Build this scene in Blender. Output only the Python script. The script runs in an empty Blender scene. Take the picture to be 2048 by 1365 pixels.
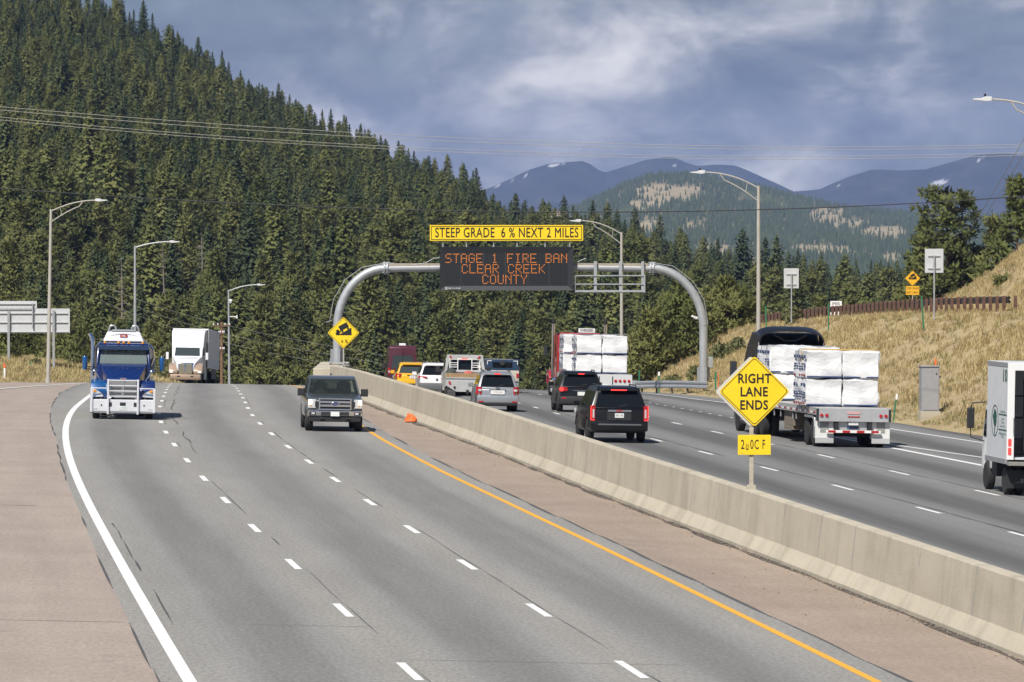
import bpy, bmesh, math, random
import numpy as np
from mathutils import Vector, Matrix
R = math.radians
scene = bpy.context.scene
col = scene.collection
rng = random.Random(11)
nrs = np.random.RandomState(7)

# ------------------------------------------------------------------ camera
FPX, HOR, EYE, CX, CY = 10333.4, 409.0, 7.441, 1024.0, 682.5
TILT = math.atan((CY - HOR) / FPX)
cd = bpy.data.cameras.new('camera'); cam = bpy.data.objects.new('camera', cd); col.objects.link(cam)
cd.sensor_fit = 'HORIZONTAL'; cd.sensor_width = 36.0; cd.lens = FPX / 2048 * 36.0
cd.clip_start = 1.0; cd.clip_end = 80000.0
cam.location = (0, 0, EYE); cam.rotation_euler = (math.pi / 2 - TILT, 0, 0)
scene.camera = cam

# ------------------------------------------------------------------ light
SUN_EL, SUN_AZ = R(50), R(207)          # azimuth from +Y towards +X: the sun stands behind the camera, a little left
w = bpy.data.worlds.new('World'); scene.world = w; w.use_nodes = True
nt = w.node_tree; nt.nodes.clear()
N = nt.nodes.new; Lk = nt.links.new
out = N('ShaderNodeOutputWorld'); bg = N('ShaderNodeBackground')
sky = N('ShaderNodeTexSky'); sky.sky_type = 'NISHITA'; sky.sun_disc = False
sky.sun_elevation = SUN_EL; sky.sun_rotation = SUN_AZ; sky.altitude = 2300; sky.air_density = 1.0; sky.dust_density = 0.6; sky.ozone_density = 1.5
bg.inputs['Strength'].default_value = 0.075
tc = N('ShaderNodeTexCoord')
def wmap(sx, sy, sz, loc=(0, 0, 0)):
    m = N('ShaderNodeMapping'); m.inputs['Scale'].default_value = (sx, sy, sz); m.inputs['Location'].default_value = loc
    Lk(tc.outputs['Generated'], m.inputs['Vector']); return m
def wnoise(m, scale, det, rough, dist=0.0):
    n = N('ShaderNodeTexNoise'); n.inputs['Scale'].default_value = scale; n.inputs['Detail'].default_value = det
    n.inputs['Roughness'].default_value = rough; n.inputs['Distortion'].default_value = dist
    Lk(m.outputs['Vector'], n.inputs['Vector']); return n
def wramp(src, stops):
    r = N('ShaderNodeValToRGB'); e = r.color_ramp.elements
    while len(e) < len(stops): e.new(0.5)
    for k, (p, c) in enumerate(stops): e[k].position = p; e[k].color = (c[0], c[1], c[2], 1)
    Lk(src, r.inputs['Fac']); return r
n1 = wnoise(wmap(13, 13, 36, (12.4, 1.6, 3.8)), 1.0, 9, 0.56, 0.45)
n2 = wnoise(wmap(40, 40, 66, (5.1, 4.7, 7.2)), 1.0, 8, 0.58, 0.3)
mx = N('ShaderNodeMix'); mx.data_type = 'FLOAT'; mx.inputs[0].default_value = 0.42
Lk(n1.outputs['Fac'], mx.inputs[2]); Lk(n2.outputs['Fac'], mx.inputs[3])
cl = wramp(mx.outputs[0], [(0.37, (0.9, 1.2, 2.1)), (0.44, (1.7, 2.1, 3.1)), (0.50, (3.0, 3.35, 4.2)), (0.565, (5.8, 5.9, 6.5)), (0.65, (12.0, 11.6, 11.4))])
cov = wramp(n1.outputs['Fac'], [(0.30, (0.55,) * 3), (0.5, (0.93,) * 3)])
mc = N('ShaderNodeMix'); mc.data_type = 'RGBA'
sz = N('ShaderNodeSeparateXYZ'); Lk(tc.outputs['Generated'], sz.inputs[0])
em = N('ShaderNodeMapRange'); em.interpolation_type = 'SMOOTHSTEP'; em.inputs[1].default_value = 0.10; em.inputs[2].default_value = 0.34; em.inputs[3].default_value = 1.0; em.inputs[4].default_value = 0.0
Lk(sz.outputs[2], em.inputs[0]); cm = N('ShaderNodeMath'); cm.operation = 'MULTIPLY'; Lk(cov.outputs['Color'], cm.inputs[0]); Lk(em.outputs[0], cm.inputs[1])
Lk(cm.outputs[0], mc.inputs[0]); Lk(sky.outputs['Color'], mc.inputs[6]); Lk(cl.outputs['Color'], mc.inputs[7])
Lk(mc.outputs[2], bg.inputs['Color']); Lk(bg.outputs[0], out.inputs['Surface'])
sd = bpy.data.lights.new('sun', 'SUN'); so = bpy.data.objects.new('sun', sd); col.objects.link(so)
sd.energy = 5.0; sd.angle = R(0.5); sd.color = (1.0, 0.95, 0.86)
sv = Vector((math.sin(SUN_AZ) * math.cos(SUN_EL), math.cos(SUN_AZ) * math.cos(SUN_EL), math.sin(SUN_EL)))
so.rotation_euler = (-sv).to_track_quat('-Z', 'Y').to_euler(); so.location = (0, 0, 120)
scene.view_settings.view_transform = 'Standard'; scene.view_settings.look = 'None'
scene.view_settings.exposure = 0.22; scene.view_settings.gamma = 1.0
scene.render.engine = 'CYCLES'
cy = scene.cycles
cy.use_denoising = True; cy.max_bounces = 6; cy.volume_bounces = 0; cy.transparent_max_bounces = 8
cy.diffuse_bounces = 2; cy.glossy_bounces = 3; cy.transmission_bounces = 4; cy.caustics_reflective = False; cy.caustics_refractive = False
cy.sample_clamp_indirect = 6.0

# ------------------------------------------------------------------ geometry of the place
def road_p(Y):
    """X of the dashed lane line the whole alignment is measured from"""
    q = min(Y, 215.0); t = (q - 180) / 100
    x = -8.37000778 - 8.56645082 * t + 2.9458918 * t * t + 0.77969947 * t ** 3
    if Y > 215: x += -0.061 * (Y - 215)
    return x
def road_v(Y):
    d = max(0.0, Y - 82.5)
    return -0.5 * 1.412e-4 * d * d if d < 425 else -0.5 * 1.412e-4 * 425 ** 2 - 0.06 * (d - 425)
def road_z(X, Y): return -0.019 * (max(-26, min(24, X)) + 3) + road_v(Y)
def tab(T):
    xs = [a for a, b in T]; ys = [b for a, b in T]
    return lambda Y: float(np.interp(Y, xs, ys))
o_bar = tab([(60, 7.2), (87, 7.05), (104, 6.95), (117, 6.86), (136, 6.7), (161, 6.6), (175, 6.5), (193, 6.24), (234, 5.5), (300, 5.1), (520, 5.1)])
o_A = tab([(60, 16.1), (123, 14.66), (146, 14.3), (170, 13.76), (183, 13.55), (220, 13.0), (300, 12.6), (520, 12.6)])
o_B = tab([(60, 19.9), (144, 18.03), (169, 17.54), (193, 17.0), (206, 16.74), (245, 16.35), (300, 16.2), (520, 16.2)])
o_C = tab([(60, 24.2), (163, 21.64), (178, 21.25), (221, 20.1), (245, 19.75), (300, 19.7), (520, 19.7)])
o_in = tab([(60, 35), (130, 26.6), (170, 22.95), (182, 21.8), (190, 21.25)])
o_SH = tab([(60, 38), (130, 29.5), (170, 26.55), (186, 25.7), (202, 24.95), (266, 23.75), (302, 23.95), (520, 24.2)])
o_EL = tab([(60, -7.4), (86, -7.35), (116, -7.27), (152, -7.23), (182, -7.19), (240, -7.1), (520, -7.1)])
o_YL = tab([(60, 3.72), (112, 3.7), (150, 3.56), (176, 3.63), (194, 3.76), (520, 3.76)])
o_pk = tab([(60, -7.95), (93, -7.78), (126, -7.58), (170, -7.5), (199, -7.93), (246, -8.66), (290, -8.6), (520, -8.6)])

def sm(a, b, t):
    t = max(0.0, min(1.0, (t - a) / (b - a))); return t * t * (3 - 2 * t)
SIL = ([-900, -300, 0, 200, 290, 400, 500, 600, 700, 760, 800, 870, 950, 1000, 1060, 1200, 1300, 1400, 1500, 1640, 2048, 2600],
       [-560, -260, -60, 2, 42, 100, 164, 214, 254, 277, 301, 332, 364, 412, 432, 447, 474, 508, 524, 538, 548, 548])
YB, YR = 540.0, 1250.0
def forest_z(X, Y):
    x = CX + X / Y * FPX
    zr = EYE + (HOR - float(np.interp(x, *SIL))) / FPX * YR - 10.6
    zb = -19.0
    t = (Y - YB) / (YR - YB)
    if t <= 1: return zb + (zr - zb) * max(0, t) ** 1.08
    return max(zr - 0.22 * (Y - YR), -95)
def wob(X, Y): return 0.16 * math.sin(X * 0.9 + Y * .31) + .12 * math.sin(X * .37 - Y * .83 + 1) + .07 * math.sin(X * 2.3 + Y * 1.7)
def fence_t(Y): return 11.0
def ground_z(X, Y):
    if Y > 700: return forest_z(X, Y)
    p = road_p(min(Y, 520)); s = X - p
    z = road_z(X, Y) - 0.12
    e = o_SH(Y) + 1.8; t = s - e
    if t > 0:
        z0 = road_z(p + e, Y) - 0.02
        k = 1 - sm(385, 450, Y)
        b = 4.75 * sm(-1.5, 11.5, t) - 4.75 * sm(-1.5, 11.5, 0)
        hill = 0.80 * max(0, min(t - 19.0, 30)) * (1 - sm(322, 372, Y))
        z = z0 + k * (b + wob(X, Y) * sm(0, 3, t) * (1 - sm(8.5, 10, t) + sm(19, 22, t)) + hill)
    if Y > 296 and X < -22.5:
        m = sm(296, 318, Y)
        z += m * (1 - .95 * sm(335, 388, Y)) * (0.12 + 0.014 * (Y - 300) + 0.12 * max(0, -25 - X) * (1 - 0.4 * sm(-40, -70, -X)) + 0.5 * wob(X, Y)) * sm(22.5, 27, -X)
    if Y > 400:
        f = sm(400, 600, Y); z = z * (1 - f) + forest_z(X, Y) * f
    return z

# ------------------------------------------------------------------ helpers
def lin(c):
    return tuple((v / 255 / 12.92 if v / 255 <= 0.04045 else ((v / 255 + 0.055) / 1.055) ** 2.4) for v in c)
MATS = {}
def mat(name, color, rough=0.5, metal=0.0, coat=0.0, emit=None, es=0.0, var=0.0, vscale=8.0, bump=0.0, spec=None):
    if name in MATS: return MATS[name]
    m = bpy.data.materials.new(name); m.use_nodes = True; MATS[name] = m
    t = m.node_tree; b = t.nodes['Principled BSDF']
    b.inputs['Base Color'].default_value = (*color, 1); b.inputs['Roughness'].default_value = rough
    b.inputs['Metallic'].default_value = metal; b.inputs['Coat Weight'].default_value = coat; b.inputs['Coat Roughness'].default_value = 0.06
    if spec is not None: b.inputs['Specular IOR Level'].default_value = spec
    if emit: b.inputs['Emission Color'].default_value = (*emit, 1); b.inputs['Emission Strength'].default_value = es
    if var > 0:
        c = t.nodes.new('ShaderNodeTexCoord'); n = t.nodes.new('ShaderNodeTexNoise')
        n.inputs['Scale'].default_value = vscale; n.inputs['Detail'].default_value = 6; n.inputs['Roughness'].default_value = 0.65
        t.links.new(c.outputs['Object'], n.inputs['Vector'])
        r = t.nodes.new('ShaderNodeValToRGB'); e = r.color_ramp.elements
        e[0].position = 0.3; e[1].position = 0.72
        e[0].color = (*[v * (1 - var) for v in color], 1); e[1].color = (*[min(1, v * (1 + var)) for v in color], 1)
        t.links.new(n.outputs['Fac'], r.inputs['Fac']); t.links.new(r.outputs['Color'], b.inputs['Base Color'])
        mr = t.nodes.new('ShaderNodeMapRange'); mr.inputs[3].default_value = max(0.03, rough - .1); mr.inputs[4].default_value = min(1, rough + .15)
        t.links.new(n.outputs['Fac'], mr.inputs[0]); t.links.new(mr.outputs[0], b.inputs['Roughness'])
        if bump > 0:
            bp = t.nodes.new('ShaderNodeBump'); bp.inputs['Strength'].default_value = bump; bp.inputs['Distance'].default_value = 0.05
            t.links.new(n.outputs['Fac'], bp.inputs['Height']); t.links.new(bp.outputs['Normal'], b.inputs['Normal'])
    return m
def mesh_obj(name, verts, faces, material, parent=None, smooth=False):
    me = bpy.data.meshes.new(name); me.from_pydata([tuple(v) for v in verts], [], faces)
    if material:
        for m in (material if isinstance(material, (list, tuple)) else [material]): me.materials.append(m)
    if smooth: me.shade_smooth()
    me.update()
    o = bpy.data.objects.new(name, me); col.objects.link(o)
    if parent is not None: o.parent = parent
    return o
def tag(o, label=None, cat=None, group=None, kind=None):
    if label: o['label'] = label
    if cat: o['category'] = cat
    if group: o['group'] = group
    if kind: o['kind'] = kind
    return o
def empty(name, loc=(0, 0, 0), rz=0.0, label=None, cat=None, group=None):
    o = bpy.data.objects.new(name, None); o.empty_display_size = 0.3; col.objects.link(o)
    o.location = loc; o.rotation_euler = (0, 0, rz); return tag(o, label, cat, group)
def copy_tree(o, parent=None):
    c = o.copy(); col.objects.link(c); c.parent = parent
    if parent is not None: c.matrix_parent_inverse = o.matrix_parent_inverse
    for ch in o.children: copy_tree(ch, c)
    return c

class B:
    """collects solids in one mesh"""
    def __init__(s): s.v = []; s.f = []; s.mi = []
    def add(s, vs, fs, mi=0):
        k = len(s.v); s.v += [tuple(v) for v in vs]; s.f += [[i + k for i in f] for f in fs]; s.mi += [mi] * len(fs); return s
    def box(s, c, d, rz=0.0, rx=0.0, ry=0.0, mi=0):
        m = Matrix.Rotation(rz, 3, 'Z') @ Matrix.Rotation(ry, 3, 'Y') @ Matrix.Rotation(rx, 3, 'X'); c = Vector(c)
        vs = [c + m @ Vector((x * d[0] / 2, y * d[1] / 2, z * d[2] / 2)) for x in (-1, 1) for y in (-1, 1) for z in (-1, 1)]
        return s.add(vs, [(0, 1, 3, 2), (4, 6, 7, 5), (0, 4, 5, 1), (2, 3, 7, 6), (0, 2, 6, 4), (1, 5, 7, 3)], mi)
    def tube(s, pts, r, seg=10, cap=True, mi=0):
        pts = [Vector(p) for p in pts]; n = len(pts); rr = [float(q) for q in r] if isinstance(r, (list, tuple)) else [float(r)] * n
        vs = []; ref = None
        for i, p in enumerate(pts):
            t = (pts[min(i + 1, n - 1)] - pts[max(i - 1, 0)]).normalized()
            if ref is None: ref = Vector((0, 0, 1)) if abs(t.z) < .9 else Vector((1, 0, 0))
            a = t.cross(ref).normalized(); b = a.cross(t).normalized(); ref = b
            for k in range(seg):
                q = 2 * math.pi * k / seg; vs.append(p + rr[i] * (math.cos(q) * a + math.sin(q) * b))
        fs = [(i * seg + k, i * seg + (k + 1) % seg, (i + 1) * seg + (k + 1) % seg, (i + 1) * seg + k) for i in range(n - 1) for k in range(seg)]
        if cap: fs += [tuple(range(seg))[::-1], tuple((n - 1) * seg + k for k in range(seg))]
        return s.add(vs, fs, mi)
    def lathe(s, prof, c=(0, 0, 0), axis='X', seg=24, mi=0):
        vs = []; c = Vector(c)
        for a, r in prof:
            for k in range(seg):
                q = 2 * math.pi * k / seg; y, z = r * math.cos(q), r * math.sin(q)
                vs.append(c + (Vector((a, y, z)) if axis == 'X' else Vector((y, a, z)) if axis == 'Y' else Vector((y, z, a))))
        n = len(prof)
        fs = [(i * seg + k, i * seg + (k + 1) % seg, (i + 1) * seg + (k + 1) % seg, (i + 1) * seg + k) for i in range(n - 1) for k in range(seg)]
        if prof[0][1] > 1e-4: fs.append(tuple(range(seg)))
        if prof[-1][1] > 1e-4: fs.append(tuple((n - 1) * seg + k for k in range(seg))[::-1])
        return s.add(vs, fs, mi)
    def prism(s, poly, hw, mi=0):
        """side profile (y, z) swept across x to half width hw (a number or hw(y, z))"""
        h = hw if callable(hw) else (lambda y, z: hw)
        n = len(poly)
        vs = [(-h(y, z), y, z) for y, z in poly] + [(h(y, z), y, z) for y, z in poly]
        fs = [tuple(range(n)), tuple(range(2 * n - 1, n - 1, -1))] + [(i, (i + 1) % n, n + (i + 1) % n, n + i) for i in range(n)]
        return s.add(vs, fs, mi)
    def slab(s, pts, th, mi=0):
        """planar polygon of 3-D points given thickness th along its normal"""
        P = [Vector(p) for p in pts]; n = len(P)
        nn = Vector((0, 0, 0))
        for i in range(n): nn += P[i].cross(P[(i + 1) % n])
        nn.normalize()
        vs = [p + nn * th / 2 for p in P] + [p - nn * th / 2 for p in P]
        fs = [tuple(range(n)), tuple(range(2 * n - 1, n - 1, -1))] + [(i, n + i, n + (i + 1) % n, (i + 1) % n) for i in range(n)]
        return s.add(vs, fs, mi)
    def build(s, name, material, parent=None, bevel=0.0, smooth=False, seg=2, loc=None, label=None):
        o = mesh_obj(name, s.v, s.f, material, parent)
        me = o.data
        if any(s.mi): me.polygons.foreach_set('material_index', s.mi)
        bm = bmesh.new(); bm.from_mesh(me); bmesh.ops.recalc_face_normals(bm, faces=bm.faces)
        if bevel > 0:
            es = [e for e in bm.edges if len(e.link_faces) == 2 and e.calc_face_angle(0) > R(25)]
            bmesh.ops.bevel(bm, geom=es, offset=bevel, segments=seg, profile=0.6, affect='EDGES', clamp_overlap=True)
        if smooth:
            for f in bm.faces: f.smooth = True
            for e in bm.edges:
                if len(e.link_faces) == 2 and e.calc_face_angle(0) > R(38): e.smooth = False
        bm.to_mesh(me); bm.free()
        if loc is not None: o.location = loc
        if label: o['label'] = label
        return o

def text(s, name, size, material, parent, M, xs=1.0, weight=0.0, ext=0.004, align='CENTER'):
    cu = bpy.data.curves.new(name, 'FONT'); cu.body = s; cu.size = size; cu.align_x = align; cu.align_y = 'CENTER'
    cu.extrude = ext; cu.offset = max(0.0, weight); cu.bevel_depth = max(0.0, -weight); cu.bevel_resolution = 0; cu.resolution_u = 3; cu.space_character = 1.08
    o = bpy.data.objects.new(name, cu); col.objects.link(o)
    dg = bpy.context.evaluated_depsgraph_get(); me = bpy.data.meshes.new_from_object(o.evaluated_get(dg))
    bpy.data.objects.remove(o); bpy.data.curves.remove(cu)
    me.materials.clear(); me.materials.append(material)
    me.transform(M @ Matrix.Diagonal((xs, 1, 1, 1)))
    o = bpy.data.objects.new(name, me); col.objects.link(o); o.parent = parent; return o
def facing(loc, front=True, rz=0.0):
    """text plane: letters upright, read from -Y (the camera side) at loc"""
    return Matrix.Translation(loc) @ Matrix.Rotation(rz, 4, 'Z') @ Matrix.Rotation(math.pi / 2, 4, 'X')
# ------------------------------------------------------------------ node helper for ground materials
class NT:
    def __init__(s, name):
        s.m = bpy.data.materials.new(name); s.m.use_nodes = True; s.t = s.m.node_tree; s.b = s.t.nodes['Principled BSDF']
    def n(s, kind, **kw):
        x = s.t.nodes.new(kind)
        for k, v in kw.items(): setattr(x, k, v)
        return x
    def l(s, a, b): s.t.links.new(a, b)
    def noise(s, vec, scale, det=6, rough=0.6, dist=0.0):
        x = s.n('ShaderNodeTexNoise'); x.inputs['Scale'].default_value = scale; x.inputs['Detail'].default_value = det
        x.inputs['Roughness'].default_value = rough; x.inputs['Distortion'].default_value = dist; s.l(vec, x.inputs['Vector']); return x.outputs['Fac']
    def ramp(s, src, stops):
        r = s.n('ShaderNodeValToRGB'); e = r.color_ramp.elements
        while len(e) < len(stops): e.new(0.5)
        for k, (p, c) in enumerate(stops): e[k].position = p; e[k].color = ((c,) * 3 if isinstance(c, float) else tuple(c)) + (1,)
        s.l(src, r.inputs['Fac']); return r.outputs['Color']
    def mixc(s, f, a, b, mode='MIX'):
        x = s.n('ShaderNodeMix', data_type='RGBA', blend_type=mode)
        for v, i in ((f, 0), (a, 6), (b, 7)):
            if hasattr(v, 'is_linked'): s.l(v, x.inputs[i])
            elif i == 0: x.inputs[0].default_value = v
            else: x.inputs[i].default_value = (*v, 1)
        return x.outputs[2]
    def math(s, op, a, b=None):
        x = s.n('ShaderNodeMath', operation=op)
        for v, i in ((a, 0), (b, 1)):
            if v is None: continue
            if hasattr(v, 'is_linked'): s.l(v, x.inputs[i])
            else: x.inputs[i].default_value = v
        return x.outputs[0]
    def mapping(s, vec, scale, rot=(0, 0, 0)):
        x = s.n('ShaderNodeMapping'); x.inputs['Scale'].default_value = scale; x.inputs['Rotation'].default_value = rot; s.l(vec, x.inputs['Vector']); return x.outputs['Vector']
    def bump(s, h, st, d=0.02):
        x = s.n('ShaderNodeBump'); x.inputs['Strength'].default_value = st; x.inputs['Distance'].default_value = d; s.l(h, x.inputs['Height']); s.l(x.outputs['Normal'], s.b.inputs['Normal'])

def asphalt(name, base, warm, lane, lane_shift, band, rough=0.85, speck=0.25):
    k = NT(name); uv = k.n('ShaderNodeTexCoord').outputs['UV']
    sx = k.n('ShaderNodeSeparateXYZ'); k.l(uv, sx.inputs[0])
    ph = k.math('MULTIPLY', k.math('ADD', sx.outputs[0], lane_shift), 2 * math.pi / lane)
    c = k.math('ADD', k.math('MULTIPLY', k.math('COSINE', ph), 0.5), 0.5)     # 1 on the lane lines, 0 mid lane
    st = k.noise(k.mapping(uv, (1.1, 0.012, 1)), 1.0, 4, 0.6)
    c2 = k.math('ADD', c, k.math('MULTIPLY', k.math('SUBTRACT', st, 0.5), 1.1))
    dark = [v * (1 - band) for v in base]; lite = [a * (1 + band * .55) * b for a, b in zip(base, warm)]
    col_ = k.ramp(c2, [(0.05, dark), (0.5, base), (1.0, lite)])
    g = k.noise(k.mapping(uv, (13, 4.5, 1)), 1.0, 5, 0.8); g2 = k.noise(k.mapping(uv, (0.8, 0.08, 1)), 1.0, 5, 0.65)
    f = k.ramp(g, [(0.25, 1 - speck), (0.75, 1 + speck)]); f2 = k.ramp(g2, [(0.3, 0.9), (0.7, 1.08)])
    col_ = k.mixc(1.0, k.mixc(1.0, col_, f, 'MULTIPLY'), f2, 'MULTIPLY')
    k.l(col_, k.b.inputs['Base Color']); k.b.inputs['Roughness'].default_value = rough; k.b.inputs['Specular IOR Level'].default_value = 0.3
    k.bump(g, 0.35, 0.01); return k.m
M_ASL = asphalt('asphalt_grey', (0.250, 0.244, 0.234), (1.0, .985, .95), 3.66, 0.0, 0.22, speck=.42)
M_ASR = asphalt('asphalt_dark', (0.172, 0.171, 0.170), (1.0, 1.0, 0.99), 3.66, -14.2, 0.36)
def pinkm(name, c0=(0.332, 0.274, 0.236), c1=(0.380, 0.318, 0.276)):
    k = NT(name); uv = k.n('ShaderNodeTexCoord').outputs['UV']
    a = k.noise(uv, 0.35, 6, 0.6); b = k.noise(k.mapping(uv, (12, 4.2, 1)), 1.0, 5, 0.8); c = k.noise(k.mapping(uv, (0.7, 0.05, 1)), 1, 5, .7)
    x = k.ramp(a, [(0.3, c0), (0.7, c1)])
    x = k.mixc(1.0, x, k.ramp(b, [(0.28, 0.74), (0.72, 1.26)]), 'MULTIPLY'); x = k.mixc(1.0, x, k.ramp(c, [(0.3, 0.88), (0.7, 1.06)]), 'MULTIPLY')
    st = k.noise(k.mapping(uv, (0.22, 0.10, 1)), 1.0, 8, 0.72, 0.8)
    x = k.mixc(k.ramp(st, [(0.60, 0.0), (0.72, 0.5)]), x, (0.11, 0.095, 0.085))
    k.l(x, k.b.inputs['Base Color']); k.b.inputs['Roughness'].default_value = 0.9; k.b.inputs['Specular IOR Level'].default_value = .25
    k.bump(b, 0.35, .01); return k.m
M_PINK = pinkm('reddish_shoulder_asphalt'); M_PINK2 = pinkm('brown_shoulder_asphalt', (0.300, 0.238, 0.192), (0.352, 0.284, 0.232))
def paint(name, c, wear=0.5):
    k = NT(name); uv = k.n('ShaderNodeTexCoord').outputs['UV']
    a = k.noise(k.mapping(uv, (9, 2.2, 1)), 1.0, 8, 0.75)
    x = k.mixc(k.ramp(a, [(0.62, 0.0), (0.72, wear)]), c, (0.22, 0.22, 0.21))
    k.l(x, k.b.inputs['Base Color']); k.b.inputs['Roughness'].default_value = 0.6; return k.m
M_WPAINT = paint('white_road_paint', (0.80, 0.80, 0.79), 0.5); M_YPAINT = paint('yellow_road_paint', (0.80, 0.40, 0.035), 0.35)
M_SEAL = mat('crack_seal_tar', (0.088, 0.085, 0.082), 0.7)

def strips(name, defs, material, parent=None, kind=None):
    """defs: list of (left offset fn, right offset fn, Y0, Y1, step, dz)"""
    vs = []; fs = []; uv = []
    for fa, fb, y0, y1, st, dz in defs:
        n = max(1, int(math.ceil((y1 - y0) / st))); k = len(vs)
        for i in range(n + 1):
            Y = y0 + (y1 - y0) * i / n; p = road_p(Y)
            for fn in (fa, fb):
                X = p + fn(Y); vs.append((X, Y, road_z(X, Y) + dz)); uv.append((fn(Y), Y))
        fs += [(k + 2 * i, k + 2 * i + 1, k + 2 * i + 3, k + 2 * i + 2) for i in range(n)]
    o = mesh_obj(name, vs, fs, material, parent)
    u = o.data.uv_layers.new(name='UVMap')
    idx = np.empty(len(o.data.loops), int); o.data.loops.foreach_get('vertex_index', idx)
    u.data.foreach_set('uv', np.array(uv)[idx].ravel())
    if kind: o['kind'] = kind
    return o
def wide(fa, fb, nsub, y0=55, y1=520, st=3.0, dz=0.0):
    return [((lambda Y, a=i / nsub: fa(Y) * (1 - a) + fb(Y) * a), (lambda Y, a=(i + 1) / nsub: fa(Y) * (1 - a) + fb(Y) * a), y0, y1, st, dz) for i in range(nsub)]
cst = lambda c: (lambda Y: c)
pl = lambda f, c: (lambda Y: f(Y) + c)
road_l = strips('road', wide(o_pk, pl(o_YL, .55), 4), M_ASL, kind='structure')
road_r = strips('road', wide(pl(o_bar, .75), pl(o_SH, 1.9), 6), M_ASR, kind='structure')
road_l['label'] = 'grey asphalt carriageway coming towards the viewer left of the barrier'; road_r['label'] = 'darker asphalt carriageway climbing away right of the barrier'
sh1 = strips('road_shoulder', wide(cst(-75), o_pk, 8, 55, 330), M_PINK, kind='structure'); sh1['label'] = 'wide reddish shoulder and ramp left of the white edge line'
sh2 = strips('road_shoulder', wide(pl(o_YL, .55), pl(o_bar, .15), 2), M_PINK2, kind='structure'); sh2['label'] = 'narrow reddish shoulder between yellow line and concrete barrier'
H3 = 0.004
def dash(fn, ys, L=3.05, wd=0.15): return [(pl(fn, -wd / 2), pl(fn, wd / 2), y - L / 2, y + L / 2, 1.0, H3) for y in ys]
def ext(ys, y0, y1, d=12.13):
    ys = list(ys); a = ys[0]; b = ys[-1]
    while a - d > y0: a -= d; ys.append(a)
    while b + d < y1: b += d; ys.append(b)
    return ys
L1Y = [82.45, 94.69, 106.88, 119.21, 131.31, 143.06, 154.94, 167.5, 179.8, 192.1, 204.4, 216.8, 229, 241.2]
L2Y = [83.55, 95.58, 107.77, 119.94, 131.63, 143.85, 155.63, 167.6, 180.2, 192.5, 204.6, 217, 229, 241]
AY = [122.08, 132.97, 144.91, 156.84, 169.32, 181.46]; BY = [143.27, 155.67, 168.22, 180.3, 192.3, 204.2]
dd = dash(cst(-3.70), ext(L1Y, 58, 400)) + dash(cst(0.0), ext(L2Y, 58, 400))
strips('lane_dashes', dd, M_WPAINT, road_l)
strips('lane_dashes', dash(o_A, ext(AY, 58, 400), wd=.13) + dash(o_B, ext(BY, 58, 400), wd=.13) + dash(o_C, list(np.arange(205, 300, 3.7)), .9, .11), M_WPAINT, road_r)
strips('white_edge_line', [(pl(o_EL, -.11), pl(o_EL, .11), 55, 420, 1.5, H3)], M_WPAINT, road_l)
strips('yellow_edge_line', [(pl(o_YL, -.08), pl(o_YL, .08), 55, 420, 1.5, H3)], M_YPAINT, road_l)
strips('white_edge_line', [(pl(o_C, -.11), pl(o_C, .11), 60, 192, 2, H3), (pl(o_in, -.08), pl(o_in, .08), 100, 189.5, 2, H3), (pl(o_SH, -.08), pl(o_SH, .08), 100, 400, 2, H3)], M_WPAINT, road_r)
strips('yellow_edge_line', [(pl(o_bar, 2.6), pl(o_bar, 2.75), 60, 400, 2, H3)], M_YPAINT, road_r)
# white line where the ramp leaves on the left
ramp = tab([(200, -30), (244, -14.5), (252, -12.3), (279, -9.8), (300, -8.4)])
strips('white_edge_line', [(pl(ramp, -.1), pl(ramp, .1), 215, 300, 2, H3)], M_WPAINT, sh1)
def cracks(fn, y0, y1, wmax, seed, gap=0.3, wv=0.02):
    r = random.Random(seed); y = y0; out_ = []
    while y < y1:
        L = r.uniform(3.0, 10.0)
        if r.random() > gap:
            a, b, c = r.uniform(0, 6), r.uniform(.15, .5), r.uniform(.4, 1) * wmax
            def ce(Y, a=a, b=b): return fn(Y) + wv * math.sin(Y * b + a) + wv * .25 * math.sin(Y * b * 2.7 + a * 2)
            def hw(Y, y=y, L=L, c=c): return c / 2 * max(0.3, min(1, 4 * (Y - y) / L, 4 * (y + L - Y) / L))
            out_.append(((lambda Y, ce=ce, hw=hw: ce(Y) - hw(Y)), (lambda Y, ce=ce, hw=hw: ce(Y) + hw(Y)), y, min(y + L, y1), .5, H3 + .001))
        y += L
    return out_
def cross(y, a, b, wd, sk=0.0):
    return [((lambda Y: a), (lambda Y: b), y - wd / 2, y + wd / 2, 1, H3 + .001)]
strips('crack_seal', cracks(o_pk, 72, 290, .075, 1, .42, .02) + cross(127.0, -26, -8.6, .07) + cross(91.0, -20, -7.9, .035) + cracks(pl(o_EL, .32), 60, 120, .06, 2, .45, .02), M_SEAL, sh1)
strips('crack_seal', cracks(pl(o_YL, .53), 60, 260, .10, 3, .12, .03) + cracks(cst(.14), 60, 240, .04, 4, .4, .015) + cracks(cst(-3.55), 60, 240, .035, 5, .45, .015)
       + cracks(cst(-3.15), 160, 300, .07, 6, .2, .06) + cross(91.0, -5.6, -3.4, .025) + cross(84.5, -3.5, 1.0, .022), M_SEAL, road_l)
strips('crack_seal', cracks(pl(o_A, .25), 60, 260, .09, 7, .1, .03) + cracks(pl(o_B, .25), 60, 280, .09, 8, .1, .03) + cracks(pl(o_C, -.35), 200, 300, .09, 9, .2, .03), M_SEAL, road_r)
k = NT('barrier_grime'); uvv = k.n('ShaderNodeTexCoord').outputs['Object']; k.l(k.ramp(k.noise(uvv, 3.0, 8, .7), [(0.35, (0.03, .026, .022)), (0.65, (.13, .105, .085))]), k.b.inputs['Base Color']); k.b.inputs['Roughness'].default_value = .95
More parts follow.
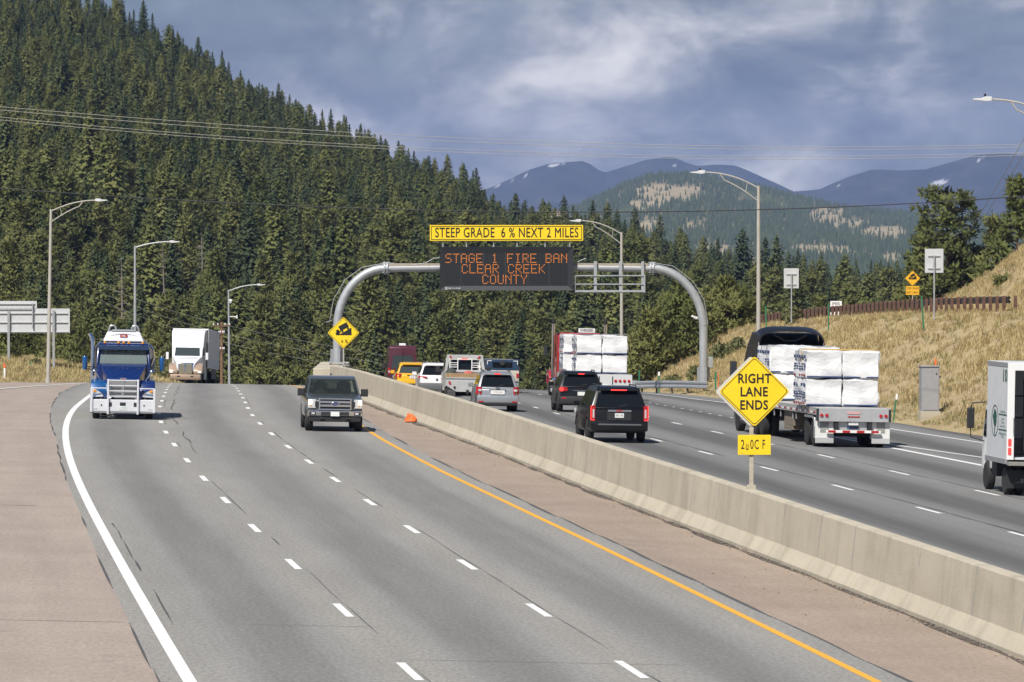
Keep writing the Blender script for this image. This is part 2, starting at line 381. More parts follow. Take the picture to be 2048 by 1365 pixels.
strips('gutter_dirt', cracks(pl(o_bar, -.08), 60, 300, .36, 10, .0, .03), k.m, sh2)

# ------------------------------------------------------------------ median barrier
def conc():
    k = NT('barrier_concrete'); uv = k.n('ShaderNodeTexCoord').outputs['UV']
    a = k.noise(k.mapping(uv, (0.22, 0.6, 1)), 1, 7, .68, .4); b = k.noise(k.mapping(uv, (0.8, 0.22, 1)), 1, 8, .70, .3); g = k.noise(uv, 18, 4, .7)
    su = k.n('ShaderNodeSeparateXYZ'); k.l(uv, su.inputs[0]); vo = k.n('ShaderNodeTexVoronoi', voronoi_dimensions='1D', feature='DISTANCE_TO_EDGE'); vo.inputs['Scale'].default_value = .26; vo.inputs['Randomness'].default_value = 1.0
    k.l(k.math('ADD', su.outputs[0], k.math('MULTIPLY', su.outputs[1], .12)), vo.inputs['W'])
    jl = k.math('MULTIPLY', k.math('LESS_THAN', vo.outputs['Distance'], .014), k.math('GREATER_THAN', su.outputs[1], .45))
    x = k.ramp(a, [(0.3, (0.425, 0.382, 0.300)), (0.7, (0.520, 0.472, 0.378))])
    x = k.mixc(1.0, x, k.ramp(b, [(0.27, 0.74), (0.52, 1.03)]), 'MULTIPLY'); x = k.mixc(1.0, x, k.ramp(g, [(0.3, 0.92), (0.7, 1.07)]), 'MULTIPLY'); x = k.mixc(k.math('MULTIPLY', k.math('MULTIPLY', jl, .5), k.math('GREATER_THAN', a, .47)), x, (.25, .26, .27))
    k.l(x, k.b.inputs['Base Color']); k.b.inputs['Roughness'].default_value = .92; k.b.inputs['Specular IOR Level'].default_value = .2; k.bump(g, .3, .02); return k.m
M_CONC = conc()
BH = 1.27
def barrier():
    prof = [(0, -.02), (0, .08), (.17, .36), (.255, BH - .03), (.275, BH), (.50, BH), (.52, BH - .03), (.60, .36), (.77, .08), (.77, -.02)]
    ch = [0]
    for a, b in zip(prof, prof[1:]): ch.append(ch[-1] + math.hypot(b[0] - a[0], b[1] - a[1]))
    ys = list(np.arange(55, 292.01, 1.5)); vs = []; uv = []; n = len(prof)
    for Y in ys:
        p = road_p(Y) + o_bar(Y); z = road_z(p + .35, Y)
        for (a, h), c in zip(prof, ch): vs.append((p + a, Y, z + h)); uv.append((Y, c))
    fs = [(i * n + j, i * n + j + 1, (i + 1) * n + j + 1, (i + 1) * n + j) for i in range(len(ys) - 1) for j in range(n - 1)]
    fs += [tuple(range(n)), tuple((len(ys) - 1) * n + j for j in range(n))[::-1]]
    root = empty('concrete_barrier', (0, 0, 0), 0, 'long pale concrete median barrier with sloped foot between the two carriageways', 'barrier')
    o = mesh_obj('barrier_wall', vs, fs, M_CONC, root)
    u = o.data.uv_layers.new(name='UVMap'); idx = np.empty(len(o.data.loops), int); o.data.loops.foreach_get('vertex_index', idx)
    u.data.foreach_set('uv', np.array(uv)[idx].ravel())
    # wide block at the far end that carries the sign bridge
    b = B(); p = road_p(300) + 5.1; z = road_z(p, 300)
    b.box((p + .62, 299.0, z + BH / 2), (1.7, 12.0, BH + .12))
    o = b.build('end_block', M_CONC, root, .05)
    u = o.data.uv_layers.new(name='UVMap')
    for pl_ in o.data.polygons:
        for li in pl_.loop_indices:
            v = o.data.vertices[o.data.loops[li].vertex_index].co; u.data[li].uv = (v.x + v.y, v.z)
barrier()

# ------------------------------------------------------------------ ground sheet
def groundm():
    k = NT('dry_ground'); g = k.n('ShaderNodeNewGeometry').outputs['Position']
    a = k.noise(g, 0.16, 8, .65, .4); b = k.noise(g, 1.3, 8, .72); c = k.noise(k.mapping(g, (3, 3, 1.2)), 3, 6, .75)
    x = k.ramp(a, [(0.32, (0.34, 0.26, 0.155)), (0.5, (0.40, 0.315, 0.18)), (0.66, (0.46, 0.37, 0.205))])
    x = k.mixc(1, x, k.ramp(b, [(0.3, 0.80), (0.68, 1.12)]), 'MULTIPLY'); x = k.mixc(1, x, k.ramp(c, [(0.3, 0.7), (0.7, 1.25)]), 'MULTIPLY')
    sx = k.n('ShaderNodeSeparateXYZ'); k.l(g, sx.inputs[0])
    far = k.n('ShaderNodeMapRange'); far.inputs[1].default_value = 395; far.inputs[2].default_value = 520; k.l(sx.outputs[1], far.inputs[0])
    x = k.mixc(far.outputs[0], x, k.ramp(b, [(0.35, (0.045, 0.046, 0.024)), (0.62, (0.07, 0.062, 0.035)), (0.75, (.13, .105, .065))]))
    k.l(x, k.b.inputs['Base Color']); k.b.inputs['Roughness'].default_value = .95; k.b.inputs['Specular IOR Level'].default_value = .15; k.bump(b, .7, .25); return k.m
def ground():
    ys = list(np.arange(20, 190, 6.0)) + list(np.arange(190, 400, 2.0)) + list(np.arange(400, 600, 8.0)) + list(np.arange(600, 1300, 25.0)) + list(np.arange(1300, 2600, 100.0)) + [3000, 4000, 6000, 9000, 14000, 20000, 25500]
    ts = np.concatenate([np.linspace(-1, -.12, 26), np.linspace(-.115, -.02, 50), np.linspace(-.0175, .02, 14), np.linspace(.0215, .16, 110), np.linspace(.18, 1, 24)])
    vs = []; m = len(ts)
    for Y in ys:
        W = max(Y, 120.0) * 1.0 if Y < 2500 else min(Y, 6000)
        for t in ts:
            X = t * max(W, 150)
            vs.append((X, Y, ground_z(X, Y)))
    fs = [(i * m + j, i * m + j + 1, (i + 1) * m + j + 1, (i + 1) * m + j) for i in range(len(ys) - 1) for j in range(m - 1)]
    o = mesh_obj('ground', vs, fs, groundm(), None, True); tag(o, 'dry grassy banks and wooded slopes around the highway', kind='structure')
ground()

# ------------------------------------------------------------------ far hills and mountains
def fbm(x, y, oct_=5, seed=0):
    v = 0; a = 1; t = 0
    for i in range(oct_):
        q = seed * 3.7 + i * 1.9
        v += a * math.sin(x * 1.7 ** i + q + 1.3 * math.sin(y * 1.5 ** i + q * 2)) * math.cos(y * 1.83 ** i - q + .7 * math.sin(x * 1.3 ** i)); t += a; a *= .55
    return v / t
HX = [700, 1000, 1150, 1200, 1250, 1300, 1350, 1400, 1450, 1520, 1600, 1700, 1800, 1900, 2048, 2400]
HY = [470, 450, 418, 396, 370, 355, 350, 354, 362, 378, 398, 420, 428, 436, 440, 450]
HD = 7000.0
def hill_z(X, Y):
    x = CX + X / Y * FPX; top = EYE + (HOR - np.interp(x, HX, HY)) / FPX * HD
    t = (Y - 3800) / (HD - 3800)
    if t > 1: return top - .08 * (Y - HD)
    lo = EYE + (HOR - 585) / FPX * 3800
    return lo + (top - lo) * t ** 1.25 + 3.0 * fbm(X / 60, Y / 160, 4, 2) * sm(0, .3, t) * sm(1, .9, t)
CLEAR = [(1335, 388, 75, 20), (1290, 412, 40, 13), (1655, 432, 36, 20), (1700, 447, 50, 10), (1640, 503, 66, 13), (1768, 468, 46, 16), (1430, 500, 46, 14), (1510, 545, 60, 20), (1300, 455, 30, 16), (1780, 520, 30, 14), (1385, 452, 20, 7)]
def hill_px(X, Y): return CX + X / Y * FPX, HOR - (hill_z(X, Y) - EYE) / Y * FPX
def clear_amt(X, Y):
    x, y = hill_px(X, Y); m = 0
    for cx_, cy_, rx, ry in CLEAR:
        d = math.hypot((x - cx_) / rx, (y - cy_) / ry) + .30 * fbm(x / 16, y / 6, 4, 5); m = max(m, 1 - d)
    return m
def attr(o, name, vals):
    a = o.data.attributes.new(name, 'FLOAT', 'POINT'); a.data.foreach_set('value', np.array(vals, dtype=np.float32))
def far_hill():
    vs = []; ys = np.linspace(3800, 7900, 150); us = np.linspace(-.035, .16, 250); m = len(us); cl = []
    for Y in ys:
        for u in us:
            X = u * Y; vs.append((X, Y, hill_z(X, Y))); cl.append(max(0, min(1, .5 + 3 * clear_amt(X, Y))))
    fs = [(i * m + j, i * m + j + 1, (i + 1) * m + j + 1, (i + 1) * m + j) for i in range(len(ys) - 1) for j in range(m - 1)]
    k = NT('hill_ground'); at_ = k.n('ShaderNodeAttribute', attribute_name='bare'); g = k.n('ShaderNodeNewGeometry').outputs['Position']
    b = k.noise(k.mapping(g, (1, .4, 1)), .05, 7, .7); x = k.mixc(at_.outputs['Fac'], k.ramp(b, [(.3, (.05, .06, .03)), (.7, (.10, .10, .05))]), k.ramp(b, [(.3, (.27, .22, .13)), (.55, (.37, .30, .18)), (.75, (.43, .36, .23))]))
    k.l(x, k.b.inputs['Base Color']); k.b.inputs['Roughness'].default_value = 1
    o = mesh_obj('hill', vs, fs, k.m, None, True); attr(o, 'bare', cl); tag(o, 'distant wooded hill with tan bare clearings', kind='structure')
far_hill()
def mountain(label, D, sx, sy, seed, snow):
    us = np.linspace(min(sx), max(sx), 260); vs = []; ds = np.linspace(-2600, 1200, 60); m = len(us); sn = []
    for d in ds:
        for x in us:
            Y = D + d; top = EYE + (HOR - np.interp(x, sx, sy)) / FPX * D
            X = (x - CX) / FPX * D * (Y / D)
            t = 1 + d / 2600 if d < 0 else 1 - d / 1200
            z = -110 + (top + 110) * t ** (1.15 if d < 0 else .9) + (20 * fbm(X / 170, d / 420, 6, seed) + 9 * fbm(X / 45 + d / 300, d / 160, 5, seed + 3)) * sm(0, .5, t) * sm(1.0, .86, t)
            vs.append((X, Y, z))
            yy = HOR - (z - EYE) / Y * FPX; s_ = 0
            if d <= 0:
                for a, b_, ra, rb, sk in snow:
                    s_ = max(s_, 1 - math.hypot((x - a) / ra, (yy - b_ - sk * (x - a)) / rb) + .25 * fbm(x / 6, yy / 3, 3, 4))
            sn.append(max(0, min(1, s_ * 5)))
    fs = [(i * m + j, i * m + j + 1, (i + 1) * m + j + 1, (i + 1) * m + j) for i in range(len(ds) - 1) for j in range(m - 1)]
    k = MATS.get('mountain_rock')
    if not k:
        q = NT('mountain_rock'); at_ = q.n('ShaderNodeAttribute', attribute_name='snow'); g = q.n('ShaderNodeNewGeometry').outputs['Position']
        b = q.noise(q.mapping(g, (1, .35, 2.0)), .008, 8, .68); x = q.mixc(at_.outputs['Fac'], q.ramp(b, [(.3, (.014, .020, .018)), (.62, (.060, .060, .052)), (.78, (.12, .11, .10))]), (.62, .62, .64))
        q.l(x, q.b.inputs['Base Color']); q.b.inputs['Roughness'].default_value = 1; q.b.inputs['Specular IOR Level'].default_value = .05; k = MATS['mountain_rock'] = q.m
    o = mesh_obj('mountain', vs, fs, k, None, True); attr(o, 'snow', sn); tag(o, label, kind='structure')
mountain('blue mountain range with small snow patches beyond the wooded hill', 17500,
         [500, 800, 900, 985, 1020, 1060, 1100, 1135, 1165, 1180, 1198, 1212, 1240, 1290, 1330, 1350, 1372, 1395, 1430, 1470, 1500, 1530, 1570, 1620, 1700, 1900],
         [430, 420, 400, 373, 357, 338, 326, 323, 321, 327, 340, 344, 335, 319, 313, 314, 324, 331, 328, 330, 342, 356, 374, 400, 430, 450], 1,
         [(1107, 331, 11, 3.2, -.12), (1126, 327, 4, 2, 0), (996, 373, 6, 2, -.5), (1052, 351, 4, 3, -.6), (1024, 362, 4, 2, -.3), (1353, 332, 6, 1.6, 0)])
mountain('blue mountain with a white snowfield at the right edge', 16500,
         [1450, 1520, 1580, 1610, 1640, 1665, 1700, 1740, 1765, 1800, 1850, 1885, 1920, 1950, 2000, 2048, 2150, 2400, 2700],
         [420, 398, 383, 381, 378, 366, 352, 339, 338, 340, 338, 328, 318, 309, 305, 309, 320, 360, 420], 2,
         [(1878, 366, 20, 4.6, -.12), (1960, 319, 7, 2.6, -.55), (1940, 396, 6, 1.5, 0), (1925, 326, 4, 1.8, 0), (1675, 372, 3, 1.2, 0)])
# ------------------------------------------------------------------ vegetation
def leafm(name, c0, c1, rough=.85, trans=.18, soft=.62):
    k = NT(name); oi = k.n('ShaderNodeObjectInfo').outputs['Random']; g = k.n('ShaderNodeTexCoord').outputs['Object']
    x = k.ramp(oi, [(0.0, c0), (0.55, tuple(.5 * (a + b) for a, b in zip(c0, c1))), (1.0, c1)])
    n = k.noise(g, 1.1, 3, .6); x = k.mixc(1, x, k.ramp(n, [(.3, .78), (.7, 1.24)]), 'MULTIPLY')
    # needles shade with the roundness of the crown: geometric normal blended with the direction out from the stem
    sp = k.n('ShaderNodeVectorMath', operation='MULTIPLY'); k.l(g, sp.inputs[0]); sp.inputs[1].default_value = (1, 1, 0); nz = k.n('ShaderNodeVectorMath', operation='NORMALIZE'); k.l(sp.outputs[0], nz.inputs[0])
    up = k.n('ShaderNodeVectorMath', operation='ADD'); k.l(nz.outputs[0], up.inputs[0]); up.inputs[1].default_value = (0, 0, .55)
    vt = k.n('ShaderNodeVectorTransform', vector_type='NORMAL', convert_from='OBJECT', convert_to='WORLD'); k.l(up.outputs[0], vt.inputs[0]); n1_ = k.n('ShaderNodeVectorMath', operation='NORMALIZE'); k.l(vt.outputs[0], n1_.inputs[0])
    sc1 = k.n('ShaderNodeVectorMath', operation='SCALE'); k.l(n1_.outputs[0], sc1.inputs[0]); sc1.inputs['Scale'].default_value = soft; sc2 = k.n('ShaderNodeVectorMath', operation='SCALE'); k.l(k.n('ShaderNodeNewGeometry').outputs['Normal'], sc2.inputs[0]); sc2.inputs['Scale'].default_value = 1 - soft
    ad = k.n('ShaderNodeVectorMath', operation='ADD'); k.l(sc1.outputs[0], ad.inputs[0]); k.l(sc2.outputs[0], ad.inputs[1]); nn_ = k.n('ShaderNodeVectorMath', operation='NORMALIZE'); k.l(ad.outputs[0], nn_.inputs[0]); k.l(nn_.outputs[0], k.b.inputs['Normal'])
    k.l(x, k.b.inputs['Base Color']); k.b.inputs['Roughness'].default_value = rough; k.b.inputs['Specular IOR Level'].default_value = .2
    tr = k.n('ShaderNodeBsdfTranslucent'); k.l(x, tr.inputs['Color']); ms = k.n('ShaderNodeMixShader'); ms.inputs[0].default_value = trans
    o_ = k.t.nodes['Material Output']; k.l(k.b.outputs[0], ms.inputs[1]); k.l(tr.outputs[0], ms.inputs[2]); k.l(ms.outputs[0], o_.inputs['Surface']); return k.m
M_FIR = leafm('fir_needles', (0.056, 0.080, 0.040), (0.105, 0.126, 0.052), trans=.22)
M_PINE = leafm('pine_needles', (0.125, 0.145, 0.046), (0.185, 0.190, 0.066), trans=.25)
M_SHRUB = leafm('shrub_leaves', (0.13, 0.145, 0.06), (0.19, 0.18, 0.08))
M_BARK = mat('bark', (0.105, 0.070, 0.048), .9, var=.35, vscale=3)
M_DEAD = mat('dead_wood', (0.26, 0.22, 0.19), .9, var=.25, vscale=3)
def fir_geo(seed, H=14.0, Rm=2.35, dens=1.0, shape=.85, low=.06):
    r = random.Random(seed); vs = []; fs = []; nb = int(430 * dens); ph = [r.uniform(0, 6.28) for _ in range(6)]
    for i in range(nb):
        q = ((i + r.random()) / nb) ** 1.12; h = H * (low + (.985 - low) * q); a = i * 2.39996 + r.uniform(-.5, .5)
        clump = 1 + .13 * math.sin(2 * a + ph[0] + h * .5) + .11 * math.sin(3 * a + ph[1] - h * .8) + .07 * math.sin(h * 2.1 + ph[2])
        L = (Rm * ((1 - q) ** shape) * clump + .07) * r.uniform(.72, 1.12)
        droop = -.10 - .36 * (1 - q) * r.uniform(.5, 1.3) + .45 * q * r.uniform(.4, 1.2); d = Vector((math.cos(a), math.sin(a), droop)); sd_ = Vector((-math.sin(a), math.cos(a), 0))
        nseg = 2 if L < .6 else (4 if L < 1.4 else 5)
        for j in range(nseg):
            f0 = .25 + .68 * j / max(1, nseg - 1); c = d * (L * f0) + Vector((r.uniform(-.08, .08), r.uniform(-.08, .08), h + r.uniform(-.16, .16)))
            s_ = (.20 + .13 * L * (1.1 - .5 * f0)) * r.uniform(.7, 1.25); ro = r.uniform(-1.1, 1.1)
            if r.random() < .62:      # sprays that hang off the outside of the crown and face outwards
                side = (sd_ + Vector((0, 0, r.uniform(-.35, .35)))).normalized() * s_ * .62; t = (Vector((d.x * .55, d.y * .55, -.75)) + Vector((r.uniform(-.35, .35), r.uniform(-.35, .35), r.uniform(-.3, .5)))).normalized() * s_ * .9; k = len(vs)
            else:
                side = (sd_ * math.cos(ro) + Vector((0, 0, 1)) * math.sin(ro)) * s_ * .55; t = (d.normalized() + Vector((r.uniform(-.3, .3), r.uniform(-.3, .3), r.uniform(-.25, .45)))).normalized() * s_; k = len(vs)
            vs += [c - t * .5, c + side + Vector((0, 0, -.10 * s_)), c + t * .95, c - side + Vector((0, 0, -.10 * s_))]
            fs += [(k, k + 1, k + 2), (k, k + 2, k + 3)]
    k = len(vs); vs += [Vector((.12, 0, H - 1.0)), Vector((-.07, .10, H - 1.0)), Vector((-.06, -.10, H - 1.0)), Vector((0, 0, H + .25))]
    fs += [(k, k + 1, k + 3), (k + 1, k + 2, k + 3), (k + 2, k, k + 3)]
    return vs, fs
def trunk_geo(H, r0, bend=0.0, seed=0, top=.9):
    r = random.Random(seed); b = B(); pts = []; rr = []
    for i in range(7):
        q = i / 6 * top; pts.append((bend * math.sin(q * 3) + r.uniform(-.03, .03), r.uniform(-.03, .03), q * H - .4 * (i == 0))); rr.append(r0 * (1 - q * .92) * (1.25 if i == 0 else 1))
    b.tube(pts, rr, 7); return b
def pine_geo(seed, H=9.0, Rm=2.6, low=.3, ncl=46, cs=.85, conic=.6, flat=False):
    """long needled pine: limbs that end in round needle clumps"""
    r = random.Random(seed); vs = []; fs = []; limbs = B()
    for i in range(ncl):
        q = (i + .5) / ncl; h = H * (low + (1 - low) * q ** .9); env = (math.sin(min(1, (q * 1.15 + .12)) * math.pi) ** .55) * (1 - conic * q) + .12
        if flat: env = .42 + .62 * math.sin(min(1, q * .8 + .12) * math.pi) ** .8
        a = i * 2.399 + r.uniform(-.5, .5); L = Rm * env * r.uniform(.45, 1.1); c = Vector((math.cos(a) * L, math.sin(a) * L, h + r.uniform(-.25, .35)))
        limbs.tube([(0, 0, h - .25 * L), tuple(c * .5 + Vector((0, 0, (h - .18 * L) * .5))), tuple(c)], [.07, .045, .015], 5, False)
        for sub in range(2):
            cc = c + Vector((r.uniform(-.4, .4), r.uniform(-.4, .4), r.uniform(-.15, .3))) * sub * cs; S = cs * r.uniform(.6, 1.05) * (.8 if sub else 1)
            for j in range(30):
                d = Vector((r.gauss(0, 1), r.gauss(0, 1), r.gauss(0, .75))).normalized(); o_ = cc + d * S * r.uniform(.15, .62); t = (d + Vector((0, 0, .35)) + Vector((r.uniform(-.5, .5), r.uniform(-.5, .5), r.uniform(-.5, .5)))).normalized()
                sd_ = t.cross(Vector((r.gauss(0, 1), r.gauss(0, 1), r.gauss(0, 1)))).normalized(); l_ = S * r.uniform(.34, .6); k = len(vs)
                vs += [o_ - sd_ * l_ * .26, o_ + sd_ * l_ * .26, o_ + t * l_]; fs.append((k, k + 1, k + 2))
    return vs, fs, limbs
def shrub_geo(seed, Rr=1.0, H=1.2, n=420):
    r = random.Random(seed); vs = []; fs = []
    for i in range(n):
        a = r.uniform(0, 6.283); e = r.uniform(0, 1) ** .7; rad = Rr * math.sqrt(r.random()) * (.75 + .3 * math.sin(3 * a + seed)); z = H * e * math.sqrt(max(.05, 1 - (rad / Rr / 1.1) ** 2))
        o_ = Vector((math.cos(a) * rad, math.sin(a) * rad, z)); t = Vector((r.uniform(-.6, .6), r.uniform(-.6, .6), r.uniform(.1, 1))).normalized(); sd_ = t.cross(Vector((r.gauss(0, 1), r.gauss(0, 1), r.gauss(0, 1)))).normalized(); l_ = r.uniform(.14, .3) * (Rr + H) * .5; k = len(vs)
        vs += [o_ - sd_ * l_ * .35, o_ + sd_ * l_ * .35, o_ + t * l_]; fs.append((k, k + 1, k + 2))
    return vs, fs
def me_from(name, vs, fs, mats_, mi=None):
    me = bpy.data.meshes.new(name); me.from_pydata([tuple(v) for v in vs], [], fs)
    for m in mats_: me.materials.append(m)
    if mi is not None: me.polygons.foreach_set('material_index', mi)
    me.update(); return me
FIRS = []      # (crown mesh, trunk mesh, combined mesh)
for s_, (Rm, dn, shp, low) in enumerate([(2.6, 1.0, .80, .05), (3.0, 1.05, .75, .08), (2.2, 1.0, .85, .05), (2.8, .9, .62, .16), (2.4, 1.1, .95, .04), (3.1, .9, .55, .22), (2.7, 1.0, .70, .1)]):
    v, f = fir_geo(20 + s_, 14, Rm, dn, shp, low); tb = trunk_geo(14, .2, .05, s_)
    cm = me_from('fir_crown', v, f, [M_FIR if s_ not in (3, 5) else M_PINE]); tm = me_from('fir_trunk', tb.v, tb.f, [M_BARK])
    both = me_from('fir_whole', list(v) + tb.v, list(f) + [[i + len(v) for i in q] for q in tb.f], [M_FIR if s_ not in (3, 5) else M_PINE, M_BARK], [0] * len(f) + [1] * len(tb.f))
    FIRS.append((cm, tm, both))

for s_, (Rm, lo, cn) in enumerate([(3.0, .12, .62), (2.6, .2, .5)]):
    v, f, lb = pine_geo(60 + s_, 14, Rm * 1.25, lo, 74, 1.15, cn); tb = trunk_geo(14, .22, .1, s_); tb.add(lb.v, lb.f)
    FIRS.append((me_from('pine_crown', v, f, [M_PINE]), me_from('pine_trunk', tb.v, tb.f, [M_BARK]), me_from('pine_whole', list(v) + tb.v, list(f) + [[i + len(v) for i in q] for q in tb.f], [M_PINE, M_BARK], [0] * len(f) + [1] * len(tb.f))))

def scatter(name, pts, meshes, label, cat=None):
    """ONE object: instances of the given meshes on the points (x, y, z, rot, scale, variant)"""
    me = bpy.data.meshes.new(name); me.from_pydata([p[:3] for p in pts], [], [])
    for nm, i in (('rot', 3), ('scl', 4), ('var', 5)):
        a = me.attributes.new(nm, 'FLOAT', 'POINT'); a.data.foreach_set('value', np.array([p[i] for p in pts], dtype=np.float32))
    o = bpy.data.objects.new(name, me); col.objects.link(o); tag(o, label, cat, kind='stuff')
    ng = bpy.data.node_groups.new(name, 'GeometryNodeTree'); ng.interface.new_socket('Geometry', in_out='INPUT', socket_type='NodeSocketGeometry'); ng.interface.new_socket('Geometry', in_out='OUTPUT', socket_type='NodeSocketGeometry')
    gi = ng.nodes.new('NodeGroupInput'); go = ng.nodes.new('NodeGroupOutput'); jn = ng.nodes.new('GeometryNodeJoinGeometry')
    def na(n_):
        x = ng.nodes.new('GeometryNodeInputNamedAttribute'); x.data_type = 'FLOAT'; x.inputs['Name'].default_value = n_; return x.outputs['Attribute']
    rot = ng.nodes.new('ShaderNodeCombineXYZ'); ng.links.new(na('rot'), rot.inputs['Z']); sc_ = na('scl'); va = na('var')
    for i, m_ in enumerate(meshes):
        po = bpy.data.objects.new(name + '_source', m_)
        oi = ng.nodes.new('GeometryNodeObjectInfo'); oi.inputs['Object'].default_value = po; oi.inputs['As Instance'].default_value = True
        ip = ng.nodes.new('GeometryNodeInstanceOnPoints'); cmp_ = ng.nodes.new('FunctionNodeCompare'); cmp_.data_type = 'FLOAT'; cmp_.operation = 'EQUAL'
        ng.links.new(va, cmp_.inputs['A']); cmp_.inputs['B'].default_value = float(i); cmp_.inputs['Epsilon'].default_value = .1
        ng.links.new(gi.outputs[0], ip.inputs['Points']); ng.links.new(cmp_.outputs['Result'], ip.inputs['Selection']); ng.links.new(oi.outputs['Geometry'], ip.inputs['Instance'])
        ng.links.new(rot.outputs[0], ip.inputs['Rotation']); ng.links.new(sc_, ip.inputs['Scale']); ng.links.new(ip.outputs[0], jn.inputs[0])
    ng.links.new(jn.outputs[0], go.inputs[0]); md = o.modifiers.new('scatter', 'NODES'); md.node_group = ng; return o

# the wooded slopes: every tree has its own place; the 300 that show largest are things, the rest one mass
trees = []
def add_trees(n, y0, y1, x0, x1, hmin, hmax, mind, ex=1.0):
    cells = {}
    for _ in range(n):
        Y = y0 + (y1 - y0) * rng.random() ** ex; px = rng.uniform(x0, x1); X = (px - CX) / FPX * Y
        if px > 1830 and Y < 560: continue
        key = (int(X // mind), int(Y // mind)); ok = True
        for a in (-1, 0, 1):
            for b_ in (-1, 0, 1):
                for q in cells.get((key[0] + a, key[1] + b_), ()):
                    if (q[0] - X) ** 2 + (q[1] - Y) ** 2 < mind * mind: ok = False
        if not ok: continue
        cells.setdefault(key, []).append((X, Y)); H = rng.uniform(hmin, hmax) * (1.25 if rng.random() < .14 else 1) * (.66 if rng.random() < .25 else 1)
        trees.append((X, Y, ground_z(X, Y) - .1, rng.uniform(0, 6.28), H / 14.0, (rng.randrange(7) if rng.random() > (.30 if Y < 800 else .10 if Y < 1080 else -1) else rng.choice([7, 8])), px))
add_trees(9000, 820, 1265, -90, 1300, 8.6, 13.6, 2.9)
add_trees(3600, 640, 830, -90, 1300, 9.5, 15.5, 3.3)
add_trees(5200, 640, 1265, -900, -90, 9.5, 15.5, 3.6)
add_trees(900, 560, 640, -60, 1500, 9.0, 14.0, 3.4)
add_trees(2600, 640, 1265, 1300, 2100, 9, 13.5, 3.6)
for px, top, Y in [(1485, 452, 900), (1553, 466, 880), (1530, 470, 960), (1270, 410, 1240), (1320, 425, 1220), (1185, 398, 1250), (1215, 402, 1240), (1128, 388, 1255), (1085, 395, 1255), (1032, 385, 1250), (1360, 452, 1150), (1690, 505, 900), (1640, 512, 950)]:
    X = (px - CX) / FPX * Y; z = ground_z(X, Y); zt = EYE + (HOR - top) / FPX * Y
    trees.append((X, Y, z, rng.uniform(0, 6), max(.8, min(1.9, (zt - z) / 14.2)), rng.choice([1, 3, 6]), px))
def unseen(t):      # below the crest of the road or behind nearer things
    z_top = t[2] + t[4] * 14; y = HOR - (z_top - EYE) / t[1] * FPX
    return y > 742 or t[6] < -30 or t[6] > 1900
seen = sorted([t for t in trees if not unseen(t)], key=lambda t: t[1] / t[4])
near = seen[:290]; nset = set(id(t) for t in near); rest = [t for t in trees if id(t) not in nset]
for i, t in enumerate(near):
    e = empty('conifer_tree', t[:3], t[3], 'dark green conifer in the wood on the slope beyond the road crest', 'tree', 'conifers on the wooded slope'); e.scale = (t[4] * rng.uniform(.95, 1.25), t[4] * rng.uniform(.95, 1.25), t[4])
    c, k_, _ = FIRS[t[5]]
    for nm, me_ in (('crown', c), ('trunk', k_)):
        o = bpy.data.objects.new(nm, me_); col.objects.link(o); o.parent = e
scatter('conifer_forest', [t[:6] for t in rest], [f_[2] for f_ in FIRS], 'dense dark conifer forest covering the slope up to the ridge', 'forest')
# a few bare dead trunks
def dead_tree(px, ytop, Y, H, label):
    X = (px - CX) / FPX * Y; zt = EYE + (HOR - ytop) / FPX * Y; b = trunk_geo(H, .17, .15, int(px), .99); r = random.Random(int(px))
    e = empty('dead_tree', (X, Y, zt - H), 0, label, 'tree'); b.build('trunk', M_DEAD, e, smooth=True); q = B()
    for i in range(34):
        h = H * r.uniform(.3, .97); a = r.uniform(0, 6.28); L = (1 - h / H) * 2.0 + .35; q.tube([(0, 0, h), (math.cos(a) * L * .6, math.sin(a) * L * .6, h + .05), (math.cos(a) * L, math.sin(a) * L, h - .15 * L)], [.035, .022, .008], 4)
    q.build('bare_branches', M_DEAD, e)
dead_tree(325, 490, 600, 14, 'bare grey dead conifer above the white box trailer')
dead_tree(242, 512, 610, 12, 'bare grey dead conifer left of the second left street lamp')
dead_tree(402, 462, 660, 11, 'pale dead snag standing high above the white box trailer')

# nearer pines, each modelled for itself
def pine(px, ytop, Y, Rm, label, seed, low=.25, ncl=46, cs=.85, conic=.6, m_=None, base=None, name='pine_tree', flat=False):
    Rm *= 1.22; cs *= 1.08
    X = (px - CX) / FPX * Y; z = ground_z(X, Y) if base is None else base; H = EYE + (HOR - ytop) / FPX * Y - z - .4
    v, f, lb = pine_geo(seed, H, Rm, low, ncl, cs, conic, flat); e = empty(name, (X, Y, z - .05), 0, label, 'tree')
    o = bpy.data.objects.new('crown', me_from('crown', v, f, [m_ or M_PINE])); col.objects.link(o); o.parent = e
    tb = trunk_geo(H, max(.08, H * .018), .1, seed); tb.add(lb.v, lb.f); tb.build('trunk', M_BARK, e, smooth=True)
pine(1893, 372, 430, 2.2, 'tall pine with a flat spreading top and open limbs above the rusty guardrail', 101, .34, 115, .95, .25, flat=True)
pine(1848, 465, 425, 3.2, 'bushy pine left of the tall flat topped pine, behind the steep grade sign', 102, .05, 80, 1.05, .5)
pine(1912, 470, 436, 3.5, 'bushy pine filling the gap below the tall flat topped pine', 103, .05, 90, 1.05, .45)
pine(1955, 490, 432, 3.2, 'bushy pine behind the blank sign back nearest the tall pine', 104, .05, 70, 1.0, .5)
pine(1802, 570, 425, 2.0, 'low young pine at the left foot of the pine clump', 109, .05, 42, .8, .4)
pine(2032, 352, 415, 2.6, 'tall dark pine at the right edge above the grassy hill', 105, .1, 90, 1.05, .5)
pine(1990, 430, 425, 2.5, 'dark pine between the tall pine clump and the right edge', 106, .1, 84, 1.05, .45)
pine(2085, 370, 418, 2.8, 'dark pine cut off by the right edge of the picture', 107, .1, 84, 1.05, .5)
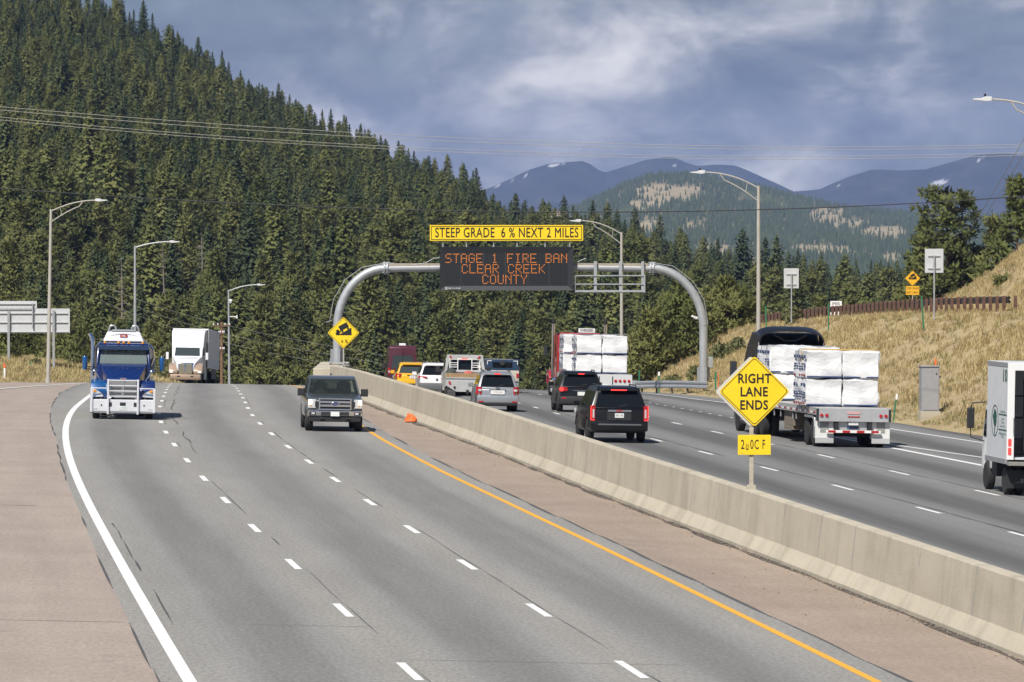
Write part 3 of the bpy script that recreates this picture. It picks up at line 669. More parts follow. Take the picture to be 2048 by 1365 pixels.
pine(2013, 556, 318, .72, 'small solitary young pine on the open grassy hill', 108, .04, 40, .42, .55)
pine(1368, 548, 345, 1.75, 'bushy pine left of the right leg of the sign bridge, the tallest there', 111, .04, 100, .8, .5)
pine(1300, 618, 340, 1.6, 'low bushy pine at the left foot of the grassy bank behind the flatbed load', 112, .02, 90, .75, .4)
pine(1335, 590, 352, 1.4, 'bushy pine in the middle of the clump left of the right sign bridge leg', 113, .02, 80, .7, .4)
pine(1452, 556, 352, 1.7, 'bushy pine right of the right leg of the sign bridge', 114, .04, 90, .8, .5)
pine(1480, 575, 366, 1.5, 'bushy pine beside the tall right street lamp pole', 115, .04, 80, .75, .5)
pine(1415, 600, 358, 1.3, 'low pine directly behind the right leg of the sign bridge', 116, .02, 70, .7, .4)
pine(1270, 650, 352, 1.1, 'lowest bushy pine of the clump, leftmost beside the lumber load', 117, .02, 60, .65, .35)
pine(1700, 590, 470, 1.7, 'rounded yellow green pine behind the speed limit sign', 118, .05, 64, .9, .4)
pine(1745, 600, 455, 1.5, 'rounded yellow green pine right of the speed limit sign', 119, .05, 60, .9, .4)
pine(1640, 585, 480, 1.6, 'low pine left of the speed limit sign', 120, .05, 60, .9, .4)
# left bank
pine(8, 640, 352, 1.15, 'small dark pine at the left edge in front of the large sign back', 131, .05, 56, .6, .5)
pine(20, 690, 338, .6, 'sapling pine at the left sign post', 132, .05, 34, .42, .5)
pine(130, 640, 372, 1.5, 'bushy pine behind the right post of the large sign back', 133, .02, 80, .75, .4)
pine(165, 655, 380, 1.4, 'bushy pine behind the left mirror of the blue tanker truck', 134, .02, 80, .75, .4)
pine(95, 700, 366, 1.0, 'low bush like pine between the posts of the large sign back', 135, .0, 60, .6, .35)
pine(55, 600, 520, 2.6, 'yellow green pine above the large sign back at left', 136, .05, 90, 1.1, .5)
pine(20, 480, 540, 2.8, 'large yellow green pine at the left edge above the sign back', 137, .05, 100, 1.15, .55)
pine(230, 640, 470, 2.0, 'bright pine behind the cab of the blue tanker truck', 138, .0, 80, 1.0, .4)
pine(520, 690, 470, 1.7, 'low bright pine between the third lamp and the barrier end', 139, .0, 70, .95, .35)
pine(570, 680, 480, 1.8, 'low dark pine behind the grey pickup truck', 140, .0, 70, .95, .35)
SHR = [me_from('shrub', *shrub_geo(300 + i, 1.0, 1.0 + .3 * i, 420), [M_SHRUB]) for i in range(3)]
def shrub(px, py, Y, s, label, i, flat=1.0):
    X = (px - CX) / FPX * Y; o = bpy.data.objects.new('shrub', SHR[i % 3]); col.objects.link(o); o.location = (X, Y, ground_z(X, Y) - .05); o.scale = (s, s, s * flat); o.rotation_euler.z = px; tag(o, label, 'shrub')
for i, (px, yt, Y, Rm, w_) in enumerate([(40, 655, 372, 1.3, 'left of the tall left lamp pole'), (82, 640, 385, 1.6, 'just left of the tall left lamp pole'), (112, 665, 378, 1.3, 'just right of the tall left lamp pole'), (150, 690, 366, 1.1, 'lowest of those left of the blue tanker truck'), (318, 668, 420, 1.4, 'right behind the blue tanker cab'), (338, 690, 415, 1.2, 'beside the left side of the white semi'), (300, 640, 440, 1.6, 'taller, behind the blue tanker tank')]):
    pine(px, yt, Y, Rm, 'bushy green pine on the left verge, ' + w_, 150 + i, 0.0, 70, .75, .4, M_SHRUB if i % 3 == 2 else None)
shrub(1345, 720, 315, .8, 'grey green shrub on the bank left of the right sign bridge leg', 0)
shrub(1440, 690, 322, .9, 'dark shrub on the bank right of the right sign bridge leg', 1)
shrub(1390, 735, 312, .6, 'low shrub at the foot of the right sign bridge leg', 2)
shrub(1583, 615, 318, .8, 'twiggy shrub at the post of the farther blank sign back', 1)
shrub(1475, 660, 318, .7, 'shrub beside the tall right lamp pole', 2)
shrub(70, 735, 330, .5, 'low shrub on the grassy bank beside the large left sign post', 0)
shrub(150, 720, 335, .7, 'low shrub at the edge of the grass left of the blue tanker', 1)

# dry grass, nobody could count it
def tuft(seed, n=16, h=.5):
    h *= .72; n = int(n * 1.2)
    r = random.Random(seed); vs = []; fs = []
    for i in range(n):
        a = r.uniform(0, 6.28); l_ = h * r.uniform(.5, 1.15); o_ = Vector((r.uniform(-.22, .22), r.uniform(-.22, .22), -.04)); ln = Vector((math.cos(a) * .35, math.sin(a) * .35, 1)) * l_; sd_ = Vector((-math.sin(a), math.cos(a), 0)) * .014; k = len(vs)
        vs += [o_ - sd_, o_ + sd_, o_ + ln * .6 + sd_ * .8, o_ + ln * .6 - sd_ * .8, o_ + ln + Vector((math.cos(a), math.sin(a), -.3)) * l_ * .22]; fs += [(k, k + 1, k + 2, k + 3), (k + 3, k + 2, k + 4)]
    return vs, fs
def strawm(name, a, b):
    k = NT(name); oi = k.n('ShaderNodeObjectInfo').outputs['Random']; x = k.ramp(oi, [(0, a), (1, b)]); k.l(x, k.b.inputs['Base Color']); k.b.inputs['Roughness'].default_value = .8; k.b.inputs['Specular IOR Level'].default_value = .2
    tr = k.n('ShaderNodeBsdfTranslucent'); k.l(x, tr.inputs['Color']); ms = k.n('ShaderNodeMixShader'); ms.inputs[0].default_value = .3; k.l(k.b.outputs[0], ms.inputs[1]); k.l(tr.outputs[0], ms.inputs[2]); k.l(ms.outputs[0], k.t.nodes['Material Output'].inputs['Surface']); return k.m
M_ST1 = strawm('straw_pale', (.47, .375, .185), (.56, .465, .25)); M_ST2 = strawm('straw_brown', (.42, .325, .175), (.50, .40, .215)); M_ST3 = strawm('straw_green', (.27, .245, .11), (.36, .32, .155))
TU = [me_from('tuft', *tuft(1, 16, .52), [M_ST1]), me_from('tuft', *tuft(2, 14, .42), [M_ST2]), me_from('tuft', *tuft(3, 16, .38), [M_ST3]), me_from('tuft', *tuft(4, 10, .75), [M_ST1])]
gp = []
for _ in range(60000):
    Y = 150 + 240 * rng.random() ** 1.15; p = road_p(Y); t = rng.random() ** 1.0 * 42; e = p + o_SH(Y) + 2.2; X = e + t
    if X / Y > .135: continue
    if 11.8 < t < 17 : continue
    n_ = .5 + .5 * math.sin(X * .55 + 1.3 * math.sin(Y * .13)) * math.cos(Y * .21 + X * .3)
    if rng.random() > .35 + .65 * n_: continue
    v_ = rng.choice([0, 0, 1, 3]) if n_ > .55 else rng.choice([1, 1, 0, 2])
    if t < 1.6 and rng.random() < .6: v_ = 2
    gp.append((X, Y, ground_z(X, Y), rng.uniform(0, 6.28), rng.uniform(.6, 1.25) * (.65 if t < 1.2 or 9 < t < 11.8 else 1), v_))
scatter('dry_grass', gp, TU, 'dry straw coloured grass on the bank right of the highway')
gp = []
for _ in range(6000):
    Y = rng.uniform(299, 372); X = -rng.uniform(.060, .103) * Y
    if X > -23.2: continue
    gp.append((X, Y, ground_z(X, Y), rng.uniform(0, 6.28), rng.uniform(.6, 1.2) * sm(296, 306, Y), rng.choice([0, 1, 2, 2, 3])))
scatter('dry_grass', gp, TU, 'dry grass on the bank left of the ramp below the large sign')
# grit along the foot of the barrier
def stone(seed):
    r = random.Random(seed); b = B(); b.lathe([(0, .6), (.35, 1.0), (.7, .75), (.95, .2)], (0, 0, 0), 'Z', 6); return [tuple(c * r.uniform(.75, 1.2) * .02 for c in v) for v in b.v], b.f
M_STONE = mat('grit_stone', (.24, .20, .165), .9, var=.3)
ST = [me_from('stone', *stone(i), [M_STONE]) for i in range(3)]
gp = []
for _ in range(1500):
    Y = 75 + 200 * rng.random() ** 1.3; o_ = o_bar(Y) - abs(rng.gauss(0, .12)) - .02 if rng.random() < .93 else rng.uniform(4.6, o_bar(Y)); X = road_p(Y) + o_; gp.append((X, Y, road_z(X, Y) + .003, rng.uniform(0, 6.28), rng.uniform(.3, 1.3), rng.randrange(3)))
scatter('gravel', gp, ST, 'loose grit and small stones along the foot of the barrier')
# far hill wood
def cone_tree(seed):
    r = random.Random(seed); vs = []; fs = []
    for i in range(7):
        h = 1.2 + i * 1.55; rad = 2.6 * (1 - i / 7.6); n = 7; a0 = r.uniform(0, 6)
        k = len(vs); vs.append(Vector((0, 0, h + 2.4)))
        for j in range(n): a = a0 + 6.283 * j / n; q = rad * r.uniform(.65, 1.2); vs.append(Vector((math.cos(a) * q, math.sin(a) * q, h + r.uniform(-.4, .4))))
        fs += [(k, k + 1 + j, k + 1 + (j + 1) % n) for j in range(n)]
    return vs, fs
M_FARL = leafm('far_needles', (0.052, 0.078, 0.042), (0.100, 0.126, 0.058), trans=.1, soft=.4)
M_ASPEN = leafm('far_aspen', (0.09, 0.12, 0.055), (0.12, 0.145, 0.065), trans=.05)
CT = [me_from('far_tree', *cone_tree(i), [M_FARL]) for i in range(3)] + [me_from('far_tree', *cone_tree(9), [M_ASPEN])]
fp = []
while len(fp) < 31000:
    Y = 4000 + 3300 * rng.random(); u = rng.uniform(-.012, .135); X = u * Y; c_ = clear_amt(X, Y)
    if c_ > .05 and rng.random() > .05: continue
    if -.25 < c_ <= .05 and rng.random() > .55: continue
    asp = fbm(X / 45, Y / 200, 3, 8) > .42
    fp.append((X, Y, hill_z(X, Y) - .3, rng.uniform(0, 6), rng.uniform(.45, .85) * (.85 if asp else 1), 3 if asp else rng.randrange(3)))
scatter('far_forest', fp, CT, 'distant conifer forest covering the blue green hill', 'forest')

# ------------------------------------------------------------------ haze
def haze():
    b = B(); b.box((0, 9700, 110), (12000, 19600, 450)); m = bpy.data.materials.new('haze_air'); m.use_nodes = True; t = m.node_tree; t.nodes.clear()
    o_ = t.nodes.new('ShaderNodeOutputMaterial'); v = t.nodes.new('ShaderNodeVolumePrincipled'); v.inputs['Density'].default_value = 4.9e-5; v.inputs['Color'].default_value = (.385, .525, .94, 1); v.inputs['Anisotropy'].default_value = 0.0
    t.links.new(v.outputs[0], o_.inputs['Volume']); o = b.build('haze', m); tag(o, 'thin blue mountain haze between the road and the far peaks', kind='stuff')
haze()
# ------------------------------------------------------------------ shared paints
def at(px, py, Y):
    a = (px - CX) / FPX; b = -(py - CY) / FPX
    d = Vector((a, math.cos(TILT) + b * math.sin(TILT), -math.sin(TILT) + b * math.cos(TILT))); d *= Y / d.y
    return Vector((d.x, d.y, d.z + EYE))
GALV = mat('galvanised_steel', (.40, .42, .44), .5, .35, var=.10, vscale=2.5)
GALV_D = mat('galvanised_dull', (.33, .345, .36), .6, .2, var=.12, vscale=4)
POLE = mat('pole_steel', (.42, .40, .355), .6, .1, var=.10, vscale=2)
ALU = mat('sign_aluminium', (.60, .62, .64), .5, .3, var=.06, vscale=3)
YEL = mat('sign_yellow', (.86, .60, .012), .5, var=.05, vscale=3); YELO = mat('sign_amber', (.80, .42, .015), .55)
BLK = mat('sign_black', (.012, .012, .013), .5); WHT = mat('white_enamel', (.80, .80, .80), .4); LAMPW = mat('lamp_housing', (.62, .63, .64), .45)
GREEN = mat('delineator_green', (.02, .16, .075), .6); ORANGE = mat('safety_orange', (.78, .14, .025), .7); RUST = mat('rusted_steel', (.125, .066, .045), .85, var=.4, vscale=5); RUSTD = mat('rusted_rail_back', (.042, .036, .040), .8, var=.3, vscale=4)
WOODP = mat('utility_pole_wood', (.20, .115, .065), .9, var=.3, vscale=3)
BOLT = mat('bolt_steel', (.35, .35, .36), .4, .6)

# ------------------------------------------------------------------ sign bridge
def sign_bridge():
    Y = 300.0; O = at(1040, 725, Y); zb_l = at(676, 727, Y).z; zb_r = at(1407, 772, Y).z - .6
    root = empty('sign_bridge', (O.x, Y, O.z), 0, 'grey steel tube sign bridge with curved legs spanning the right carriageway', 'sign bridge')
    L = lambda px, py, dy=0.0: tuple(at(px, py, Y) - Vector((O.x, Y, O.z)) + Vector((0, dy, 0)))
    def arc(x0, y0, x1, y1, n=12):   # quarter ellipse from a vertical leg top (x0,y0) to the beam start (x1,y1)
        return [(x0 + (x1 - x0) * (1 - math.cos(i / n * math.pi / 2)), y0 + (y1 - y0) * math.sin(i / n * math.pi / 2)) for i in range(n + 1)]
    r = .245
    pts = [L(674.5, 724), L(674.5, 690)] + [L(*q) for q in arc(674.5, 655, 773, 537)]
    b = B(); b.tube(pts, r, 20)
    for k in range(4):
        a = k * math.pi / 2 + .4; c = Vector(L(674.5, 712)); b.box(c + Vector((math.cos(a) * .30, math.sin(a) * .30, -.0)), (.03, .24, .8), a + math.pi / 2)
    ll = b.build('leg', GALV, root, smooth=True)
    q = B(); c = Vector(L(674.5, 725)); q.box(c, (1.0, 1.0, .07))
    for sx in (-.38, .38):
        for sy in (-.38, .38): q.tube([c + Vector((sx, sy, -.45)), c + Vector((sx, sy, .2))], .04, 8)
    q.build('base_plate', GALV_D, ll)
    b = B(); pts = [L(1407, 790), L(1407, 690)] + [L(*q) for q in arc(1407, 660, 1303, 537)]; b.tube(pts, r, 20); c = Vector(L(1407, 650)); b.lathe([(-.03, .26), (.03, .26)], c, 'Z', 20)
    for k in range(4):
        a = k * math.pi / 2 + .4; cc = Vector(L(1407, 752)); b.box(cc + Vector((math.cos(a) * .30, math.sin(a) * .30, 0)), (.03, .22, 1.0), a + math.pi / 2)
    rl = b.build('leg', GALV, root, smooth=True)
    b = B(); b.tube([L(773, 537), L(900, 535), L(1040, 534.5), L(1180, 535), L(1303, 537)], r * .96, 20)
    for px in (772, 1304):
        c = Vector(L(px, 537)); b.lathe([(-.12, .38), (-.05, .38), (-.05, .30), (.05, .30), (.05, .38), (.12, .38)], c, 'X', 20)
        for k in range(8):
            a = k * math.pi / 4; b.tube([c + Vector((-.2, math.cos(a) * .33, math.sin(a) * .33)), c + Vector((.2, math.cos(a) * .33, math.sin(a) * .33))], .025, 6)
    b.build('beam', GALV, root, smooth=True)
    b = B()
    for x0, x1 in ((779, 880), (1150, 1297)):
        p0 = Vector(L(x0, 531.5, -.16)); p1 = Vector(L(x1, 531.5, -.16)); b.box((p0 + p1) / 2, (p1.x - p0.x, .1, .26))
    b.build('cable_tray', mat('tray_beige', (.36, .31, .25), .7, var=.15, vscale=3), root, .01)
    b = B(); b.tube([L(773, 526, -.05), L(800, 529, -.15), L(830, 530, -.2), L(850, 527, -.2), L(868, 517, -.2), L(882, 516, -.2)], .028, 6); b.tube([L(1148, 528, -.2), L(1160, 522, -.2), L(1172, 517, -.2)], .03, 6)
    b.tube([L(660, 640, -.1), L(667, 600, -.1), L(690, 560, -.1), L(725, 535, -.1), L(772, 526, -.1)], .022, 6); b.tube([L(1304, 526, -.1), L(1345, 532, -.1), L(1385, 562, -.1), L(1408, 600, -.1), L(1416, 650, -.1)], .022, 6)
    b.build('conduit', GALV_D, root, smooth=True)
    # message board
    def box_px(x0, y0, x1, y1, d0, d1, bb):
        a = Vector(L(x0, y1)); c = Vector(L(x1, y0)); bb.box(((a.x + c.x) / 2, (d0 + d1) / 2, (a.z + c.z) / 2), (c.x - a.x, abs(d1 - d0), c.z - a.z)); return bb
    BX = mat('board_housing', (.018, .019, .022), .45); SC = NT('led_screen'); g = SC.n('ShaderNodeTexCoord').outputs['Object']
    sx = SC.n('ShaderNodeSeparateXYZ'); SC.l(g, sx.inputs[0]); pitch = 2.56 * Y / FPX
    def tri(o_): return SC.math('ABSOLUTE', SC.math('SUBTRACT', SC.math('FRACT', SC.math('DIVIDE', o_, pitch)), .5))
    dd_ = SC.math('MAXIMUM', tri(sx.outputs[0]), tri(sx.outputs[2])); SC.l(SC.ramp(dd_, [(0.30, (.010, .011, .012)), (.36, (.027, .028, .031))]), SC.b.inputs['Base Color']); SC.b.inputs['Roughness'].default_value = .35
    vm = box_px(880, 494, 1146, 581, -.62, .10, B()).build('message_board', BX, root)
    b = B()
    o1 = [L(880, 494, -.62), L(1146, 494, -.62), L(1146, 581, -.62), L(880, 581, -.62)]; o2 = [L(890.5, 505, -.70), L(1135.5, 505, -.70), L(1135.5, 572, -.70), L(890.5, 572, -.70)]; o0 = [(x, y - .12, z) for x, y, z in o1]
    for i in range(4):
        j = (i + 1) % 4; k = len(b.v); b.add([o1[i], o1[j], o0[j], o0[i]], [(0, 1, 2, 3)]); b.add([o0[i], o0[j], (o2[j][0], -.66, o2[j][2]), (o2[i][0], -.66, o2[i][2])], [(0, 1, 2, 3)])
    b.build('board_frame', mat('board_frame', (.024, .026, .031), .4), vm)
    box_px(890, 504.5, 1136, 572.5, -.655, -.60, B()).build('led_screen', SC.m, vm)
    b = B()
    for px in (922, 967, 1011, 1056, 1098): box_px(px - .5, 505, px + .5, 572, -.665, -.65, B()).build('module_seam', mat('seam_grey', (.05, .052, .058), .5), vm)
    F = {'S': '01111 10000 10000 01110 00001 00001 11110', 'T': '11111 00100 00100 00100 00100 00100 00100', 'A': '01110 10001 10001 11111 10001 10001 10001', 'G': '01110 10001 10000 10111 10001 10001 01110', 'E': '11111 10000 10000 11110 10000 10000 11111',
         '1': '00100 01100 00100 00100 00100 00100 01110', 'F': '11111 10000 10000 11110 10000 10000 10000', 'I': '01110 00100 00100 00100 00100 00100 01110', 'R': '11110 10001 10001 11110 10100 10010 10001', 'B': '11110 10001 10001 11110 10001 10001 11110',
         'N': '10001 11001 10101 10011 10001 10001 10001', 'C': '01110 10001 10000 10000 10000 10001 01110', 'L': '10000 10000 10000 10000 10000 10000 11111', 'K': '10001 10010 10100 11000 10100 10010 10001', 'O': '01110 10001 10001 10001 10001 10001 01110', 'U': '10001 10001 10001 10001 10001 10001 01110', 'Y': '10001 10001 01010 00100 00100 00100 00100', ' ': '00000 00000 00000 00000 00000 00000 00000'}
    LED = mat('led_amber', (.5, .16, .02), .4, emit=(1.0, .30, .06), es=.55)
    for s_, yt, x0 in (('STAGE 1 FIRE BAN', 508.5, 891), ('CLEAR CREEK', 529.5, 923.5), ('COUNTY', 550.5, 964.5)):
        b = B(); cw = 15.37; dp = cw / 6.0
        for i, ch in enumerate(s_):
            for r_, row in enumerate(F[ch].split()):
                for c_, v in enumerate(row):
                    if v == '1': p = Vector(L(x0 + i * cw + c_ * dp + 1.2, yt + r_ * 2.75)); b.box((p.x, -.66, p.z), (.042, .02, .044))
        o = b.build('lit_message_line', LED, vm)
    pl_ = box_px(889, 573.5, 921, 580.3, -.76, -.70, B()).build('maker_plate', mat('plate_dark', (.05, .052, .056), .5), vm)
    text('SKYLINE', 'lettering', .14, mat('plate_text', (.6, .6, .6), .5), vm, facing(Vector(L(909, 577, -.775))), 1.3, .002); bb = B()
    for i in range(3): bb.box(Vector(L(893, 575 + i * 2, -.77)), (.14, .01, .03))
    bb.build('maker_mark', MATS['plate_text'], vm)
    # fixed yellow sign above it
    st = box_px(860, 450.5, 1166, 482, -.60, -.54, B()).build('warning_panel', YEL, root, .01)
    b = B()
    for e in ((862.5, 452.6, 1163.5, 453.8), (862.5, 478.7, 1163.5, 479.9), (862.5, 452.6, 863.7, 479.9), (1162.3, 452.6, 1163.5, 479.9)): box_px(*e, -.61, -.60, b)
    b.build('border_line', BLK, st)
    text('STEEP GRADE  6 % NEXT 2 MILES', 'lettering', .80, BLK, st, facing(Vector(L(1013.5, 466.5, -.603))), .665, -.008)
    b = B()
    for px in (886, 933, 987, 1034, 1090, 1139): box_px(px - 1, 481, px + 1, 495, -.5, -.42, b); b.box(Vector(L(px, 493, -.55)), (.10, .1, .07))
    b.build('sign_strut', GALV_D, st)
    # bare sign frame hanging on the right
    b = B()
    for px, wd in ((1190.5, 6), (1241, 6.2), (1285, 5.6)): box_px(px - wd / 2, 523, px + wd / 2, 586, -.42, -.30, b)
    b.build('frame_upright', GALV, root, .005); b = B()
    for py, th in ((551.5, 2.2), (568.5, 2.2), (582.5, 4)): box_px(1149, py - th / 2, 1290, py + th / 2, -.48, -.425, b)
    for px in (1150, 1289): box_px(px - 1.1, 550, px + 1.1, 586, -.50, -.44, b)
    b.build('frame_rail', GALV, root, .004)
    # camera and boxes on the legs
    b = B(); c = Vector(L(1391, 636)); b.box(c, (.13, .3, .15), .3); b.box(c + Vector((-.12, -.1, .06)), (.22, .2, .1), .3, 0, .5); b.tube([c, Vector(L(1400, 636))], .025, 6); b.tube([c + Vector((.05, 0, 0)), Vector(L(1400, 643))], .012, 5); b.build('traffic_camera', WHT, rl, .01)
    box_px(1417, 714, 1425.5, 735, -.2, .15, B()).build('junction_box', GALV_D, rl, .01)
    b = B(); b.tube([L(1417, 733, 0), L(1416, 745, -.05), L(1424, 760, -.1), L(1428, 770, -.1)], .015, 5); b.build('cable', BLK, rl)
    b = B(); b.tube([L(664, 641, -.1), L(652, 645, -.3)], .03, 6); b.build('bracket', GALV_D, ll)
sign_bridge()

# ------------------------------------------------------------------ signs
def rdiamond(b, c, half, th, rr=.06, dy=0.0, n=4):
    pts = []
    for k in range(4):
        a = k * math.pi / 2; ctr = Vector((math.cos(a), 0, math.sin(a))) * (half - rr * 1.414)
        for i in range(n + 1):
            q = a - math.pi / 4 + math.pi / 2 * i / n; pts.append(Vector(c) + ctr + Vector((math.cos(q) * rr, dy, math.sin(q) * rr)))
    b.slab(pts, th); return pts
def ring(b, c, h0, h1, r0, r1, dy, th=.004, n=4):
    def loop(half, rr):
        P = []
        for k in range(4):
            a = k * math.pi / 2; ctr = Vector((math.cos(a), 0, math.sin(a))) * (half - rr * 1.414)
            for i in range(n + 1): q = a - math.pi / 4 + math.pi / 2 * i / n; P.append(Vector(c) + ctr + Vector((math.cos(q) * rr, dy, math.sin(q) * rr)))
        return P
    A, C = loop(h0, r0), loop(h1, r1); m = len(A); b.add(A + C, [(i, (i + 1) % m, m + (i + 1) % m, m + i) for i in range(m)])
def truck_pictogram(b, c, s, dy):
    """truck rolling down a wedge: c centre, s half width"""
    P = lambda x, z: Vector(c) + Vector((x * s, dy, z * s))
    b.slab([P(-.95, -.40), P(.98, -.40), P(.95, .52), P(.30, .12), P(-.40, -.26)], .006)
    a = .50
    def Q(x, z): return P(-.02 + x * math.cos(a) - z * math.sin(a), .14 + x * math.sin(a) + z * math.cos(a))
    def rect(x0, z0, x1, z1): b.slab([Q(x0, z0), Q(x1, z0), Q(x1, z1), Q(x0, z1)], .006)
    rect(-.30, .10, .82, .72); rect(-.98, -.08, -.60, .22); rect(-.80, .2, -.45, .45); rect(-.62, -.06, -.42, .3); rect(-.42, .02, -.26, .14)
    for x, z in ((-.72, -.10), (.62, -.02), (-.12, -.02)): b.slab([Q(x + .13 * math.cos(t * .785), z + .13 * math.sin(t * .785)) for t in range(8)], .006)
def post_of(root, x, z0, z1, dy=.06, w_=.075, m=None):
    b = B(); b.box((x, dy, (z0 + z1) / 2), (w_, .06, z1 - z0)); return b.build('post', m or POLE, root, .006)
# RIGHT LANE ENDS, standing on the barrier
def lane_sign():
    Y = 116.0; c = at(1509, 783, Y); base = at(1502, 983, Y); root = empty('lane_ends_sign', tuple(base), .03, 'large yellow diamond sign reading RIGHT LANE ENDS with a small plate below on the barrier', 'road sign')
    sc_ = Y / FPX; L = lambda px, py, dy=0.0: Vector(((px - 1502) * sc_, dy, (983 - py) * sc_))
    post_of(root, L(1503, 0).x, -.03, (983 - 730) * sc_, .05, .095, mat('sign_post_wood', (.42, .385, .31), .85, var=.2, vscale=6)); b = B(); b.box((L(1503, 0).x, .05, .07), (.2, .16, .14)); b.build('post_socket', MATS['sign_post_wood'], root, .01)
    b = B(); rdiamond(b, L(1501, 783, .012), 71.5 * sc_, .008, .07); b.build('backing_panel', mat('backing_alu', (.62, .61, .57), .55, .2), root)
    b = B(); rdiamond(b, L(1508.5, 783, -.012), 71.5 * sc_, .012, .075); d = b.build('diamond_panel', YEL, root)
    b = B(); ring(b, L(1508.5, 783, 0), 68.0 * sc_, 66.2 * sc_, .06, .055, -.0205); b.build('border_line', BLK, d)
    for s_, py in (('RIGHT', 758), ('LANE', 784.5), ('ENDS', 811)): text(s_, 'lettering', .292, BLK, d, facing(L(1508.5 if s_ == 'RIGHT' else 1507.5, py, -.021)), .84, .007, .002)
    b = B(); b.box(L(1508.5, 890, -.012), (66 * sc_, .012, 40 * sc_)); p = b.build('distance_plate', YEL, root, .008)
    for s_, px, xs, dy in (('2', 1485, .6, 0), ('u', 1494, .5, 2), ('0', 1503.5, .55, 0), ('C', 1513, .5, 0), ('F', 1527, .5, 0)): text(s_, 'lettering', .30, BLK, p, facing(L(px, 890 + dy, -.0205)), xs, .001, .002)
    b = B(); b.box(L(1484, 906, -.02), (.02, .005, .02)); b.build('bolt', BOLT, p)
lane_sign()
def hill_sign(px, py, half_px, Y, base_py, label, m, extra=None, sq=.92):
    sc_ = Y / FPX; base = at(px, base_py, Y); root = empty('hill_sign', tuple(base), 0, label, 'road sign'); L = lambda x, y, dy=0.0: Vector(((x - px) * sc_, dy, (base_py - y) * sc_))
    post_of(root, 0, -.1, (base_py - py) * sc_, .05, .07)
    b = B(); rdiamond(b, L(px, py, 0), half_px * sc_, .012, .06); d = b.build('diamond_panel', m, root); b = B(); ring(b, L(px, py, 0), half_px * sc_ * .94, half_px * sc_ * .905, .05, .048, -.008); b.build('border_line', BLK, d)
    b = B(); truck_pictogram(b, L(px, py - half_px * .06, 0), half_px * sc_ * .52, -.012); b.build('truck_symbol', BLK, d); return root, d, L, sc_
_r, _d, _L, _s = hill_sign(687, 666, 32, 278, 731, 'yellow diamond hill sign marked 6% at the far barrier end', YEL)
text('6 %', 'lettering', .26, BLK, _d, facing(_L(689, 683.5, -.009)), .9, .004, .002); _r.location.x += .0
b = B(); b.box((.0, .05, .0), (.6, .2, .05)); b.build('post_foot', GALV_D, _r)
_r, _d, _L, _s = hill_sign(1825, 557, 15.5, 372, 640, 'small amber diamond hill sign with STEEP GRADE plate behind the rusty guardrail', YELO)
b = B(); b.box(_L(1825, 581.5, 0), (26.5 * _s, .012, 17.5 * _s)); p_ = b.build('word_plate', YELO, _r, .006)
text('STEEP GRADE', 'lettering', .22, BLK, p_, facing(_L(1825, 577.5, -.008)), .62, .002, .002); text('NEXT 2 MILES', 'lettering', .22, BLK, p_, facing(_L(1825, 585.5, -.008)), .60, .002, .002)
def blank_back(px, py, wpx, hpx, Y, base_py, label, rz):
    sc_ = Y / FPX; base = at(px, base_py, Y); root = empty('road_sign', tuple(base), rz, label, 'road sign'); L = lambda x, y, dy=0.0: Vector(((x - px) * sc_, dy, (base_py - y) * sc_))
    b = B(); b.box(L(px, py, .0), (wpx * sc_, .006, hpx * sc_)); b.build('sign_panel', ALU, root, .02)
    for y in (py - hpx * .19, py + hpx * .33): b = B(); b.box(L(px, y - 1.2, -.03), (wpx * sc_ * .66, .05, .05)); b.box(L(px, y + .6, -.02), (wpx * sc_ * .66, .03, .05), mi=1); b.build('stiffener', [ALU, GALV_D], root)
    b = B(); b.tube([L(px, base_py + 6, -.09), L(px, py - hpx * .22, -.09)], .042, 10); b.build('post', GALV, root, smooth=True)
blank_back(1868, 522, 37, 48, 255, 636, 'larger blank grey sign back, in front of the rusty guardrail', 0.0)
blank_back(1582.5, 557, 30, 40, 306, 640, 'smaller blank grey sign back beside the tall right street lamp', .06)
def speed_sign():
    Y = 390.0; sc_ = Y / FPX; base = at(1672, 655, Y); root = empty('speed_sign', tuple(base), 0, 'white speed limit sign showing above the rusty guardrail', 'road sign'); L = lambda x, y, dy=0.0: Vector(((x - 1672) * sc_, dy, (655 - y) * sc_))
    b = B(); b.box(L(1672, 617, 0), (23 * sc_, .01, 29 * sc_)); p = b.build('sign_panel', WHT, root, .01); text('SPEED', 'lettering', .27, BLK, p, facing(L(1672, 608, -.007)), .8, .004, .002); text('LIMIT', 'lettering', .27, BLK, p, facing(L(1672, 615.5, -.007)), .85, .004, .002)
    post_of(root, 0, -.3, (655 - 604) * sc_)
speed_sign()
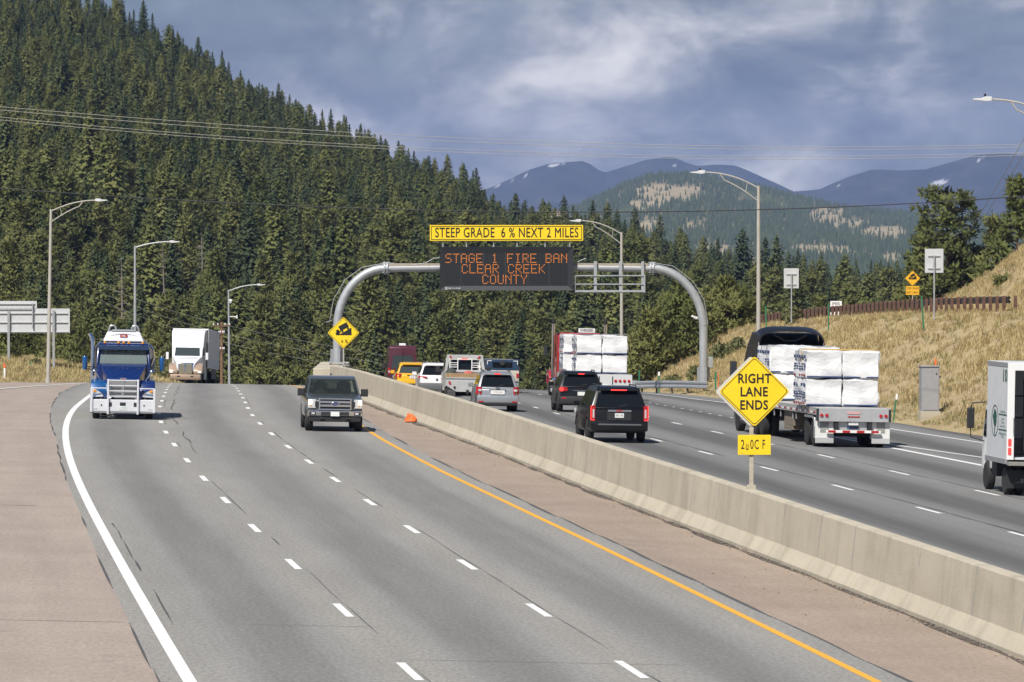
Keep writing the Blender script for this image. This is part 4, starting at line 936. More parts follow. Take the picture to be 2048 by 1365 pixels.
def guide_back():
    Y = 325.0; sc_ = Y / FPX; base = at(60, 755, Y); root = empty('guide_sign', tuple(base), 0, 'large two part silver sign seen from behind on the left bank', 'road sign'); L = lambda x, y, dy=0.0: Vector(((x - 60) * sc_, dy, (755 - y) * sc_))
    def pan(x0, y0, x1, y1, nm, d=0.0): b = B(); b.box((L(x0, y0) + L(x1, y1)) / 2 + Vector((0, d, 0)), ((x1 - x0) * sc_, .012, (y1 - y0) * sc_)); return b.build(nm, ALU, root, .02)
    pan(-60, 602.5, 74, 617, 'upper_panel'); pan(-60, 617.6, 140, 667, 'lower_panel')
    for y, x1 in ((608, 70), (618.5, 70), (627, 136), (645, 136), (664, 138)): b = B(); b.box((L(-60, y) + L(x1, y)) / 2 + Vector((0, -.05, 0)), ((x1 + 60) * sc_, .08, .05)); b.box((L(-60, y + 1.3) + L(x1, y + 1.3)) / 2 + Vector((0, -.03, 0)), ((x1 + 60) * sc_, .03, .035), mi=1); b.build('stiffener', [ALU, GALV_D], root)
    for px, y0, y1, th in ((18, 622, 735, .15), (108, 620, 768, .15), (66, 607, 657, .06)): b = B(); b.box((L(px, y0) + L(px, y1)) / 2 + Vector((0, -.15, 0)), (th, .12, (y1 - y0) * sc_)); b.build('post', GALV_D, root, .01)
guide_back()
def object_marker():
    Y = 299.0; sc_ = Y / FPX; base = at(1425, 790, Y); root = empty('object_marker', tuple(base), 0, 'yellow and black striped marker panel at the guardrail end', 'marker'); L = lambda x, y, dy=0.0: Vector(((x - 1425) * sc_, dy, (790 - y) * sc_))
    b = B(); b.box(L(1425, 770, 0), (13 * sc_, .01, 17 * sc_)); p = b.build('striped_panel', YEL, root); b = B(); W, Hh = 6.3, 8.3
    for k in range(-3, 4):
        o_ = k * 6.4; poly = [(-W, o_ - 1.6 - W), (W, o_ - 1.6 + W), (W, o_ + 1.6 + W), (-W, o_ + 1.6 - W)]; poly = [(x, max(-Hh, min(Hh, y))) for x, y in poly]
        if max(y for _, y in poly) - min(y for _, y in poly) > 1: b.slab([L(1425 + x, 770 - y, -.008) for x, y in poly], .004)
    b.build('black_stripes', BLK, p); post_of(root, 0, -.1, .9, .04)
object_marker()
def stake(px, y0, y1, Y, wpx, m, label, cap=None, lean=0.0, name='delineator_post', cat='post'):
    sc_ = Y / FPX; p1 = at(px, y1, Y); g = ground_z(p1.x, Y); root = empty(name, (p1.x, Y, min(g, p1.z)), 0, label, cat); h = at(px, y0, Y).z - min(g, p1.z)
    b = B(); b.box((lean / 2, 0, h / 2 - .05), (wpx * sc_, .03, h + .1), 0, 0, math.atan2(lean, h)); b.build('stake', m, root, .004)
    if cap: b = B(); b.box((lean * .95, -.004, h - .12), (wpx * sc_ * 1.25, .05, .24), 0, 0, math.atan2(lean, h)); b.build('reflector', cap, root, .01)
stake(1278.5, 741, 760, 312, 3.0, GREEN, 'short green marker post behind the guardrail, left of the white tipped one')
stake(1318, 744, 763, 310, 3.2, GREEN, 'green marker post with white tip behind the guardrail', WHT)
stake(1657, 608, 641, 290, 2.4, GREEN, 'thin green marker post left of the speed limit sign')
stake(1535, 612, 642, 300, 2.6, GREEN, 'thin green marker post right of the tall right lamp pole', None, -.12)
stake(1848, 593, 633, 250, 3.0, GREEN, 'leaning green marker post beside the larger blank sign back', None, -.12)
stake(1786, 788, 834, 214, 3.0, GREEN, 'leaning green marker post with white tip left of the grey cabinet', WHT, .16)
stake(1431, 744, 782, 290, 3.2, GREEN, 'green marker post right of the striped marker panel')
stake(1437, 746, 784, 288, 1.4, ORANGE, 'slim orange stake beside the green post by the striped marker')
stake(1871, 718, 790, 216, 3.6, ORANGE, 'orange marker post sticking up behind the grey cabinet')
stake(60, 724, 755, 318, 3.0, GREEN, 'green marker post on the left bank beside the left lamp pole')
stake(9, 728, 752, 306, 3.4, WHT, 'white marker post with orange top at the left edge', ORANGE)
def cabinet():
    Y = 210.0; sc_ = Y / FPX; base = at(1861, 824, Y); root = empty('utility_cabinet', tuple(base), .10, 'grey metal utility cabinet standing in the dry grass on the right bank', 'cabinet'); w_, h_ = 36 * sc_, 90 * sc_
    m = mat('cabinet_grey', (.33, .33, .34), .55, .1, var=.08, vscale=4); b = B(); b.box((0, .3, h_ / 2), (w_, .6, h_)); b.build('body', m, root, .015); b = B(); b.box((0, .3, h_ + .02), (w_ + .06, .68, .05)); b.build('lid', m, root, .012)
    b = B(); b.box((0, .3, -.35), (w_ + .1, .7, .72)); b.build('plinth', M_CONC, root, .01); b = B(); b.box((.01, -.012, h_ / 2), (w_ - .08, .02, h_ - .14)); d = b.build('door', m, root, .008); b = B(); b.box((w_ * .32, -.03, h_ - .28), (.05, .03, .05)); b.build('handle', BLK, d); b = B(); b.box((w_ / 2 + .05, .3, h_ - .42), (.1, .25, .08)); b.build('vent_hood', GALV_D, root)
cabinet()

# ------------------------------------------------------------------ street lamps
def lamp(px_base, px_top, y_top, tip_px, tip_py, Y, label, truss=True, gz=None, rise=None):
    top = at(px_top, y_top, Y); tip = at(tip_px, tip_py, Y); g = ground_z(at(px_base, 700, Y).x, Y) if gz is None else gz; base = Vector((at(px_base, 760, Y).x, Y, g - .1)); root = empty('street_lamp', tuple(base), 0, label, 'street lamp', 'street lamps')
    T = top - base; P = tip - base; s_ = 1 if P.x > T.x else -1
    b = B(); b.tube([(0, 0, 0), T], [.125, .075], 14); b.build('pole', POLE if truss else GALV, root, smooth=True); b = B(); b.box((0, 0, .12), (.36, .36, .06)); b.lathe([(0.1, .17), (.45, .15)], (0, 0, 0), 'Z', 12); b.build('base_plate', POLE, root)
    dx = P.x - T.x - s_ * .42; dz = P.z - T.z; pts = [T + Vector((dx * q, 0, -.12 + (dz + .12) * (1 - (1 - q) ** 2.1))) for q in [i / 10 for i in range(11)]]
    b = B(); b.tube(pts, .035 if truss else .045, 8)
    if truss:
        lo = [T + Vector((dx * q, 0, -.75 + (dz + .62) * (1 - (1 - q) ** 1.7))) for q in [i / 8 * .62 for i in range(9)]]; lo.append(pts[7]); b.tube(lo, .028, 8); b.tube([lo[3], pts[2]], .018, 6)
    b.build('arm', POLE if truss else GALV, root, smooth=True)
    h = B(); e = pts[-1]; h.prism([(0, -.05), (.16 * 1, -.075), (.7, -.02), (.72, .015), (.34, .05), (.26, .10), (0, .10)], .15)
    h.v = [tuple(e + Vector((s_ * (v[1] - .08), v[0], v[2]))) for v in h.v]; hd = h.build('lamp_head', LAMPW, root, .012)
    q = B(); q.lathe([(.0, .04), (.09, .045), (.12, .02)], tuple(e + Vector((s_ * .16, 0, .09))), 'Z', 10); q.build('photocell', mat('photocell', (.02, .02, .03), .3), hd)
lamp(96, 102, 419, 208, 401, 300, 'street lamp with tan pole at left, nearest on the left side', True)
lamp(270, 270, 492, 354, 484, 360, 'silver street lamp rising behind the blue tanker truck', False, ground_z(-26, 360) - .5)
lamp(459, 457, 580, 526, 570, 455, 'silver street lamp with a camera right of the white box trailer', False, at(459, 778, 455).z - 1.2)
lamp(1517, 1517, 372, 1389, 345, 248, 'tall street lamp in front of the hill above the black truck', True)
lamp(1243, 1243, 465, 1146, 442, 320, 'street lamp behind the sign bridge above the white lumber load', True)
lamp(2120, 2120, 235, 1956, 199, 190, 'street lamp whose arm reaches in at the upper right edge', True)
_l3 = [o for o in col.objects if o.type == 'EMPTY' and o.get('label', '').startswith('silver street lamp with a camera')][0]
b = B(); c_ = at(461, 601, 455) - _l3.location; b.box(c_, (.25, .25, .2)); b.tube([c_ + Vector((0, 0, -.1)), c_ + Vector((0, 0, -.25))], .09, 8); c_ = at(467, 634, 455) - _l3.location; b.tube([c_ + Vector((-.45, 0, 0)), c_ + Vector((.3, 0, 0))], .04, 6); b.box(c_ + Vector((.3, 0, 0)), (.1, .2, .3)); b.build('camera_mount', WHT, _l3)

# ------------------------------------------------------------------ wires and poles
WIRE = mat('bare_wire', (.34, .33, .28), .55, .2); WIREB = mat('black_cable', (.022, .023, .026), .6)
def wire(pts, Y, r, m, label, Y2=None, name='overhead_wire'):
    P = []; xs = [a for a, _ in pts]; n = 72
    cf = np.polyfit(np.array(xs) / 1000, [b_ for _, b_ in pts], min(3, len(pts) - 1))
    a_, b_ = (xs[0] - (340 if xs[0] == -60 else 0), xs[-1] + (400 if xs[-1] == 2110 else 0))
    for i in range(n + 1):
        x = a_ + (b_ - a_) * i / n; P.append(tuple(at(x, float(np.polyval(cf, x / 1000)), Y if Y2 is None else Y + (Y2 - Y) * i / n)))
    b = B(); b.tube(P, r, 5); o = b.build(name, m, None, smooth=True); tag(o, label, 'wire', 'overhead wires')
wire([(-60, 209), (0, 213.6), (350, 241), (700, 265.6), (1050, 283), (1400, 291.7), (1750, 293), (2110, 288)], 200, .0095, WIRE, 'uppermost of the four pale wires crossing the hill and sky')
wire([(-60, 215.5), (0, 219.8), (350, 248.5), (700, 274), (1050, 290), (1400, 297), (1750, 299), (2110, 293)], 201, .0095, WIRE, 'second from the top of the four pale wires crossing the sky')
wire([(-60, 229), (0, 234), (350, 264.5), (700, 290), (1050, 305), (1400, 311.5), (1750, 312), (2110, 304)], 202, .009, WIRE, 'third from the top of the four pale wires crossing the sky')
wire([(-60, 235), (0, 240), (350, 270), (700, 295.5), (1050, 310.5), (1400, 317), (1750, 317.5), (2110, 309)], 203, .009, WIRE, 'lowest of the four pale wires crossing the sky')
wire([(-60, 372), (0, 376.7), (350, 400), (700, 416.6), (1050, 424), (1400, 422.6), (1750, 411), (2110, 388)], 150, .015, WIREB, 'single thick black cable sagging across the whole picture')
wire([(-60, 183), (0, 187), (300, 203), (590, 212)], 950, .05, WIRE, 'thin pale wire high on the wooded slope', 1330)
wire([(1903, 518), (1975, 405), (2052, 270)], 470, .02, WIRE, 'left one of two thin wires rising to the upper right', 330)
wire([(1912, 518), (1988, 405), (2070, 270)], 470, .02, WIRE, 'right one of two thin wires rising to the upper right', 330)
def upole(px, y0, y1, Y, label, arms, tr=False):
    base = at(px, y1, Y); base.z = min(base.z, ground_z(base.x, Y)); h = at(px, y0, Y).z - base.z; root = empty('utility_pole', tuple(base), 0, label, 'utility pole'); b = B(); b.tube([(0, 0, 0), (0, 0, h)], [.16, .11], 10); b.build('pole', WOODP, root, smooth=True)
    for dz, w_ in arms:
        b = B(); b.box((0, -.1, h - dz), (w_, .1, .12), .35); a = b.build('crossarm', WOODP, root); q = B()
        for sx in (-.45, -.2, .2, .45): q.lathe([(0, .03), (.05, .06), (.15, .05), (.18, .02)], (sx * w_ * math.cos(.35), -.1 + sx * w_ * math.sin(.35), h - dz + .06), 'Z', 8)
        q.build('insulators', WHT, a)
    if tr: b = B(); b.lathe([(0, .2), (.02, .22), (.7, .22), (.72, .18)], (-.35, 0, h - 2.0), 'Z', 12); b.build('transformer', GALV_D, root, smooth=True); b = B(); b.lathe([(0, .1), (.4, .1)], (-.3, 0, h - 1.1), 'Z', 8); b.build('arrester', WHT, root)
upole(443.5, 644, 790, 440, 'brown wooden utility pole right of the white box trailer', [(.35, 1.6), (1.0, .5), (2.4, .5)])
upole(202, 428, 560, 720, 'dark wooden utility pole with transformer in the trees at left', [], True)
for i, (dy, l_) in enumerate(((0, 'upper'), (17, 'middle'), (34, 'lower'))):
    wire([(180, 562 + dy * .9), (300, 604 + dy), (443, 650 + dy), (560, 676 + dy), (660, 692 + dy * 1.2), (780, 712 + dy * .9), (1090, 792 + dy * .4)], 470, .014, WIRE, '%s thin wire sagging past the wooden utility pole in front of the forest' % l_, 480)

# ------------------------------------------------------------------ guardrails
def rusty_rail():
    Y0, Y1 = 246.5, 378.0; x0 = road_p(Y0) + o_SH(Y0) + 12.8; root = empty('guardrail', (x0, Y0, ground_z(x0, Y0)), 0, 'rusty brown guardrail with many posts along the top of the right bank', 'guardrail'); o = Vector(root.location)
    def P(Y): X = road_p(Y) + o_SH(Y) + 12.8; return Vector((X, Y, ground_z(X, Y))) - o
    post = B(); post.box((0, 0, .28), (.15, .2, .96)); pm = None; Y = Y0
    zs = {}
    while Y < Y1:
        p = P(Y)
        if pm is None: q = post.build('post', RUST, root, .01); pm = q
        else: q = pm.copy(); col.objects.link(q); q.parent = root
        q.location = p; q.rotation_euler.z = .05; q.scale.z = rng.uniform(.96, 1.04); Y += 1.9 if Y < 315 else 2.1
        if Y0 < Y < Y0 + 2: Y += 1.2
    prof = [(0, .40), (.07, .44), (.07, .50), (0, .545), (0, .59), (.07, .635), (.07, .69), (0, .73), (-.03, .73), (-.03, .40)]
    vs = []; m = len(prof); ys = np.arange(Y0 + 2.6, Y1, 1.9)
    for Y in ys:
        p = P(float(Y))
        for d, h in prof: vs.append(tuple(p + Vector((.16 + d, 0, h))))
    fs = [(i * m + j, i * m + (j + 1) % m, (i + 1) * m + (j + 1) % m, (i + 1) * m + j) for i in range(len(ys) - 1) for j in range(m)]; mesh_obj('rail', vs, fs, RUSTD, root)
rusty_rail()
def steel_rail():
    Y = 292.0; root = empty('guardrail', tuple(at(1340, 790, Y)), 0, 'short galvanised steel guardrail at the foot of the right sign bridge leg', 'guardrail'); o = Vector(root.location)
    A = at(1271, 770, 312) - o; C = at(1415, 771, 290) - o; b = B(); prof = [(-.0, -.16), (-.07, -.12), (-.07, -.06), (0, -.02), (0, .02), (-.07, .06), (-.07, .12), (0, .16), (.03, .16), (.03, -.16)]; vs = []; m = len(prof); n = 14
    for i in range(n + 1):
        p = A.lerp(C, i / n); p.z += .04 * math.sin(i / n * 3.1)
        for d, h in prof: vs.append(tuple(p + Vector((d * .4, d, h * 1.35))))
    mesh_obj('rail', vs, [(i * m + j, i * m + (j + 1) % m, (i + 1) * m + (j + 1) % m, (i + 1) * m + j) for i in range(n) for j in range(m)] + [tuple(range(m)), tuple(n * m + j for j in range(m))], GALV, root)
    b = B(); b.lathe([(-.25, .28), (.25, .28)], A + Vector((-.1, .15, 0)), 'Z', 12); b.build('end_shoe', GALV_D, root, smooth=True)
    for i in (1, 4, 7, 10, 13): p = A.lerp(C, i / n); b = B(); b.box(p + Vector((.1, .14, -.45)), (.12, .16, 1.3)); b.build('post', mat('post_wood', (.23, .19, .14), .9, var=.2), root)
steel_rail()

# ------------------------------------------------------------------ small things
def cone_thing():
    c = at(822, 843, 198); root = empty('traffic_cone', (c.x, 198, road_z(c.x, 198)), .4, 'crushed orange traffic cone lying at the foot of the barrier', 'traffic cone'); b = B(); r = random.Random(3); n = 14; vs = []; rings = [(0, .24, .0), (.10, .20, .02), (.22, .13, -.03), (.30, .05, -.08)]
    for z, rad, ox in rings:
        for k in range(n): a = 6.283 * k / n; q = rad * r.uniform(.82, 1.2); vs.append((ox + math.cos(a) * q, math.sin(a) * q, .05 + z * r.uniform(.85, 1.1)))
    fs = [(i * n + k, i * n + (k + 1) % n, (i + 1) * n + (k + 1) % n, (i + 1) * n + k) for i in range(3) for k in range(n)] + [tuple(3 * n + k for k in range(n))]; b.add(vs, fs); b.build('cone', ORANGE, root)
    b = B(); b.box((.1, -.02, .03), (.5, .42, .05), .2, 0, -.15); b.build('base', mat('cone_base', (.06, .05, .05), .8), root, .01)
cone_thing()
def house(px, py, Y, label, s_=1.0):
    c = at(px, py, Y); root = empty('house', tuple(c), .5, label, 'house'); w_, d_, h_ = 6.5 * s_, 5 * s_, 2.6 * s_
    b = B(); b.prism([(-d_ / 2, -14), (d_ / 2, -14), (d_ / 2, h_), (0, h_ + 1.3), (-d_ / 2, h_)], w_ / 2); wl = b.build('wall', mat('house_wall', (.50, .40, .30), .8), root)
    b = B(); b.slab([(-w_ / 2 - .5, -d_ / 2 - .5, h_ - .1), (w_ / 2 + .5, -d_ / 2 - .5, h_ - .1), (w_ / 2 + .5, 0, h_ + 1.45), (-w_ / 2 - .5, 0, h_ + 1.45)], .15); b.slab([(-w_ / 2 - .5, d_ / 2 + .5, h_ - .1), (w_ / 2 + .5, d_ / 2 + .5, h_ - .1), (w_ / 2 + .5, 0, h_ + 1.45), (-w_ / 2 - .5, 0, h_ + 1.45)], .15); b.build('roof', mat('house_roof', (.42, .36, .30), .9), root)
    for x in (-1.8, 1.5): b = B(); b.box((x * s_, -d_ / 2 - .03, 1.4 * s_), (1.3 * s_, .08, 1.1 * s_)); b.build('window', BLK, root)
house(1104, 456, 1266, 'small tan house with pale roof among the trees on the ridge')
# ------------------------------------------------------------------ vehicles
def vpaint(name, c, metal=.0, rough=.3, coat=.6): return mat(name, c, rough, metal, coat, var=.04, vscale=1.5)
GLASS = mat('dark_glass', (.008, .010, .012), .05, 0, .0, spec=.3); GLASSG = mat('tinted_glass', (.045, .058, .058), .05, 0, .2, spec=.6)
TYRE = mat('tyre_rubber', (.022, .022, .022), .85, var=.2, vscale=6); CHROME = mat('chrome', (.72, .73, .75), .12, 1.0); RIM = mat('alloy_rim', (.50, .51, .53), .3, .8); UNDER = mat('underbody', (.012, .012, .013), .9); BPLAS = mat('black_plastic', (.022, .023, .025), .6)
RLENS = mat('red_lens', (.42, .012, .015), .2, 0, .5); RLIT = mat('red_lens_lit', (.6, .03, .03), .3, emit=(1, .05, .04), es=1.3); CLENS = mat('clear_lens', (.75, .76, .78), .1, .4, .5); HLIT = mat('headlamp_lit', (.9, .88, .82), .2, emit=(1, .93, .82), es=1.6); AMBER = mat('amber_lens', (.75, .30, .03), .3); PLATE = mat('number_plate', (.74, .75, .74), .4); PTXT = mat('plate_letters', (.08, .10, .16), .5); ALUP = mat('polished_aluminium', (.62, .63, .64), .28, .8, var=.06, vscale=2)
def road_head(Y, off=0.0): return -math.atan((road_p(Y + 2) - road_p(Y - 2)) / 4) + off
def place(o, X, Y, away=True, off=0.0, dz=0.0):
    sl = (road_v(Y + 3) - road_v(Y - 3)) / 6; a = road_head(Y, off); o.location = (X, Y, road_z(X, Y) + dz); s_ = 1 if away else -1
    o.rotation_mode = 'XYZ'; o.rotation_euler = (math.atan(sl) * s_, .019 * s_, a + (0 if away else math.pi))
def wheel(root, x, y, r, w_, rimr=.6, rimmat=None, dual=False, dish=.02):
    s_ = 1 if x > 0 else -1; b = B(); prof = [(-w_ / 2 + .0, r * rimr), (-w_ / 2, r * .90), (-w_ / 2 + .03, r * .985), (-w_ / 2 + .06, r), (w_ / 2 - .06, r), (w_ / 2 - .03, r * .985), (w_ / 2, r * .90), (w_ / 2, r * rimr)]
    b.lathe(prof, (0, 0, 0), 'X', 28)
    if dual: b.lathe(prof, (-s_ * (w_ + .06), 0, 0), 'X', 24)
    o = b.build('wheel', TYRE, root, smooth=True, loc=(x, y, r)); rm = rimmat or RIM; q = B(); e = s_ * (w_ / 2 - dish)
    q.lathe([(e * 1.0, r * rimr * 1.0), (e * 1.04, r * rimr * .93), (e * .7, r * rimr * .86), (e * .62, r * .22), (e * .95, r * .18), (e * .98, 0.001)], (0, 0, 0), 'X', 24)
    for k in range(6):
        a = k * math.pi / 3; q.box((e * .80, math.cos(a) * r * rimr * .55, math.sin(a) * r * rimr * .55), (.04, r * rimr * .75, r * .11), 0, a)
    q.build('rim', rm, o, smooth=True); return o
def arch(yc, zc, ra, z0, n=10):
    a0 = math.asin(max(-1, min(1, (z0 - zc) / ra))); return [(yc + math.cos(t) * ra, zc + math.sin(t) * ra) for t in [math.pi - a0 - (math.pi - 2 * a0) * i / n for i in range(n + 1)]]
def plate(root, y, z, w_=.31, h_=.16, txt=None, x=0.0, rear=True, tm=None):
    s_ = -1 if rear else 1; b = B(); b.box((x, y, z), (w_, .02, h_)); p = b.build('licence_plate', PLATE, root, .004)
    if txt: text(txt, 'lettering', h_ * .62, tm or PTXT, p, Matrix.Translation((x, y + s_ * .0115, z)) @ (Matrix.Rotation(0 if rear else math.pi, 4, 'Z')) @ Matrix.Rotation(math.pi / 2, 4, 'X'), .8, .001, .001)
    return p
def suv(label, cat, name, L, W, H, belt, hood, paint, wb, ro, rw=.36, rear_rake=.22, glass_top=.16, roof_rails=True, low=.28, clad=None, tint=None, tuck=.80):
    """two box estate or SUV; rear at -L/2"""
    root = empty(name, (0, 0, 0), 0, label, cat); yr = -L / 2 + ro; yf = yr + wb; ra = rw + .07; z0 = low
    cowl = L / 2 - 1.25
    poly = [(-L / 2 + .10, z0 + .12)] + [(-L / 2 + .12, z0)] + arch(yr, rw, ra, z0) + arch(yf, rw, ra, z0) + [(L / 2 - .22, z0), (L / 2 - .04, z0 + .2), (L / 2, hood - .30), (L / 2 - .10, hood - .06), (cowl, hood + .04), (cowl - .25, belt), (-L / 2 + .16, belt), (-L / 2 + .02, belt - .08), (-L / 2, .72), (-L / 2, z0 + .3)]
    hw = lambda y, z: W / 2 * (1 - .03 * max(0, (z - .75) / .4)) * (1 - .09 * abs(y / (L / 2)) ** 6) * (.965 if z < z0 + .02 else 1)
    b = B(); b.prism(poly, hw); body = b.build('body', paint, root, .045, True)
    b = B(); b.box((0, 0, z0 + .12), (W * .82, L * .9, .3)); b.build('underbody', UNDER, root)
    # cabin
    rt = H - .03; g = [(-L / 2 + .14, belt - .03), (-L / 2 + .14 + rear_rake, rt - .10), (-L / 2 + .14 + rear_rake + .22, rt), (-.2, H), (cowl - 1.05, rt), (cowl - .75, rt - .10), (cowl - .1, belt - .03)]
    gw = lambda y, z: W / 2 * (.95 - (.95 - tuck) * max(0, min(1, (z - belt) / (H - belt))))
    b = B(); b.prism(g, gw); cab = b.build('cabin', paint, root, .06, True); gl = tint or GLASS
    z_a, z_b = belt + .03, rt - .15
    def yrear(z): return -L / 2 + .14 + rear_rake * (z - belt + .03) / (rt - .10 - belt + .03)
    def yfr(z): return cowl - .1 - .65 * (z - belt + .03) / (rt - .10 - belt + .03)
    pill = [yr - .55 if yr - .55 > yrear(z_a) + .2 else yrear(z_a) + .25, yr + .55, (yr + yf) / 2 + .15, yfr(z_a) - .1]
    for s_ in (-1, 1):
        for k in range(3):
            ya, yb = pill[k] + .05, pill[k + 1] - .05; ya2 = max(ya, yrear(z_b) + .12); yb2 = min(yb, yfr(z_b) - .08)
            P = [(s_ * (gw(y, z) + .003), y, z) for y, z in ((ya, z_a), (yb, z_a), (yb2, z_b), (ya2, z_b))]; q = B(); q.slab(P, .012); q.build('window', gl, cab)
    def rearpt(x, z, d=.006): return (x, yrear(z) - d, z)
    za, zb_ = belt + .02, rt - .05 - glass_top; wa, wb_ = gw(0, za) * .86, gw(0, zb_) * .88
    q = B(); q.slab([rearpt(-wa, za), rearpt(wa, za), rearpt(wb_, zb_), rearpt(-wb_, zb_)], .014); rwn = q.build('window', gl, cab)
    q = B(); q.tube([rearpt(.02, za + .03, .02), rearpt(.28, za + .09, .02)], .012, 5); q.build('wiper', BPLAS, rwn)
    q = B(); za, zb2 = belt + .02, rt - .13; q.slab([(-gw(0, za) * .9, yfr(za) + .005, za), (gw(0, za) * .9, yfr(za) + .005, za), (gw(0, zb2) * .9, yfr(zb2) + .005, zb2), (-gw(0, zb2) * .9, yfr(zb2) + .005, zb2)], .014); q.build('window', gl, cab)
    # roof spoiler with brake light
    yt = -L / 2 + .14 + rear_rake; q = B(); q.box((0, yt - .02, rt - .09), (gw(0, rt) * 1.75, .34, .06)); sp = q.build('spoiler', paint, cab, .02)
    for s_ in (-1, 1):
        q = B(); q.box((s_ * (W / 2 + .08), cowl - .42, belt + .07), (.22, .12, .18)); q.build('mirror', BPLAS if clad else paint, root, .03)
        wheel(root, s_ * (W / 2 - .13), yr, rw, .24); wheel(root, s_ * (W / 2 - .13), yf, rw, .24)
        if roof_rails: q = B(); q.tube([(s_ * gw(0, H) * .9, -L / 2 + .75, H - .02), (s_ * gw(0, H) * .9, -L / 2 + .8, H + .04), (s_ * gw(0, H) * .9, cowl - 1.4, H + .04), (s_ * gw(0, H) * .9, cowl - 1.3, H - .02)], .022, 6); q.build('roof_rail', BPLAS, root, smooth=True)
        q = B(); q.box((s_ * W * .40, L / 2 - .05, hood - .18), (.36, .16, .16)); q.build('headlight', CLENS, root, .03)
    q = B(); q.box((0, L / 2 - .015, hood - .22), (W * .5, .05, .24)); q.build('grille', BPLAS, root, .02)
    return root, dict(yrear=yrear, gw=gw, cab=cab, body=body, sp=sp, yt=yt, rt=rt, W=W, L=L, H=H, belt=belt, z0=z0, spz=rt - .09)
def rbox(root, name, m, c, d, bev=.012, par=None): b = B(); b.box(c, d); return b.build(name, m, par or root, bev)

# black large SUV nearest
def suv_gmc():
    pm = vpaint('black_paint', (.005, .005, .0055), 0, .30, .1); L, W = 5.2, 2.04
    r, d = suv('large black SUV with red tail lights and chrome bar, nearest on the right carriageway', 'SUV', 'suv', L, W, 1.93, 1.20, 1.16, pm, 2.95, 1.15, .40, .32, .13, True, .36, tuck=.70)
    yb = -L / 2
    for s_ in (-1, 1):
        b = B(); b.box((s_ * (W / 2 - .10), yb + .03, 1.02), (.17, .14, .52)); t = b.build('taillight', RLENS, r, .03); rbox(r, 'light_guide', RLIT, (s_ * (W / 2 - .035), yb - .045, 1.02), (.03, .02, .48), .004, t); rbox(r, 'light_guide', RLIT, (s_ * (W / 2 - .10), yb - .045, .78), (.12, .02, .03), .004, t); rbox(r, 'reverse_lens', CLENS, (s_ * (W / 2 - .12), yb - .045, 1.0), (.06, .02, .3), .01, t)
    rbox(r, 'chrome_bar', CHROME, (0, yb - .015, 1.10), (.82, .05, .08), .015); rbox(r, 'plate_recess', BPLAS, (0, yb - .003, .92), (.84, .02, .30), .01); plate(r, yb - .022, .94, .31, .155, 'AEI 192')
    text('GMC', 'lettering', .085, RLENS, r, facing((0, yb - .044, 1.10)), 1.2, .004, .003); text('YUKON XL', 'lettering', .05, CHROME, r, facing((-.78, yb - .012, .70)), 1.0, .002, .003)
    b = B(); b.box((0, yb + .03, .58), (W * .97, .26, .36)); b.build('bumper', pm, r, .07, True); rbox(r, 'bumper_trim', mat('satin_trim', (.25, .26, .27), .35, .7), (0, yb - .108, .63), (1.5, .02, .05), .006)
    rbox(r, 'brake_light', RLIT, (0, d['yt'] - .195, d['spz'] - .002), (.55, .02, .035), .004); place(r, 3.42, 180.0, True, .012); return r
suv_gmc()
def suv_jeep():
    pm = vpaint('black_paint_blue', (.005, .0055, .007), 0, .30, .1); L, W = 4.8, 1.93
    r, d = suv('black SUV with lit ring tail light, just ahead of the nearest black SUV', 'SUV', 'suv', L, W, 1.76, 1.10, 1.05, pm, 2.9, 1.0, .38, .40, .14, True, .32, tuck=.70); yb = -L / 2
    for s_ in (-1, 1):
        b = B(); b.box((s_ * (W / 2 - .20), yb + .01, .98), (.36, .12, .17)); t = b.build('taillight', RLENS, r, .03); q = B(); q.lathe([(-.01, .075), (.01, .095), (.012, .075)], (s_ * (W / 2 - .12), yb - .06, .98), 'Y', 18); q.build('light_ring', RLIT, t)
    rbox(r, 'chrome_bar', CHROME, (0, yb - .012, .93), (.7, .03, .03), .006); plate(r, yb - .018, .80); b = B(); b.box((0, yb + .03, .52), (W * .96, .26, .34)); b.build('bumper', BPLAS, r, .07, True); rbox(r, 'reflector', RLENS, (-.75, yb - .10, .60), (.2, .02, .06), .005)
    rbox(r, 'brake_light', RLIT, (.02, d['yt'] - .195, d['spz']), (.28, .02, .04), .004); place(r, 3.02 - .24, 223.3, True, .008)
suv_jeep()
